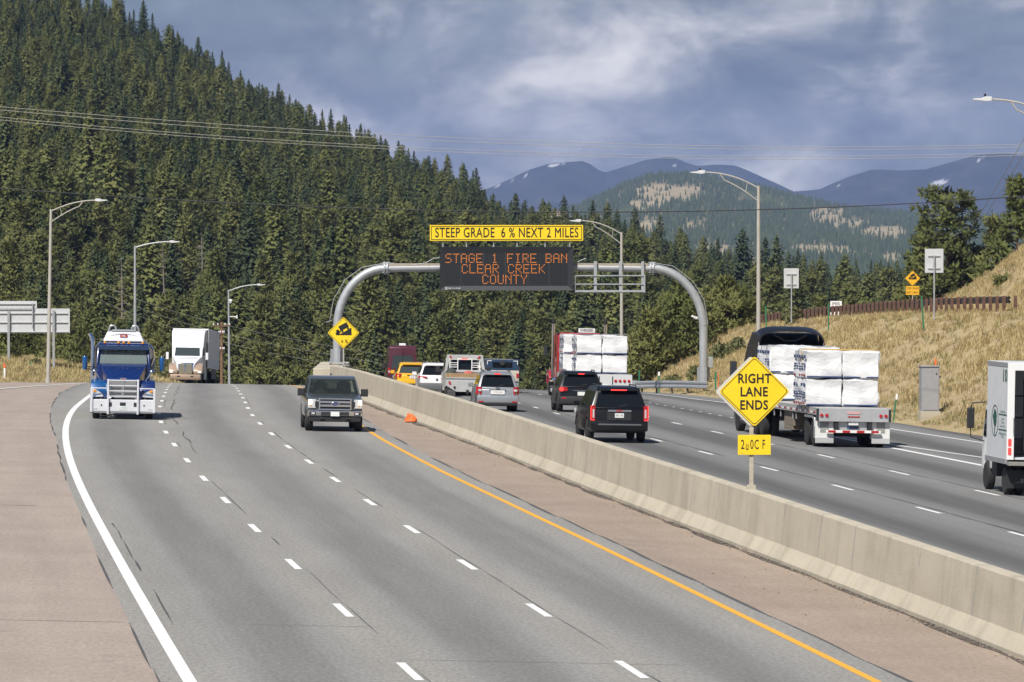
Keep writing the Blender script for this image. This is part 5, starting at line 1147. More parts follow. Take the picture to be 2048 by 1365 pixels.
def suv_silver():
    pm = vpaint('silver_paint', (.36, .375, .40), .45, .32, .6); L, W = 4.6, 1.80
    r, d = suv('silver estate car with red brake light in the lane beside the barrier', 'car', 'estate_car', L, W, 1.70, 1.02, .98, pm, 2.64, .95, .34, .42, .10, True, .26, tuck=.69); yb = -L / 2
    for s_ in (-1, 1):
        b = B(); b.slab([(s_ * (W / 2 - .02), yb + .16, 1.06), (s_ * (W / 2 - .20), yb - .0, 1.04), (s_ * (W / 2 - .24), yb - .0, .84), (s_ * (W / 2 - .20), yb - .0, .72), (s_ * (W / 2 - .0), yb + .15, .74)], .09); t = b.build('taillight', RLENS, r, .01); rbox(r, 'reverse_lens', CLENS, (s_ * (W / 2 - .14), yb + .02, .90), (.15, .13, .10), .02, t)
    rbox(r, 'trim_bar', BPLAS, (0, yb - .012, .92), (.72, .03, .03), .008); plate(r, yb - .02, .82, .60, .17, '1 CD 8 04', tm=mat('plate_red', (.42, .22, .18), .5)); b = B(); b.lathe([(-.012, .07), (.012, .07)], (0, yb - .01, 1.0), 'Y', 16); e = b.build('emblem', CHROME, r); e.scale = (1.3, 1, .65); e.location.z = 1.0 * .35
    b = B(); b.box((0, yb + .04, .52), (W * .985, .30, .34)); b.build('bumper', pm, r, .08, True); rbox(r, 'valance', BPLAS, (0, yb + .02, .34), (W * .9, .26, .12), .03)
    for s_ in (-1, 1): rbox(r, 'reflector', RLENS, (s_ * .72, yb - .112, .42), (.22, .02, .05), .005)
    rbox(r, 'brake_light', RLIT, (0, d['yt'] - .195, d['spz'] + .02), (.26, .02, .05), .004); q = B(); q.tube([(0, -L / 2 + .65, 1.68), (0, -L / 2 + .55, 1.82)], .008, 4); q.build('antenna', BPLAS, r); place(r, -.60 - .18, 221.6, True, .008)
suv_silver()
def suv_yellow():
    pm = vpaint('yellow_paint', (.78, .42, .012), 0, .3, .7); L, W = 4.45, 1.79
    r, d = suv('bright yellow crossover car partly behind the barrier', 'car', 'crossover_car', L, W, 1.60, .98, .95, pm, 2.63, .92, .34, .38, .12, True, .26, tint=GLASSG, tuck=.69); yb = -L / 2
    for s_ in (-1, 1): b = B(); b.slab([(s_ * (W / 2 - .02), yb + .14, .98), (s_ * (W / 2 - .30), yb - .01, .97), (s_ * (W / 2 - .24), yb - .01, .76), (s_ * (W / 2 - .0), yb + .14, .78)], .08); b.build('taillight', RLENS, r, .01)
    plate(r, yb - .02, .80, .31, .16, 'D 06'); rbox(r, 'trim_bar', BPLAS, (0, yb - .01, .90), (.6, .03, .03), .008); b = B(); b.box((0, yb + .04, .50), (W * .97, .28, .32)); b.build('bumper', pm, r, .08, True); rbox(r, 'valance', BPLAS, (0, yb + .0, .38), (W * .92, .26, .14), .03); place(r, -5.35 - .14, 279.5, True, 0)
suv_yellow()
def suv_white():
    pm = vpaint('white_paint', (.78, .78, .79), 0, .3, .6); L, W = 4.6, 1.86
    r, d = suv('white crossover car with dark rear window between yellow car and silver flatbed pickup', 'car', 'crossover_car', L, W, 1.68, 1.04, 1.0, pm, 2.7, .93, .36, .42, .10, True, .28, tuck=.69); yb = -L / 2
    for s_ in (-1, 1): b = B(); b.slab([(s_ * (W / 2 - .03), yb + .13, 1.02), (s_ * (W / 2 - .42), yb - .01, .98), (s_ * (W / 2 - .46), yb - .01, .90), (s_ * (W / 2 - .0), yb + .13, .90)], .08); b.build('taillight', RLENS, r, .01)
    plate(r, yb - .02, .62, .31, .16, '8'); b = B(); b.box((0, yb + .04, .50), (W * .97, .28, .34)); b.build('bumper', mat('grey_cladding', (.12, .125, .13), .6), r, .07, True); b = B(); b.lathe([(-.01, .06), (.01, .06)], (0, yb - .01, .84), 'Y', 12); b.build('emblem', CHROME, r); rbox(r, 'dash_bag', BPLAS, (.36, d['yrear'](1.25) - .03, 1.28), (.4, .03, .16), .02); place(r, -3.75 - .15, 260.3, True, 0)
suv_white()
def van():
    pm = vpaint('maroon_paint', (.085, .018, .028), .1, .3, .7); W, H, L = 2.0, 2.78, 6.0; yb = -L / 2; root = empty('van', (0, 0, 0), 0, 'tall maroon van with large rear window and white roof vent', 'van')
    poly = [(yb + .05, .38)] + arch(yb + 1.05, .36, .44, .38) + arch(yb + 4.7, .36, .44, .38) + [(L / 2 - .1, .35), (L / 2, .8), (L / 2 - .35, 1.15), (L / 2 - 1.0, 1.35), (L / 2 - 1.75, 2.35), (L / 2 - 2.2, H - .06), (0, H), (yb + .25, H), (yb + .06, H - .12), (yb, 1.2), (yb, .5)]
    b = B(); b.prism(poly, lambda y, z: W / 2 * (1 - .115 * max(0, (z - 1.0) / 1.78) ** 1.3)); body = b.build('body', pm, root, .09, True, 3)
    def rr(x, z, d=.012): return (x, yb + .06 * max(0, (z - 1.2)) / 1.46 - d, z)
    b = B(); b.slab([rr(-.74, 1.28), rr(.74, 1.28), rr(.64, 2.12), rr(-.64, 2.12)], .012); b.build('window', GLASSG, body); rbox(root, 'door_seam', BPLAS, (0, yb + .02, 1.45), (.012, .09, 2.0), .002)
    for s_ in (-1, 1):
        rbox(root, 'taillight', RLENS, (s_ * .90, yb - .005, 1.05), (.15, .08, .42), .02); rbox(root, 'reverse_lens', CLENS, (s_ * .90, yb - .05, 1.03), (.11, .02, .12), .01)
        for y in (yb + 1.05, yb + 4.7): wheel(root, s_ * .84, y, .36, .24)
        q = B(); q.box((s_ * 1.12, L / 2 - 1.5, 1.45), (.22, .14, .36)); q.build('mirror', BPLAS, root, .03)
        q = B(); q.slab([(s_ * (W / 2 * .975 + .004), yb + .6, 1.35), (s_ * (W / 2 * .975 + .004), yb + 3.6, 1.35), (s_ * (W / 2 * .93 + .004), yb + 3.5, 2.1), (s_ * (W / 2 * .93 + .004), yb + .6, 2.1)], .012); q.build('window', GLASS, body)
    q = B(); q.slab([(-.8, L / 2 - 1.06, 1.45), (.8, L / 2 - 1.06, 1.45), (.76, L / 2 - 1.68, 2.3), (-.76, L / 2 - 1.68, 2.3)], .02); q.build('window', GLASS, body)
    rbox(root, 'bumper', BPLAS, (0, yb - .02, .52), (W * .97, .16, .24), .04); q = B(); q.box((.0, yb + 1.2, H + .08), (.45, .5, .16)); q.build('roof_vent', WHT, root, .03); place(root, -7.3 - .2, 347.5, True, 0)
van()

# silver flatbed pickup with headache rack
def flatbed_pickup():
    root = empty('flatbed_pickup', (0, 0, 0), 0, 'silver flatbed pickup truck with a ladder like headache rack and timber edged bed', 'pickup truck'); yb = 0.0; G_ = mat('bed_alu', (.55, .55, .54), .42, .35, var=.10, vscale=3); cabm = vpaint('pale_truck_paint', (.62, .60, .55), 0, .35, .5)
    b = B(); b.box((0, 1.35, 1.08), (2.02, 2.7, .12)); bed = b.build('bed', G_, root, .01)
    b = B(); b.slab([(-1.0, -.01, 1.02), (-1.0, -.01, .78), (-.52, -.01, .50), (.52, -.01, .50), (1.0, -.01, .78), (1.0, -.01, 1.02)], .06); sk = b.build('rear_skirt', G_, root, .008)
    rbox(root, 'tailboard', mat('bed_timber', (.34, .22, .115), .8, var=.3, vscale=4), (0, .04, 1.26), (1.98, .05, .20), .008); rbox(root, 'bed_rail', G_, (0, .0, 1.135), (2.02, .08, .05), .006)
    for s_ in (-1, 1):
        b = B(); b.slab([(s_ * .90, -.045, .97), (s_ * .80, -.045, .97), (s_ * .74, -.045, .82), (s_ * .84, -.045, .82)], .02); b.build('taillight', RLENS, sk); b = B(); b.slab([(s_ * .70, -.045, .97), (s_ * .66, -.045, .97), (s_ * .62, -.045, .82), (s_ * .66, -.045, .82)], .02); b.build('reverse_lens', CLENS, sk)
        b = B(); b.lathe([(-.03, .05), (.0, .06), (.01, .02)], (s_ * .60, -.05, .70), 'Y', 10); b.build('plug_socket', BPLAS, sk)
        b = B()
        for k in range(3):
            for j in range(3): b.lathe([(-.02, .055), (0, .075), (.02, .055)], (s_ * (.62 + k * .12), -.06, .28 + j * .11), 'Y', 10)
        b.build('tyre_chains', mat('chain_steel', (.12, .12, .12), .5, .5), root); rbox(root, 'mud_flap', BPLAS, (s_ * .76, .0, .42), (.42, .02, .46), .003)
        b = B(); b.box((s_ * 1.0, 1.35, 1.25), (.03, 2.6, .22)); b.build('side_board', mat('bed_side', (.36, .34, .30), .7, var=.2, vscale=3), root, .004); b = B(); b.box((s_ * 1.0, 1.2, .86), (.05, 1.2, .3)); b.build('tool_box', G_, root, .01)
        wheel(root, s_ * .90, .95, .39, .24, dual=True); wheel(root, s_ * .86, 4.5, .39, .25)
        # rack: sloping leg and two little grilles
        b = B(); b.slab([(s_ * 1.0, 2.70, 1.14), (s_ * .90, 2.70, 1.14), (s_ * .70, 2.72, 2.06), (s_ * .84, 2.72, 2.20)], .10); b.build('rack_leg', G_, root, .006)
        b = B()
        for x in (.33, .70): b.box((s_ * x, 2.70, 1.72), (.04, .05, .52))
        for z in (1.62, 1.72, 1.82): b.box((s_ * .515, 2.70, z), (.40, .03, .03))
        b.build('rack_grille', WHT, root); b = B(); b.slab([(s_ * .74, 2.64, 2.15), (s_ * .66, 2.64, 2.15), (s_ * .60, 2.64, 2.02), (s_ * .68, 2.64, 2.02)], .03); b.build('rack_light', RLENS, root); b = B(); b.slab([(s_ * .60, 2.64, 2.15), (s_ * .56, 2.64, 2.15), (s_ * .53, 2.64, 2.02), (s_ * .57, 2.64, 2.02)], .03); b.build('rack_light', CLENS, root)
    b = B(); b.slab([(-.84, 2.72, 2.20), (.84, 2.72, 2.20), (.70, 2.72, 2.0), (.36, 2.72, 2.0), (.33, 2.72, 2.07), (-.33, 2.72, 2.07), (-.36, 2.72, 2.0), (-.70, 2.72, 2.0)], .10); b.build('rack_header', G_, root, .006); rbox(root, 'rack_base', G_, (0, 2.70, 1.44), (1.9, .1, .10), .008); rbox(root, 'rack_panel', G_, (0, 2.72, 1.27), (1.9, .04, .26), .004)
    b = B(); b.prism([(2.85, .9), (2.85, 1.4), (2.95, 2.02), (3.2, 2.06), (3.9, 2.05), (4.35, 1.42), (5.3, 1.30), (5.5, 1.1), (5.5, .5), (2.85, .5)], lambda y, z: .98 * (1 - .14 * max(0, (z - 1.3) / .75))); c = b.build('cab', cabm, root, .05, True); b = B(); b.slab([(-.62, 2.855, 1.45), (.62, 2.855, 1.45), (.58, 2.925, 1.95), (-.58, 2.925, 1.95)], .02); b.build('window', GLASS, c); rbox(root, 'brake_light', RLIT, (0, 2.84, 2.02), (.3, .03, .04), .004)
    for s_ in (-1, 1): q = B(); q.box((s_ * 1.2, 4.0, 1.5), (.2, .1, .3)); q.build('mirror', BPLAS, root, .03); q = B(); q.slab([(s_ * .965, 3.0, 1.45), (s_ * .965, 4.15, 1.45), (s_ * .90, 3.85, 1.95), (s_ * .90, 3.05, 1.95)], .02); q.build('window', GLASS, c)
    b = B(); b.box((0, 2.5, .55), (.9, 4.6, .18)); b.box((0, .95, .40), (1.4, .2, .2)); b.build('chassis', UNDER, root); rbox(root, 'hitch', BPLAS, (.0, -.05, .50), (.12, .1, .2), .02)
    place(root, -2.08, 239.5, True, .0)
flatbed_pickup()
def box_bag(x, y, z, label, m, s_=(.5, .5, .3)):
    b = B(); r = random.Random(int(x * 100)); b.lathe([(0, s_[0] * .4), (s_[2] * .4, s_[0] * .5), (s_[2] * .8, s_[0] * .4), (s_[2], s_[0] * .1)], (0, 0, 0), 'Z', 10); b.v = [(a * r.uniform(.8, 1.2), c * r.uniform(.8, 1.2), d) for a, c, d in b.v]; o = b.build('cargo_bundle', m, None, smooth=True); o.location = (x, y, z); tag(o, label, 'cargo')
box_bag(-2.05, 241.9, road_z(-2, 242) + 1.15, 'crumpled red strap bundle on the silver flatbed pickup bed', mat('red_strap', (.5, .10, .08), .7))
box_bag(-2.85, 241.7, road_z(-3, 242) + 1.15, 'dark hose bundle at the left corner of the silver flatbed pickup bed', mat('dark_hose', (.05, .06, .05), .7), (.6, .6, .42))
def blue_top_truck():
    root = empty('pickup_truck', (0, 0, 0), 0, 'pale pickup truck with a dark blue canopy behind the silver flatbed pickup', 'pickup truck'); bl = vpaint('navy_canopy', (.018, .045, .10), 0, .4, .3); cr = vpaint('cream_paint', (.52, .48, .40), 0, .4, .4)
    poly = [(0, .5)] + arch(1.0, .38, .46, .5) + arch(4.3, .38, .46, .5) + [(5.2, .5), (5.3, .9), (5.1, 1.15), (3.9, 1.22), (0, 1.22)]; b = B(); b.prism(poly, .93); b.build('body', cr, root, .05, True); rbox(root, 'canopy', bl, (0, 1.6, 1.52), (1.80, 3.1, .62), .05); b = B(); b.prism([(3.1, 1.2), (3.1, 1.82), (3.6, 1.85), (4.1, 1.25)], lambda y, z: .9 - .12 * (z - 1.2)); b.build('cab', cr, root, .04)
    b = B()
    for s_ in (-1, 1): b.box((s_ * .72, .03, 1.74), (.24, .02, .035)); b.box((s_ * .83, .03, 1.64), (.035, .02, .2))
    b.build('corner_marks', WHT, root); rbox(root, 'window', GLASS, (0, .04, 1.52), (1.1, .03, .3), .01); b = B(); b.lathe([(-.06, .12), (0, .16), (.06, .12)], (0, -.02, 1.62), 'Y', 14); b.build('spare_part', BPLAS, root)
    for s_ in (-1, 1):
        rbox(root, 'taillight', RLENS, (s_ * .84, -.02, .95), (.14, .04, .22), .01); q = B(); q.box((s_ * 1.12, 3.7, 1.25), (.22, .1, .36)); q.build('mirror', BPLAS, root, .02)
        for y in (1.0, 4.3): wheel(root, s_ * .80, y, .38, .25)
    rbox(root, 'bumper', CHROME, (0, -.08, .55), (1.8, .14, .18), .02); place(root, -.55, 284.5, True, 0)
blue_top_truck()

# grey pickup coming towards the viewer
def pickup():
    root = empty('pickup_truck', (0, 0, 0), 0, 'grey four door pickup truck with chrome grille and lit headlights coming closer', 'pickup truck'); pm = vpaint('grey_metal_paint', (.105, .120, .130), .45, .3, .8); W, L, yb = 2.03, 5.9, -2.95; rw = .41; ra = .50; z0 = .42; yr, yf = yb + 1.25, yb + 4.95
    poly = [(yb, .62), (yb + .05, .5)] + arch(yr, rw, ra, .5) + arch(yf, rw, ra, .5) + [(2.72, .5), (2.90, .62), (2.93, .9), (2.92, 1.10), (2.80, 1.19), (1.55, 1.31), (1.3, 1.30), (-1.2, 1.30), (-1.25, 1.32), (yb, 1.32)]
    b = B(); b.prism(poly, lambda y, z: W / 2 * (1 - .02 * max(0, z - .9) / .4) * (1 - .05 * max(0, (y - 2.0)) / .95)); body = b.build('body', pm, root, .045, True)
    cabp = [(-1.22, 1.27), (-1.10, 1.86), (-.9, 1.93), (.1, 1.95), (.62, 1.89), (.80, 1.82), (1.52, 1.27)]; cw = lambda y, z: W / 2 * (.955 - .165 * (z - 1.27) / .68)
    # cabin as pillars and roof so that one sees through the glass
    b = B(); n = 7; b.prism([(-1.20, 1.80), (-1.10, 1.86), (-.9, 1.93), (.1, 1.95), (.62, 1.89), (.80, 1.82), (.80, 1.78), (.5, 1.84), (-1.0, 1.84)], cw)
    for s_ in (-1, 1):
        for (ya, za), (yc, zc), wd in (((1.52, 1.25), (.80, 1.84), .07), ((.15, 1.25), (.12, 1.86), .09), ((-1.15, 1.25), (-1.08, 1.86), .16)):
            p0 = Vector((s_ * cw(0, za) * .975, ya, za)); p1 = Vector((s_ * cw(0, zc) * .97, yc, zc)); b.slab([p0 + Vector((0, -wd / 2, 0)), p0 + Vector((0, wd / 2, 0)), p1 + Vector((0, wd / 2, 0)), p1 + Vector((0, -wd / 2, 0))], .06)
    cab = b.build('cabin', pm, root, .02, True)
    cg = NT('clear_glass'); cg.b.inputs['Base Color'].default_value = (.05, .06, .06, 1); cg.b.inputs['Roughness'].default_value = .03; tr = cg.n('ShaderNodeBsdfTransparent'); tr.inputs[0].default_value = (.62, .68, .66, 1); ms = cg.n('ShaderNodeMixShader'); ms.inputs[0].default_value = .72; cg.l(cg.b.outputs[0], ms.inputs[1]); cg.l(tr.outputs[0], ms.inputs[2]); cg.l(ms.outputs[0], cg.t.nodes['Material Output'].inputs['Surface']); CG = MATS['clear_glass'] = cg.m
    b = B(); b.slab([(-cw(0, 1.30) * .93, 1.49, 1.30), (cw(0, 1.30) * .93, 1.49, 1.30), (cw(0, 1.82) * .93, .82, 1.83), (-cw(0, 1.82) * .93, .82, 1.83)], .012); b.build('windshield', CG, cab)
    b = B(); b.slab([(-.78, -1.17, 1.32), (.78, -1.17, 1.32), (.70, -1.08, 1.82), (-.70, -1.08, 1.82)], .012); b.build('window', CG, cab)
    for s_ in (-1, 1):
        for ya, yc, y2, y3 in ((.24, 1.38, .86, .22), (-1.02, .08, .06, -.98)): b = B(); b.slab([(s_ * cw(0, 1.30), ya, 1.31), (s_ * cw(0, 1.30), yc, 1.31), (s_ * cw(0, 1.82), y2, 1.82), (s_ * cw(0, 1.82), y3, 1.82)], .012); b.build('window', CG, cab)
        q = B(); q.box((s_ * 1.14, 1.05, 1.36), (.26, .12, .27)); q.box((s_ * 1.0, 1.05, 1.27), (.14, .08, .08)); q.build('mirror', BPLAS, root, .03)
        for y in (yr, yf): wheel(root, s_ * .88, y, rw, .27)
        rbox(root, 'headlight', CLENS, (s_ * .82, 2.90, .99), (.28, .12, .32), .02); rbox(root, 'lit_lamp', HLIT, (s_ * .89, 2.965, 1.04), (.13, .02, .17), .01); rbox(root, 'lamp_housing', BPLAS, (s_ * .66, 2.955, .97), (.12, .02, .2), .01); rbox(root, 'turn_lens', AMBER, (s_ * .86, 2.966, .93), (.07, .02, .05), .005)
        rbox(root, 'fog_light', BPLAS, (s_ * .80, 2.985, .645), (.24, .04, .13), .02); rbox(root, 'fog_lamp', CLENS, (s_ * .78, 3.01, .645), (.12, .02, .07), .01); rbox(root, 'tow_hook', BPLAS, (s_ * .46, 3.0, .47), (.16, .06, .05), .015)
    rbox(root, 'dashboard', BPLAS, (0, 1.25, 1.27), (1.7, .5, .1), .03); q = B(); q.lathe([(-.02, .17), (0, .19), (.02, .17)], (-.42, 1.0, 1.40), 'Y', 18); q.build('steering_wheel', BPLAS, root)
    for x in (-.42, .42): q = B(); q.box((x, .3, 1.35), (.5, .16, .7), 0, -.15); q.box((x, .22, 1.72), (.28, .1, .2)); q.build('seat', BPLAS, root, .04)
    rbox(root, 'rear_seat', BPLAS, (0, -.8, 1.2), (1.5, .2, .55), .05)
    # grille: chrome frame and two bars
    rbox(root, 'grille', mat('grille_dark', (.02, .022, .025), .4), (0, 2.925, .98), (1.12, .05, .40), .01)
    b = B(); b.box((0, 2.965, 1.165), (1.16, .05, .05)); b.box((0, 2.97, 1.055), (1.10, .05, .085)); b.box((0, 2.97, .925), (1.10, .05, .085)); b.box((0, 2.965, .79), (1.16, .05, .05))
    for s_ in (-1, 1): b.box((s_ * .56, 2.965, .98), (.05, .05, .40))
    gr = b.build('grille_bars', CHROME, root, .012); b = B(); b.lathe([(-.02, .10), (.02, .115), (.026, .1)], (0, 0, 0), 'Y', 24); o = b.build('emblem', CHROME, root); o.location = (0, 3.0, .99); o.scale = (1.32, 1, .62); b = B(); b.lathe([(.02, .098), (.032, .096)], (0, 0, 0), 'Y', 24); o2 = b.build('emblem_field', mat('emblem_blue', (.01, .03, .16), .3), root); o2.location = (0, 3.005, .99); o2.scale = (1.34, 1, .60)
    text('Ford', 'lettering', .10, CHROME, root, Matrix.Translation((0, 3.042, .99)) @ Matrix.Rotation(math.pi, 4, 'Z') @ Matrix.Rotation(math.pi / 2, 4, 'X'), 1.0, .001, .002)
    b = B(); b.prism([(2.78, .54), (2.98, .56), (3.0, .74), (2.9, .78), (2.75, .78)], lambda y, z: .985 - .06 * max(0, (y - 2.8) / .2)); b.build('bumper', CHROME, root, .03, True); rbox(root, 'bumper_recess', BPLAS, (0, 2.985, .64), (1.0, .03, .13), .01); plate(root, 3.012, .63, .31, .16, None, 0, False)
    b = B(); b.prism([(2.7, .34), (2.93, .36), (2.95, .55), (2.7, .55)], .92); b.build('air_dam', BPLAS, root, .02); rbox(root, 'underbody', UNDER, (0, -.2, .55), (1.5, 5.0, .3), .02); rbox(root, 'tailgate', pm, (0, yb + .03, 1.0), (1.7, .06, .6), .01)
    q = B(); q.prism([(-.62, 1.93), (-.60, 2.02), (-.50, 1.94)], .03); q.build('antenna_fin', pm, root)
    place(root, -6.66 + .1, 186.9, False, .0); return root
PU = pickup()
# two people in the pickup: simple clothed seated figures with heads, arms on the wheel
def person(parent_root, x, y, seat_z, shirt, hair, label, drive=True, sc_=1.0):
    """seated figure as one skinned body; hair and shirt are its children"""
    me = bpy.data.meshes.new('person'); bm = bmesh.new(); V = {}; sl = bm.verts.layers.skin.verify()
    J = dict(pel=(0, 0, .08, .15), sp=(0, -.02, .30, .14), ch=(0, -.02, .46, .155), nk=(0, 0, .60, .055), hd=(0, .02, .70, .085), ht=(0, .01, .80, .075))
    for s_, n_ in ((-1, 'l'), (1, 'r')):
        J['sh' + n_] = (s_ * .18, -.01, .50, .06); J['el' + n_] = (s_ * .25, .16, .30, .045); J['wr' + n_] = (s_ * .17, .40, .38, .032); J['ha' + n_] = (s_ * .13, .46, .41, .036); J['hp' + n_] = (s_ * .10, .05, .05, .09); J['kn' + n_] = (s_ * .14, .45, .10, .065); J['an' + n_] = (s_ * .14, .55, -.28, .045); J['to' + n_] = (s_ * .14, .68, -.34, .04)
    for k, j in J.items(): V[k] = bm.verts.new(j[:3])
    E_ = [('pel', 'sp'), ('sp', 'ch'), ('ch', 'nk'), ('nk', 'hd'), ('hd', 'ht')]
    for n_ in 'lr': E_ += [('ch', 'sh' + n_), ('sh' + n_, 'el' + n_), ('el' + n_, 'wr' + n_), ('wr' + n_, 'ha' + n_), ('pel', 'hp' + n_), ('hp' + n_, 'kn' + n_), ('kn' + n_, 'an' + n_), ('an' + n_, 'to' + n_)]
    for a, c in E_: bm.edges.new((V[a], V[c]))
    for k, j in J.items(): V[k][sl].radius = (j[3], j[3] * (.75 if k in ('ch', 'sp') else 1)); V[k][sl].use_root = k == 'pel'
    bm.to_mesh(me); bm.free(); o = bpy.data.objects.new('person', me); col.objects.link(o); o.modifiers.new('skin', 'SKIN'); sb = o.modifiers.new('sub', 'SUBSURF'); sb.levels = 1; sb.render_levels = 1
    me.materials.append(mat('skin', (.45, .27, .19), .6)); tag(o, label, 'person')
    bpy.context.view_layer.update(); o.matrix_world = parent_root.matrix_world @ Matrix.Translation((x, y, seat_z)) @ Matrix.Scale(sc_, 4)
    b = B(); b.lathe([(.10, .17), (.30, .175), (.44, .185), (.53, .13), (.57, .07)], (0, -.02, 0), 'Z', 14); b.v = [(a, c * .78, d) for a, c, d in b.v]; b.tube([(-.18, -.01, .49), (-.25, .15, .31)], [.085, .065], 8); b.tube([(.18, -.01, .49), (.25, .15, .31)], [.085, .065], 8); b.build('shirt', shirt, o, smooth=True)
    b = B(); b.lathe([(.69, .088), (.76, .098), (.82, .085), (.855, .03)], (0, -.012, 0), 'Z', 12); b.build('hair', hair, o, smooth=True)
    b = B(); b.prism([(.10, .685), (.135, .68), (.10, .73)], .012); b.build('nose', MATS['skin'], o)
    b = B()
    for s_ in (-1, 1): b.box((s_ * .032, .096, .735), (.028, .012, .014))
    b.box((0, .10, .655), (.05, .012, .01)); b.build('eyes_and_mouth', mat('dark_features', (.06, .03, .025), .6), o)
    for s_ in (-1, 1):
        b = B()
        for k in range(4): b.tube([(s_ * (.115 + .012 * k), .47, .395 + .004 * k), (s_ * (.10 + .012 * k), .51, .41), (s_ * (.105 + .012 * k), .525, .44)], [.009, .008, .006], 5)
        b.tube([(s_ * .10, .45, .42), (s_ * .075, .48, .44)], [.010, .007], 5); b.build('fingers', MATS['skin'], o)
    return o
SH1, SH2, HAIR = mat('dark_shirt', (.03, .035, .05), .8), mat('grey_shirt', (.10, .10, .11), .8), mat('dark_hair', (.03, .02, .015), .7)
bpy.context.view_layer.update()
person(PU, -.42, .48, .85, SH1, HAIR, 'driver in dark shirt behind the wheel of the grey pickup truck'); person(PU, .42, .48, .85, SH2, HAIR, 'passenger in grey shirt in the grey pickup truck')

# ------------------------------------------------------------------ heavy trucks
def tanker():
    root = empty('tanker_truck', (0, 0, 0), 0, 'blue tanker truck with white bull bar and silver tank coming closer on the left', 'truck'); bl = vpaint('deep_blue_paint', (.004, .022, .125), .1, .25, .7); bl2 = vpaint('bright_blue_paint', (.005, .075, .24), .1, .25, .8); wb_ = mat('white_guard', (.70, .71, .75), .35, .2)
    # local: front at y=0, body to -y
    b = B(); b.prism([(-.30, 1.10), (-.22, 1.52), (-.35, 1.62), (-1.75, 2.08), (-1.9, 2.06), (-1.9, 1.1)], lambda y, z: .62 + .29 * max(0, min(1, (-y - .3) / 1.5))); hood = b.build('hood', bl, root, .07, True)
    for s_ in (-1, 1):
        b = B(); b.prism([(-.28, .78), (-.22, 1.05), (-.42, 1.38), (-.75, 1.48), (-1.3, 1.40), (-1.65, 1.0), (-1.65, .8), (-1.45, .8), (-1.3, 1.02), (-1.0, 1.12), (-.7, 1.02), (-.55, .78)], .31); b.v = [(v[0] + s_ * .90, v[1], v[2]) for v in b.v]; f = b.build('fender', bl2 if s_ > 0 else bl, root, .05, True)
        b = B(); b.slab([(s_ * 1.14, -.22, 1.13), (s_ * 1.03, -.17, 1.11), (s_ * .76, -.13, .96), (s_ * .73, -.13, .84), (s_ * 1.14, -.16, .82)], .12); h = b.build('headlight', CLENS, root, .02); rbox(root, 'turn_lens', AMBER, (s_ * 1.06, -.11, 1.06), (.12, .04, .08), .01, h)
        wheel(root, s_ * 1.0, -1.05, .50, .28, .6, ALUP)
        for y in (-5.6, -6.95): wheel(root, s_ * 1.02, y, .50, .26, .6, ALUP, True)
        b = B(); b.lathe([(0, .075), (.24, .10), (.46, .10), (.52, .07)], (s_ * 1.46, -1.55, 1.83), 'Z', 14); b.build('mirror', bl2, root, smooth=True); b = B()
        for z in (1.86, 1.95): b.tube([(s_ * 1.40, -1.55, z), (s_ * 1.0, -1.85, z - .03)], .018, 6)
        b.build('mirror_arm', BPLAS, root); b = B(); b.tube([(s_ * .84, -.65, 1.44), (s_ * 1.05, -.72, 1.78)], .03, 6); b.lathe([(-.03, .02), (.0, .13), (.05, .11), (.09, .04)], (s_ * 1.08, -.74, 1.80), 'Z', 12); b.build('hood_mirror', CHROME, root, smooth=True)
        b = B(); b.lathe([(-.55, .16), (.55, .16)], (s_ * 1.02, -2.1, 1.05), 'Z', 14); b.build('air_cleaner', CHROME, root, smooth=True)
        rbox(root, 'side_step', ALUP, (s_ * 1.08, -2.9, .55), (.3, 1.6, .5), .03); rbox(root, 'side_tank', ALUP, (s_ * 1.05, -4.0, .75), (.34, .9, .6), .1)
    # cab: lower body, roof, corner pillars and a back wall, so that one sees in through the glass
    cwd = lambda y, z: 1.02 - .08 * max(0, (z - 2.0) / .8)
    b = B(); b.prism([(-1.80, 1.15), (-1.80, 2.07), (-3.4, 2.07), (-3.4, 1.15)], cwd); b.prism([(-2.09, 2.66), (-2.12, 2.72), (-2.3, 2.84), (-3.3, 2.86), (-3.4, 2.75), (-3.4, 2.66)], cwd); b.box((0, -3.36, 2.14), (1.9, .06, .18)); b.box((0, -3.36, 2.64), (1.8, .06, .10))
    for s_ in (-1, 1):
        for y0, y1 in ((-1.83, -2.12), (-2.95, -2.95), (-3.33, -3.33)): b.slab([(s_ * .98, y0 - .06, 2.05), (s_ * .98, y0 + .06, 2.05), (s_ * .93, y1 + .06, 2.70), (s_ * .93, y1 - .06, 2.70)], .08)
        b.box((s_ * .84, -3.36, 2.4), (.24, .06, .5))
    cab = b.build('cab', bl, root, .02, True); pg_ = NT('painted_reflection_glass'); pg_.b.inputs['Base Color'].default_value = (.30, .36, .36, 1); pg_.b.inputs['Roughness'].default_value = .04; tr = pg_.n('ShaderNodeBsdfTransparent'); tr.inputs[0].default_value = (.75, .8, .8, 1); ms = pg_.n('ShaderNodeMixShader'); ms.inputs[0].default_value = .62; pg_.l(pg_.b.outputs[0], ms.inputs[1]); pg_.l(tr.outputs[0], ms.inputs[2]); pg_.l(ms.outputs[0], pg_.t.nodes['Material Output'].inputs['Surface']); CG = pg_.m  # pale base colour stands in for the bright reflection on the tanker glass
    b = B(); b.slab([(-.90, -1.80, 2.09), (.90, -1.80, 2.09), (.85, -2.09, 2.67), (-.85, -2.09, 2.67)], .02); b.build('windshield', CG, cab)
    b = B(); b.slab([(-.71, -3.36, 2.24), (.71, -3.36, 2.24), (.71, -3.36, 2.58), (-.71, -3.36, 2.58)], .01); b.build('window', CG, cab)
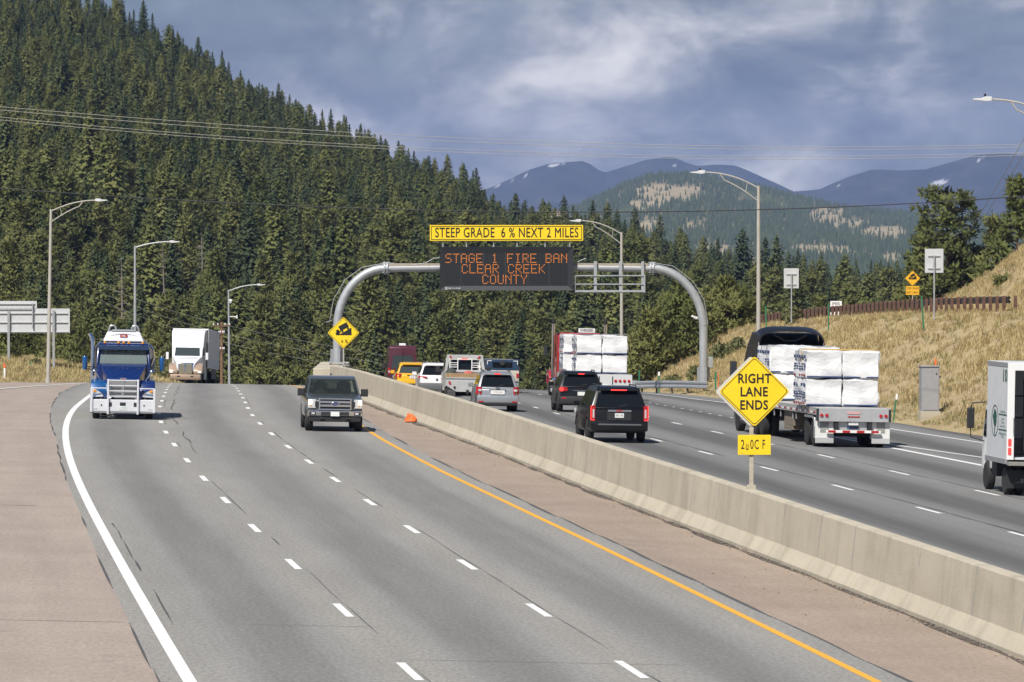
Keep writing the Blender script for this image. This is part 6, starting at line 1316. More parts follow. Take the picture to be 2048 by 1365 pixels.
    for s_ in (-1, 1): b = B(); b.slab([(s_ * .99, -1.95, 2.1), (s_ * .99, -2.9, 2.1), (s_ * .95, -2.9, 2.64), (s_ * .95, -2.2, 2.64)], .015); b.build('window', CG, cab)
    rbox(root, 'dashboard', mat('dash_grey', (.20, .21, .21), .6), (0, -2.0, 2.05), (1.8, .4, .10), .03); q = B(); q.lathe([(-.02, .2), (0, .22), (.02, .2)], (-.48, -2.28, 2.16), 'Y', 18); q.build('steering_wheel', BPLAS, root)
    for x in (-.48, .48): q = B(); q.box((x, -3.0, 2.0), (.5, .14, .8)); q.box((x, -2.95, 2.42), (.3, .1, .2)); q.build('seat', BPLAS, root, .04)
    b = B(); b.prism([(-1.88, 2.62), (-1.80, 2.60), (-2.0, 2.76), (-2.15, 2.78)], .96); b.build('sun_visor', CHROME, root, .01); b = B()
    for x in (-.72, -.2, 0, .2, .72): b.lathe([(0, .05), (.06, .045), (.08, .02)], (x, -2.3, 2.84), 'Z', 8)
    b.build('marker_lights', AMBER, root)
    # grille, bumper and guard
    b = B(); b.prism([(-.22, .80), (-.16, 1.0), (-.20, 1.52), (-.32, 1.52), (-.32, .80)], .60); b.build('grille_shell', CHROME, root, .03, True); rbox(root, 'grille_mesh', mat('grille_mesh', (.36, .36, .36), .4, .6), (0, -.155, 1.14), (1.0, .05, .62), .01); rbox(root, 'grille_bar', CHROME, (0, -.13, 1.18), (.12, .04, .6), .01)
    b = B(); b.slab([(-.12, -.12, 1.56), (.12, -.12, 1.56), (.09, -.12, 1.47), (0, -.12, 1.44), (-.09, -.12, 1.47)], .03); b.build('emblem', CHROME, root); b = B(); b.slab([(-.05, -.10, 1.53), (.05, -.10, 1.53), (0, -.10, 1.46)], .02); b.build('emblem_mark', RLENS, root)
    rbox(root, 'bumper', wb_, (0, -.10, .52), (2.46, .30, .46), .03); rbox(root, 'bumper_lip', mat('bumper_grey', (.28, .29, .31), .4, .4), (0, -.10, .265), (2.46, .28, .07), .01); b = B()
    for s_ in (-1, 1): b.box((s_ * .56, .10, .85), (.075, .10, 1.32)); b.box((s_ * 1.18, .07, .72), (.085, .08, .92)); b.box((s_ * .87, .08, 1.17), (.56, .05, .04))
    for z in (1.47, 1.27, 1.07, .87): b.box((0, .10, z), (1.04, .05, .038))
    b.build('bull_bar', wb_, root, .012)
    for x, z, w_, h_ in ((-.48, .56, .14, .16), (.48, .56, .14, .16), (.0, .57, .22, .14)): rbox(root, 'bumper_opening', BPLAS, (x, .052, z), (w_, .012, h_), .003)
    for s_ in (-1, 1): rbox(root, 'fog_light', CLENS, (s_ * 1.03, .055, .40), (.16, .02, .05), .01); rbox(root, 'tow_pin', BPLAS, (s_ * .80, .055, .53), (.05, .02, .06), .01)
    plate(root, .056, .435, .30, .14, 'A 16342', -.0, False, mat('plate_green', (.02, .25, .2), .5))
    b = B(); b.tube([(1.17, -2.2, .8), (1.17, -2.2, 2.85), (1.20, -2.25, 3.0), (1.30, -2.30, 3.2)], .075, 12); b.build('exhaust_stack', CHROME, root, smooth=True); b = B(); b.tube([(-1.06, -3.2, 2.0), (-1.16, -3.2, 2.3), (-1.14, -3.2, 2.6), (-1.0, -3.2, 2.8)], .04, 8); b.build('hand_rail', CHROME, root, smooth=True)
    b = B(); b.lathe([(-3.95, .55), (-3.75, 1.02), (-3.65, 1.12), (-8.9, 1.12), (-9.1, 1.0), (-9.2, .5)], (0, 0, 2.16), 'Y', 32); b.v = [(v[0] * 1.10, v[1], 2.16 + (v[2] - 2.16) * .93) for v in b.v]; tk = b.build('tank', ALUP, root, smooth=True); b = B(); b.prism([(-3.6, 2.9), (-3.7, 3.26), (-8.8, 3.26), (-8.9, 2.9)], lambda y, z: .78 - .45 * (z - 2.9)); b.build('tank_top', wb_, root, .03); rbox(root, 'badge', RLENS, (0, -3.63, 3.11), (.28, .02, .11), .008); text('HEIL', 'lettering', .08, WHT, root, Matrix.Translation((0, -3.617, 3.11)) @ Matrix.Rotation(math.pi, 4, 'Z') @ Matrix.Rotation(math.pi / 2, 4, 'X'), 1.1, .002, .002)
    rbox(root, 'tank_walkway', GALV, (0, -6.2, 3.30), (.9, 5.0, .04), .005)
    for s_ in (-1, 1): b = B(); b.tube([(s_ * .58, -3.9, 3.2), (s_ * .55, -3.9, 3.44), (s_ * .50, -3.9, 3.5), (s_ * .36, -3.9, 3.5), (s_ * .31, -3.9, 3.44), (s_ * .30, -3.9, 3.2)], .035, 8); b.build('guard_hoop', ALUP, root, smooth=True)
    b = B(); b.box((0, -4.6, .78), (.9, 8.6, .3)); b.build('chassis', UNDER, root); place(root, -14.68, 194.6, False, 0); return root
TK = tanker()
bpy.context.view_layer.update()
person(TK, -.48, -2.76, 1.68, SH1, HAIR, 'driver in dark shirt at the wheel of the blue tanker truck')
def white_semi():
    root = empty('semi_truck', (0, 0, 0), 0, 'white semi truck with tan bumper and white box trailer at the crest', 'truck'); wh = vpaint('pearl_white', (.76, .77, .80), 0, .3, .7); tan = vpaint('tan_paint', (.40, .29, .21), .25, .35, .6)
    b = B(); b.prism([(-.25, .9), (-.20, 1.35), (-.4, 1.5), (-1.75, 1.98), (-1.9, 1.98), (-1.9, .9)], lambda y, z: .62 + .42 * max(0, min(1, (-y - .2) / 1.5))); b.build('hood', wh, root, .08, True)
    for s_ in (-1, 1):
        b = B(); b.prism([(-.15, .72), (-.12, .95), (-.5, 1.38), (-1.0, 1.52), (-1.7, 1.3), (-1.75, .8), (-1.5, .8), (-1.0, 1.05), (-.6, .8)], .33); b.v = [(v[0] + s_ * .88, v[1], v[2]) for v in b.v]; b.build('fender', tan, root, .08, True); rbox(root, 'headlight', CLENS, (s_ * 1.0, -.16, .86), (.32, .1, .14), .04); rbox(root, 'lit_lamp', HLIT, (s_ * 1.02, -.10, .87), (.14, .03, .10), .02); wheel(root, s_ * 1.0, -1.1, .5, .28)
        rbox(root, 'mirror', wh, (s_ * 1.42, -1.75, 2.02), (.2, .16, .52), .04); b = B(); b.tube([(s_ * 1.35, -1.75, 1.88), (s_ * 1.0, -1.9, 1.90)], .025, 6); b.build('mirror_arm', BPLAS, root)
        for y in (-5.6, -6.9, -17.2, -18.5): wheel(root, s_ * 1.02, y, .5, .26, .6, ALUP, True)
        rbox(root, 'side_fairing', wh, (s_ * 1.18, -4.1, .75), (.08, 2.2, .8), .03)
    b = B(); b.prism([(-1.80, 1.0), (-1.80, 2.02), (-2.10, 2.62), (-2.35, 2.75), (-2.75, 3.6), (-3.3, 3.9), (-4.6, 3.95), (-4.6, 1.0)], lambda y, z: 1.08 + .14 * max(0, min(1, (-y - 1.9) / 1.2))); cab = b.build('cab', wh, root, .10, True, 3); b = B(); b.slab([(-.90, -1.79, 2.06), (.90, -1.79, 2.06), (.86, -2.07, 2.62), (-.86, -2.07, 2.62)], .05); b.build('windshield', GLASSG, cab, .01)
    for s_ in (-1, 1): b = B(); b.slab([(s_ * 1.10, -2.0, 2.05), (s_ * 1.16, -2.8, 2.05), (s_ * 1.16, -2.8, 2.6), (s_ * 1.12, -2.25, 2.6)], .03); b.build('window', GLASS, cab)
    b = B(); b.prism([(-.14, .72), (-.10, .9), (-.22, 1.52), (-.4, 1.52), (-.4, .72)], lambda y, z: .48 + .10 * (z - .72)); b.build('grille_shell', CHROME, root, .03, True); 
    for s_ in (-1, 1): rbox(root, 'grille_mesh', mat('grille_mesh_tan', (.30, .27, .20), .4, .5), (s_ * .25, -.115, 1.10), (.42, .08, .70), .02)
    b = B(); b.prism([(.02, .30), (.06, .42), (.04, .68), (-.25, .72), (-.25, .30)], lambda y, z: 1.14 - .5 * max(0, y + .12)); b.build('bumper', tan, root, .06, True)
    for s_ in (-1, 1): rbox(root, 'bumper_opening', BPLAS, (s_ * .48, .055, .55), (.22, .03, .09), .01)
    rbox(root, 'trailer', mat('trailer_panel', (.78, .78, .76), .5, .0, var=.06, vscale=2), (0, -12.6, 2.62), (2.58, 14.6, 2.85), .03); b = B()
    for y in np.arange(-19.6, -5.6, .6): b.box((-1.295, float(y), 2.6), (.02, .05, 2.7)); b.box((1.295, float(y), 2.6), (.02, .05, 2.7))
    b.build('trailer_ribs', mat('trailer_rib', (.60, .60, .60), .5, .1), root); rbox(root, 'trailer_edge', BPLAS, (0, -5.32, 2.6), (2.52, .06, 2.7), .02); b = B(); b.box((0, -9, .85), (1.0, 16, .3)); b.build('chassis', UNDER, root)
    b = B(); b.slab([(-1.27, -10, 1.2), (-1.27, -16, 1.2), (-1.27, -16, .45), (-1.27, -10, .45)], .03); b.slab([(1.27, -10, 1.2), (1.27, -16, 1.2), (1.27, -16, .45), (1.27, -10, .45)], .03); b.build('trailer_skirt', BPLAS, root); place(root, -23.3, 368.0, False, -.061)
white_semi()

WRAP = NT('white_lumber_wrap'); g = WRAP.n('ShaderNodeTexCoord').outputs['Object']; n_ = WRAP.noise(WRAP.mapping(g, (1.4, 1.2, 2.2), (.4, .3, .6)), .8, 4, .5, 1.0); n2_ = WRAP.noise(g, 4, 5, .55, 1.2)
WRAP.l(WRAP.ramp(n2_, [(.3, (.70, .71, .73)), (.7, (.80, .80, .80))]), WRAP.b.inputs['Base Color']); WRAP.b.inputs['Roughness'].default_value = .55; WRAP.bump(WRAP.math('ADD', n_, WRAP.math('MULTIPLY', n2_, .25)), .45, .14); M_WRAP = WRAP.m
BLUEB = mat('wrap_blue', (.035, .06, .16), .6); REDB = mat('wrap_red', (.30, .05, .05), .6); STRAP = mat('grey_strap', (.22, .22, .24), .7); YSTRAP = mat('yellow_strap', (.55, .33, .03), .7)
def bundle(truck, x, y, z, w_, l_, h_, label, group, seed, marks=True, band=True, rot=0.0):
    """wrapped pack of boards, in the truck's own frame: rear face at y"""
    r = random.Random(seed); bm = bmesh.new(); bmesh.ops.create_cube(bm, size=1)
    for v in bm.verts: v.co = Vector((v.co.x * w_, v.co.y * l_, v.co.z * h_))
    bmesh.ops.bevel(bm, geom=bm.edges[:], offset=.03, segments=2, affect='EDGES'); bmesh.ops.subdivide_edges(bm, edges=bm.edges[:], cuts=5, use_grid_fill=True)
    for v in bm.verts:
        q = v.co; a = seed * 1.7; d = .030 * math.sin(q.x * 4.1 + q.z * 5.3 + a) + .018 * math.sin(q.z * 9 - q.y * 3 + a * 2) + .014 * math.sin(q.x * 11 + q.y * 7 + a * 3) + r.uniform(-.006, .006); n = Vector((q.x / w_, q.y / l_, q.z / h_)); m = max(abs(n.x), abs(n.y), abs(n.z)); n = Vector([c if abs(c) > m * .97 else 0 for c in n]).normalized(); v.co += n * d
    for f in bm.faces: f.smooth = True
    bmesh.ops.recalc_face_normals(bm, faces=bm.faces)
    for e in bm.edges:
        if len(e.link_faces) == 2 and e.calc_face_angle(0) > R(35): e.smooth = False
    me = bpy.data.meshes.new('lumber_bundle'); bm.to_mesh(me); bm.free(); me.materials.append(M_WRAP); o = bpy.data.objects.new('lumber_bundle', me); col.objects.link(o); tag(o, label, 'lumber', group)
    o.matrix_world = truck.matrix_world @ Matrix.Translation((x, y + l_ / 2, z + h_ / 2)) @ Matrix.Rotation(rot, 4, 'Z')
    if band:
        b = B(); b.box((0, -l_ / 2 - .012, -h_ / 2 + .055), (w_ * .97, .05, .05)); b.box((0, l_ / 2, -h_ / 2 + .05), (w_ * .97, .05, .07)); b.build('bottom_band', BLUEB, o, .01)
    if marks:
        b = B(); s_ = -w_ / 2 - .026; bb = B()
        for k in range(5):
            y0 = -l_ / 2 + (k + .5) * l_ / 5
            for j in range(3): b.box((s_, y0 + r.uniform(-.05, .05), -h_ * .18 + j * .09 + r.uniform(-.01, .01)), (.012, l_ / 5 * r.uniform(.4, .8), .045))
            bb.box((s_, y0, -h_ * .40), (.012, l_ / 5 * .7, .07)); b.box((s_, y0, h_ * .28), (.012, l_ / 5 * .7, .11))
        b.build('printed_marks', BLUEB, o); bb.build('red_marks', REDB, o)
    return o
def flat_trailer(root, y0, y1, zt=1.35, th=.2, rail=True, W=2.6):
    deck = mat('trailer_deck', (.50, .50, .49), .45, .45, var=.12, vscale=3); b = B(); b.box((0, (y0 + y1) / 2, zt - .05), (W, y1 - y0, .1)); d = b.build('trailer_deck', deck, root, .01)
    b = B()
    for s_ in (-1, 1): b.box((s_ * (W / 2 - .02), (y0 + y1) / 2, zt - .17), (.06, y1 - y0, .16))
    b.build('side_rail', deck, root, .005); b = B(); rr = B()
    for k in range(int((y1 - y0) / .6)):
        (b if k % 2 else rr).box((-W / 2 - .012, y0 + .3 + k * .6, zt - .16), (.012, .5, .06))
    b.build('reflective_tape', WHT, root); rr.build('reflective_tape', RLENS, root); b = B()
    for s_ in (-1, 1): b.box((s_ * .5, (y0 + y1) / 2, zt - .45), (.16, y1 - y0 - .6, .5))
    b.build('trailer_beam', UNDER, root); return d
def rear_duals(root, ys, W=2.5, r=.5):
    for s_ in (-1, 1):
        for y in ys: wheel(root, s_ * (W / 2 - .16), y, r, .27, .62, ALUP, True)
def black_truck():
    root = empty('flatbed_truck', (0, 0, 0), 0, 'black semi truck with aluminium flatbed trailer carrying white lumber packs, near right', 'truck'); bk = vpaint('gloss_black', (.005, .005, .006), 0, .4, .15)
    flat_trailer(root, 0, 13.6, 1.36); rb = mat('bumper_alu', (.55, .56, .57), .4, .5, var=.08, vscale=3); b = B(); b.box((0, -.03, 1.12), (2.6, .08, .46)); p = b.build('rear_panel', rb, root, .01)
    for x in (-1.12, -.94, .94, 1.12): b = B(); b.lathe([(-.03, .03), (-.028, .055), (0, .062), (.02, .062)], (x, -.08, 1.10), 'Y', 14); b.build('taillight', RLENS, p, smooth=True)
    rbox(root, 'lamp_bar', RLENS, (0, -.078, 1.06), (.42, .02, .04), .004, p); rbox(root, 'maker_plate', mat('maker_plate_pink', (.62, .36, .36), .5), (0, -.078, 1.19), (.45, .02, .08), .004, p)
    for s_ in (-1, 1):
        rbox(root, 'corner_bar', BPLAS, (s_ * 1.26, -.075, 1.12), (.09, .02, .42), .004, p); rbox(root, 'mud_flap', mat('white_flap', (.70, .70, .68), .5), (s_ * .98, .12, .60), (.64, .03, .62), .01); rbox(root, 'flap_emblem', mat('flap_grey', (.30, .30, .29), .5), (s_ * .98, .10, .70), (.30, .012, .38), .01); rbox(root, 'flap_weight', mat('flap_weight', (.62, .62, .62), .35, .4), (s_ * .98, .09, .24), (.64, .04, .2), .02)
        b = B(); b.prism([(.35, .3), (.28, .7), (.36, 1.0), (.75, 1.07), (2.35, 1.07), (2.45, 1.0), (2.30, .98), (.8, .98), (.55, .9), (.45, .3)], .32); b.v = [(v[0] + s_ * .98, v[1], v[2]) for v in b.v]; b.build('wheel_fender', ALUP, root, .02)
    rear_duals(root, (.95, 2.35)); rbox(root, 'axle', UNDER, (0, 1.6, .5), (1.8, 2.4, .25), .03)
    b = B(); b.box((0, -.02, .55), (1.9, .08, .09)); bar = b.build('underride_bar', WHT, root, .006); b = B()
    for k in range(4): b.box((-.75 + k * .5, -.065, .55), (.26, .012, .08))
    b.build('red_tape', RLENS, bar); 
    for s_ in (-1, 1): rbox(root, 'bar_strut', BPLAS, (s_ * .58, .0, .78), (.14, .06, .44), .005)
    rbox(root, 'splash_panel', rb, (0, .1, .78), (1.0, .03, .44), .01); plate(root, -.03, .86, .34, .18, '7MT0317'); rbox(root, 'plate_frame', BLUEB, (0, .07, .69), (.4, .02, .1), .004)
    b = B(); b.box((-.95, 6.2, .85), (.5, 1.9, .55)); b.box((-.95, 6.2, .50), (.55, 1.7, .14)); b.build('dunnage_box', mat('dunnage_wood', (.20, .17, .13), .9, var=.3, vscale=5), root, .02)
    for y in (4.3, 5.0, 7.6, 9.0): b = B(); b.tube([(-1.25, y, 1.2), (-1.25, y, .85)], .03, 6); b.build('winch', STRAP, root)
    # tractor
    b = B(); b.prism([(13.7, .95), (13.7, 1.6), (13.75, 2.9), (13.85, 3.4), (14.1, 3.78), (15.0, 3.80), (15.8, 3.3), (16.4, 2.75), (16.9, 2.05), (18.6, 1.7), (18.9, 1.5), (18.9, .9)], lambda y, z: 1.24 - (.34 * max(0, (y - 16.3) / 2.6)) - .10 * max(0, (z - 3.0))); cab = b.build('cab', bk, root, .08, True, 3)
    for s_ in (-1, 1):
        b = B(); b.prism([(12.9, 1.2), (12.75, 3.0), (12.95, 3.44), (13.9, 3.46), (13.9, 1.2)], .03); b.v = [(v[0] + s_ * (1.24 - .08 * max(0, v[2] - 3.0)), v[1], v[2]) for v in b.v]; b.build('side_extender', bk, root, .012)
        b = B(); b.slab([(s_ * 1.255, 15.2, 2.05), (s_ * 1.20, 16.6, 2.05), (s_ * 1.22, 16.3, 2.65), (s_ * 1.25, 15.3, 2.7)], .03); b.build('window', GLASS, cab); rbox(root, 'mirror', BPLAS, (s_ * 1.58, 16.6, 2.35), (.24, .16, .64), .03); rbox(root, 'mirror_glass', CHROME, (s_ * 1.58, 16.51, 2.35), (.17, .01, .54), .004); b = B(); b.tube([(s_ * 1.5, 16.6, 2.05), (s_ * 1.15, 16.8, 2.1)], .025, 6); b.build('mirror_arm', BPLAS, root)
        wheel(root, s_ * 1.06, 17.9, .5, .28, .62, ALUP); rbox(root, 'side_fairing', bk, (s_ * 1.2, 15.4, .78), (.1, 2.9, .85), .03); rbox(root, 'fuel_step', CHROME, (s_ * 1.24, 16.2, .5), (.06, 1.0, .06), .01); b = B(); b.prism([(17.25, .6), (17.4, 1.05), (17.9, 1.2), (18.4, 1.05), (18.9, .95), (18.9, 1.3), (17.0, 1.4), (17.1, .6)], .2); b.v = [(v[0] + s_ * 1.0, v[1], v[2]) for v in b.v]; b.build('fender', bk, root, .03)
        for y in (12.2, 13.5): wheel(root, s_ * 1.07, y, .5, .27, .62, ALUP, True)
    b = B(); n = 16; vs = []
    for y, dz in ((12.95, -.14), (13.4, -.03), (13.9, .02)):
        for i in range(n + 1):
            t = math.pi * i / n; cx_, sx_ = math.cos(t), max(0.0, math.sin(t)); x = -1.22 * math.copysign(abs(cx_) ** .55, cx_); z = 3.45 + dz + .56 * sx_ ** .55; vs += [(x, y, z), (x * .965, y, z - .035)]
    m = 2 * (n + 1); b.add(vs, [(r_ * m + 2 * i + k_, r_ * m + 2 * i + 2 + k_, (r_ + 1) * m + 2 * i + 2 + k_, (r_ + 1) * m + 2 * i + k_) for r_ in range(2) for i in range(n) for k_ in (0, 1)] + [(2 * i, 2 * i + 1, 2 * i + 3, 2 * i + 2) for i in range(n)]); b.build('roof_fairing', bk, root, smooth=True)
    b = B(); b.tube([(-.62, 13.3, 3.72), (-.2, 13.35, 3.50), (.2, 13.35, 3.50), (.62, 13.3, 3.72)], .03, 6); b.build('fairing_brace', mat('brace_grey', (.14, .14, .15), .4, .4), root); rbox(root, 'sleeper_back', mat('sleeper_navy', (.010, .012, .026), .3), (0, 13.66, 2.4), (2.0, .04, 1.9), .04); rbox(root, 'bumper', CHROME, (0, 18.95, .6), (2.3, .2, .4), .05); rbox(root, 'chassis', UNDER, (0, 14.5, .8), (1.0, 8, .3), .02)
    place(root, 11.70, 177.2, True, .026); bpy.context.view_layer.update(); G_ = 'white lumber packs on the flatbed trailers'
    zt = 1.37
    for sx, sn in ((-1, 'left'), (1, 'right')):
        for k, rn in ((0, 'lower'), (1, 'upper')):
            bundle(root, sx * .645 - .16, 1.35, zt + k * .97, 1.26, 2.5, .94, '%s %s white lumber pack at the rear end of the near flatbed trailer' % (rn, sn), G_, 10 + k * 2 + sx, sx < 0)
            bundle(root, sx * .645 - .10, 9.4, zt + k * .99, 1.26, 2.9, .97, '%s %s white lumber pack at the front of the near flatbed trailer' % (rn, sn), G_, 20 + k * 2 + sx, sx < 0)
    def strap(y, m, nm, label, xo=0.0):
        b = B(); z1 = zt + 1.95; e_ = .16 if y < 5 else .10; b.tube([(-1.31, y, zt - .1), (-1.31 - e_, y + xo, z1 - .02), (-1.27 - e_, y + xo, z1 + .01), (1.25 - e_, y + xo, z1 + .01), (1.29 - e_, y + xo, z1 - .02), (1.31, y, zt - .1)], .016, 4); o = b.build(nm, m, None); o.matrix_world = root.matrix_world.copy(); tag(o, label, 'strap')
    strap(2.2, YSTRAP, 'cargo_strap', 'yellow strap over the rear lumber packs of the near trailer'); strap(2.9, STRAP, 'cargo_strap', 'grey strap over the rear lumber packs of the near trailer'); strap(10.0, STRAP, 'cargo_strap', 'grey strap nearest the rear of the front lumber packs on the near trailer', .0); strap(11.2, STRAP, 'cargo_strap', 'grey strap nearest the cab over the front lumber packs on the near trailer')
black_truck()
def red_truck():
    root = empty('flatbed_truck', (0, 0, 0), 0, 'red semi truck with flatbed trailer carrying white lumber packs below the sign bridge', 'truck'); rd = vpaint('bright_red_paint', (.42, .010, .018), 0, .25, .8)
    flat_trailer(root, 0, 12.5, 1.30); rb = mat('rear_white', (.66, .67, .68), .45, .2); b = B(); b.box((0, -.03, 1.0), (2.6, .08, .52)); p = b.build('rear_panel', rb, root, .01)
    for s_ in (-1, 1):
        for k in range(4): b = B(); b.lathe([(-.03, .03), (-.028, .07), (.02, .08)], (s_ * (.48 + k * .22), -.08, .98), 'Y', 12); b.build('taillight', RLENS, p, smooth=True)
        rbox(root, 'mud_flap', BPLAS, (s_ * .95, .15, .45), (.62, .03, .5), .01); rbox(root, 'corner_bar', BPLAS, (s_ * .33, -.075, 1.0), (.05, .02, .4), .004, p)
        wheel(root, s_ * 1.06, 23.2 - 4.6, .5, .28, .62, ALUP)
        for y in (13.0, 14.3): wheel(root, s_ * 1.07, y, .5, .27, .62, ALUP, True)
        b = B(); b.tube([(s_ * 1.36, 14.5, 1.0), (s_ * 1.36, 14.5, 3.55), (s_ * 1.36, 14.45, 3.8)], .085, 12); b.build('exhaust_stack', CHROME, root, smooth=True); b = B(); b.lathe([(0, .09), (.16, .11), (.28, .10), (.32, .06)], (s_ * 1.36, 14.5, 3.72), 'Z', 12); b.build('stack_tip', BLK, root)
        rbox(root, 'mirror', BPLAS, (s_ * 1.56, 16.8, 2.35), (.2, .14, .55), .03); b = B(); b.tube([(s_ * 1.5, 16.8, 2.15), (s_ * 1.1, 16.9, 2.15)], .02, 5); b.build('mirror_arm', BPLAS, root)
        b = B(); b.prism([(17.5, .95), (17.7, 1.2), (18.3, 1.38), (19.2, 1.3), (19.45, .9), (19.35, .65), (19.2, .65), (19.15, .95), (18.6, 1.12), (18.0, 1.0), (17.8, .7), (17.55, .7)], .3); b.v = [(v[0] + s_ * .98, v[1], v[2]) for v in b.v]; b.build('fender', rd, root, .05, True); rbox(root, 'fuel_tank', CHROME, (s_ * 1.05, 16.2, .72), (.5, 1.6, .55), .15)
    rear_duals(root, (.9, 2.2)); rbox(root, 'axle', UNDER, (0, 1.6, .5), (1.8, 2.4, .25), .03); rbox(root, 'underride_bar', RLENS, (0, -.02, .5), (1.9, .08, .09), .006); plate(root, -.08, .72, .3, .15)
    b = B(); b.prism([(14.7, .95), (14.7, 3.16), (15.0, 3.34), (16.4, 3.2), (16.6, 2.85), (17.0, 2.05), (17.0, .95)], 1.12); cab = b.build('cab', rd, root, .06, True); b = B(); b.prism([(17.0, 1.0), (17.0, 2.0), (19.3, 1.7), (19.4, 1.0)], .55); b.build('hood', rd, root, .05, True); rbox(root, 'grille', CHROME, (0, 19.42, 1.2), (1.0, .1, .9), .03); rbox(root, 'bumper', CHROME, (0, 19.6, .55), (2.4, .2, .4), .04)
    for s_ in (-1, 1): b = B(); b.slab([(s_ * 1.125, 15.6, 2.05), (s_ * 1.125, 16.8, 2.05), (s_ * 1.125, 16.5, 2.7), (s_ * 1.125, 15.6, 2.7)], .03); b.build('window', GLASS, cab)
    b = B(); b.slab([(-.9, 17.03, 2.08), (.9, 17.03, 2.08), (.9, 16.62, 2.85), (-.9, 16.62, 2.85)], .03); b.build('windshield', GLASS, cab); rbox(root, 'chassis', UNDER, (0, 15.5, .8), (1.0, 8, .3), .02)
    b = B(); b.box((.40, 14.66, 3.46), (.86, .03, .22)); bd = b.build('roof_board', WHT, root, .005); text('OVERSIZED', 'lettering', .17, BLK, bd, facing((.40, 14.642, 3.46)), .75, .006, .002)
    rbox(root, 'headboard', rd, (0, 13.9, 2.2), (2.3, .06, 1.7), .01)
    place(root, 4.60, 254.2, True, .018); bpy.context.view_layer.update(); G_ = 'white lumber packs on the flatbed trailers'; zt = 1.31
    for sx, sn in ((-1, 'left'), (1, 'right')):
        for k, rn in ((0, 'lower'), (1, 'upper')):
            bundle(root, sx * .64 - .05, 1.6, zt + k * .96, 1.25, 2.4, .93, '%s %s white lumber pack at the rear end of the red truck load' % (rn, sn), G_, 30 + k * 2 + sx, sx < 0)
            bundle(root, sx * .64 - .05, 8.9, zt + k * .96, 1.25, 2.4, .93, '%s %s white lumber pack at the front of the red truck load' % (rn, sn), G_, 40 + k * 2 + sx, sx < 0)
    for i, (y, nm) in enumerate(((2.3, 'grey strap over the rear lumber packs of the red truck'), (9.4, 'grey strap nearest the rear over the front lumber packs of the red truck'), (10.6, 'grey strap nearest the cab over the front lumber packs of the red truck'))):
        b = B(); z1 = zt + 1.93; b.tube([(-1.36, y, zt - .1), (-1.36, y, z1 - .02), (-1.32, y, z1 + .02), (1.22, y, z1 + .02), (1.26, y, z1 - .02), (1.26, y, zt - .1)], .02, 4); o = b.build('cargo_strap', STRAP, None); o.matrix_world = root.matrix_world.copy(); tag(o, nm, 'strap')
red_truck()
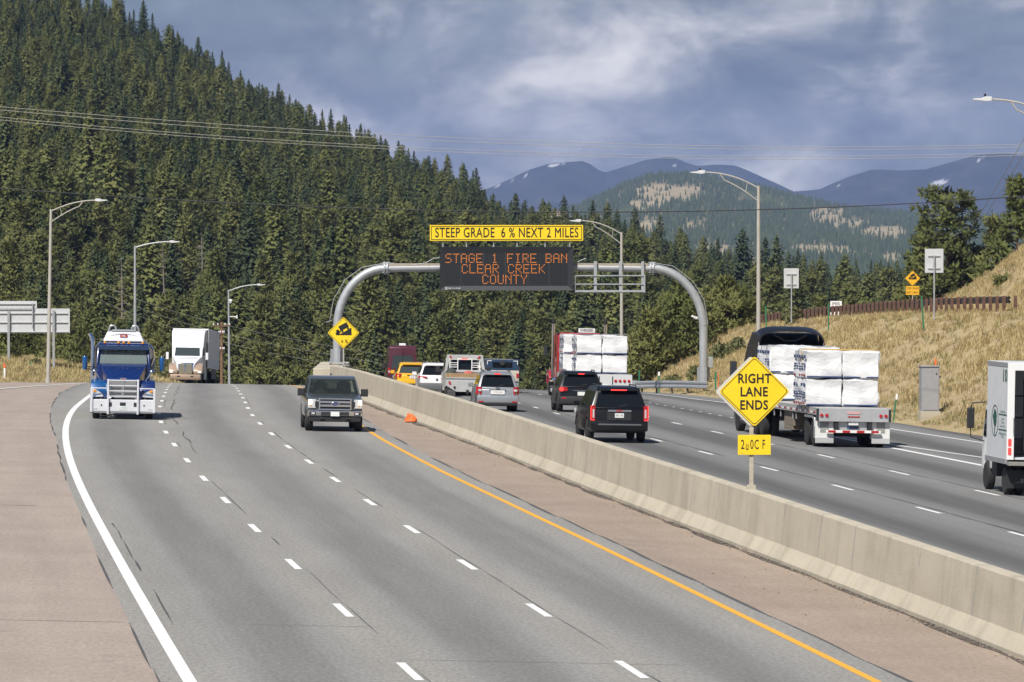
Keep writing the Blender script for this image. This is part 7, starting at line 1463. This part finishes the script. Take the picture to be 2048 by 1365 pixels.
def box_truck():
    root = empty('box_truck', (0, 0, 0), 0, 'white box truck with green tree emblem and open rear, at the right edge', 'truck'); wh = mat('box_white', (.66, .68, .70), .45, .05, .1, var=.05, vscale=2); W = 2.25; y1 = 2.9; z0, z1 = 1.0, 3.66
    b = B(); b.box((-W / 2 + .02, y1 / 2, (z0 + z1) / 2), (.04, y1, z1 - z0)); b.box((W / 2 - .02, y1 / 2, (z0 + z1) / 2), (.04, y1, z1 - z0)); b.box((0, y1 - .02, (z0 + z1) / 2), (W - .09, .04, z1 - z0)); b.box((0, y1 / 2, z1 - .02), (W + .02, y1 + .02, .05)); b.box((0, y1 / 2, z0 + .03), (W - .09, y1 - .05, .06)); box = b.build('cargo_box', wh, root, .008)
    b = B()
    for s_ in (-1, 1): b.box((s_ * (W / 2 - .09), -.02, (z0 + z1) / 2), (.2, .06, z1 - z0))
    b.box((0, -.02, z1 - .10), (W - .37, .06, .22)); b.build('rear_frame', WHT, root, .01)
    b = B()
    for s_ in (-1, 1): b.box((s_ * W / 2, y1 / 2, z0 - .05), (.08, y1, .14))
    b.box((-W / 2 - .006, y1 / 2, z1 - .06), (.012, y1, .12)); b.build('edge_rail', mat('rail_alu', (.36, .37, .38), .5, .4), root, .006)
    b = B(); b.box((0, -.18, z0 - .10), (W, .32, .10)); b.build('rear_step', mat('step_steel', (.30, .29, .27), .6, .3, var=.2), root, .01)
    for z in (1.48, 1.24): b = B(); b.box((-W / 2 + .07, -.06, z), (.09, .03, .19)); b.build('taillight', RLIT, root, .02)
    for z in (1.48, 1.24): b = B(); b.box((W / 2 - .07, -.06, z), (.09, .03, .19)); b.build('taillight', RLIT, root, .02)
    rbox(root, 'clearance_light', RLENS, (0, -.055, z1 - .06), (.1, .02, .04), .005); b = B(); b.tube([(-W / 2 + .16, -.07, 1.7), (-W / 2 + .16, -.11, 1.75), (-W / 2 + .16, -.11, 2.1), (-W / 2 + .16, -.07, 2.15)], .012, 6); b.build('grab_handle', CHROME, root)
    b = B(); 
    for z in (1.5, 2.1, 2.7): b.box((-.3, 1.9, z), (1.4, 1.2, .03))
    for x in (-.95, .3): b.box((x, 1.35, 2.1), (.04, .04, 2.0))
    b.build('shelf', mat('shelf_dark', (.08, .07, .07), .7), root); rbox(root, 'side_door', mat('door_dark', (.05, .05, .055), .5), (-.55, .4, 2.2), (.03, .5, 2.0), .005)
    for k, (y, z) in enumerate(((1.0, 1.3), (1.7, 1.25), (2.0, 1.9))): rbox(root, 'cargo_crate', mat('crate_purple' if k == 1 else 'crate_brown', (.10, .03, .08) if k == 1 else (.2, .13, .07), .7), (.2 + .2 * k, y, z), (.5, .4, .4), .02)
    # emblem: a tree in an oval, two bars with words
    gm = mat('emblem_green', (.008, .085, .055), .5); s_ = -W / 2 - .003; b = B(); n = 28
    def ov(ry, rz): return [(s_ - .003, 1.72 + math.cos(6.2832 * i / n) * ry, 2.02 + math.sin(6.2832 * i / n) * rz) for i in range(n)]
    A, C = ov(.48, .44), ov(.43, .405); b.add(A + C, [(i, (i + 1) % n, n + (i + 1) % n, n + i) for i in range(n)]); b.box((s_ - .003, .62, 2.22), (.006, 1.1, .03)); b.box((s_ - .003, .62, 1.80), (.006, 1.1, .03)); lo = b.build('emblem', gm, root)
    r = random.Random(2); pts = []
    for i in range(22): a = 6.2832 * i / 22; q = r.uniform(.82, 1.1); pts.append((s_ - .005, 1.72 + math.cos(a) * .26 * q, 2.10 + math.sin(a) * .23 * q))
    b = B(); b.slab(pts, .004); b.box((s_ - .005, 1.72, 1.78), (.004, .07, .26)); b.build('tree_mark', gm, lo)
    side = lambda y, z: Matrix.Translation((s_ - .004, y, z)) @ Matrix.Rotation(-math.pi / 2, 4, 'Z') @ Matrix.Rotation(math.pi / 2, 4, 'X')
    text('10', 'lettering', .48, gm, root, side(.42, 3.28), 1.35, .01, .002)
    for i, (t_, z) in enumerate((('Landscape', 2.31), ('Lawn', 2.11), ('Trees', 2.01), ('Snow, Inc.', 1.91), ('Maintenance', 1.70), ('Tree', 1.62))): text(t_, 'lettering', .11, mat('faint_green', (.25, .35, .30), .5), root, side(.62, z), 1.5, .001, .001)
    # cab and running gear
    b = B(); b.prism([(3.0, .65), (3.0, 2.35), (3.3, 2.45), (4.4, 2.42), (4.85, 1.6), (4.95, 1.1), (4.95, .55), (4.55, .55), (4.5, .8), (4.3, .95), (4.0, .95), (3.8, .8), (3.75, .6)], .86); cab = b.build('cab', WHT, root, .06, True)
    for sx in (-1, 1):
        b = B(); b.slab([(sx * .863, 3.5, 1.5), (sx * .863, 4.65, 1.5), (sx * .863, 4.35, 2.25), (sx * .863, 3.5, 2.25)], .03); b.build('window', GLASS, cab); rbox(root, 'mirror', BPLAS, (sx * 1.26, 4.6, 2.0), (.20, .14, .58), .03); b = B(); b.tube([(sx * 1.26, 4.6, 2.28), (sx * 1.22, 4.6, 2.42), (sx * .86, 4.5, 2.46)], .018, 6); b.build('mirror_arm', BPLAS, root); b = B(); b.tube([(sx * 1.26, 4.6, 1.72), (sx * 1.24, 4.6, 1.45), (sx * .86, 4.6, 1.35)], .018, 6); b.build('mirror_arm', BPLAS, root)
        wheel(root, sx * .78, 4.15, .40, .22, .6, mat('rim_white', (.6, .6, .58), .5)); wheel(root, sx * .88, .95, .40, .22, .6, MATS['rim_white'], True); rbox(root, 'mud_flap', BPLAS, (sx * .8, .42, .45), (.5, .02, .5), .004)
    b = B(); b.slab([(-.78, 4.88, 1.6), (.78, 4.88, 1.6), (.76, 4.46, 2.32), (-.76, 4.46, 2.32)], .03); b.build('windshield', GLASS, cab); rbox(root, 'chassis', UNDER, (0, 2.3, .72), (.9, 4.4, .3), .02); rbox(root, 'battery_box', BPLAS, (-.75, 2.6, .65), (.4, .7, .4), .02)
    place(root, 13.55 + W / 2 - .02, 141.6, True, -.004)
box_truck()
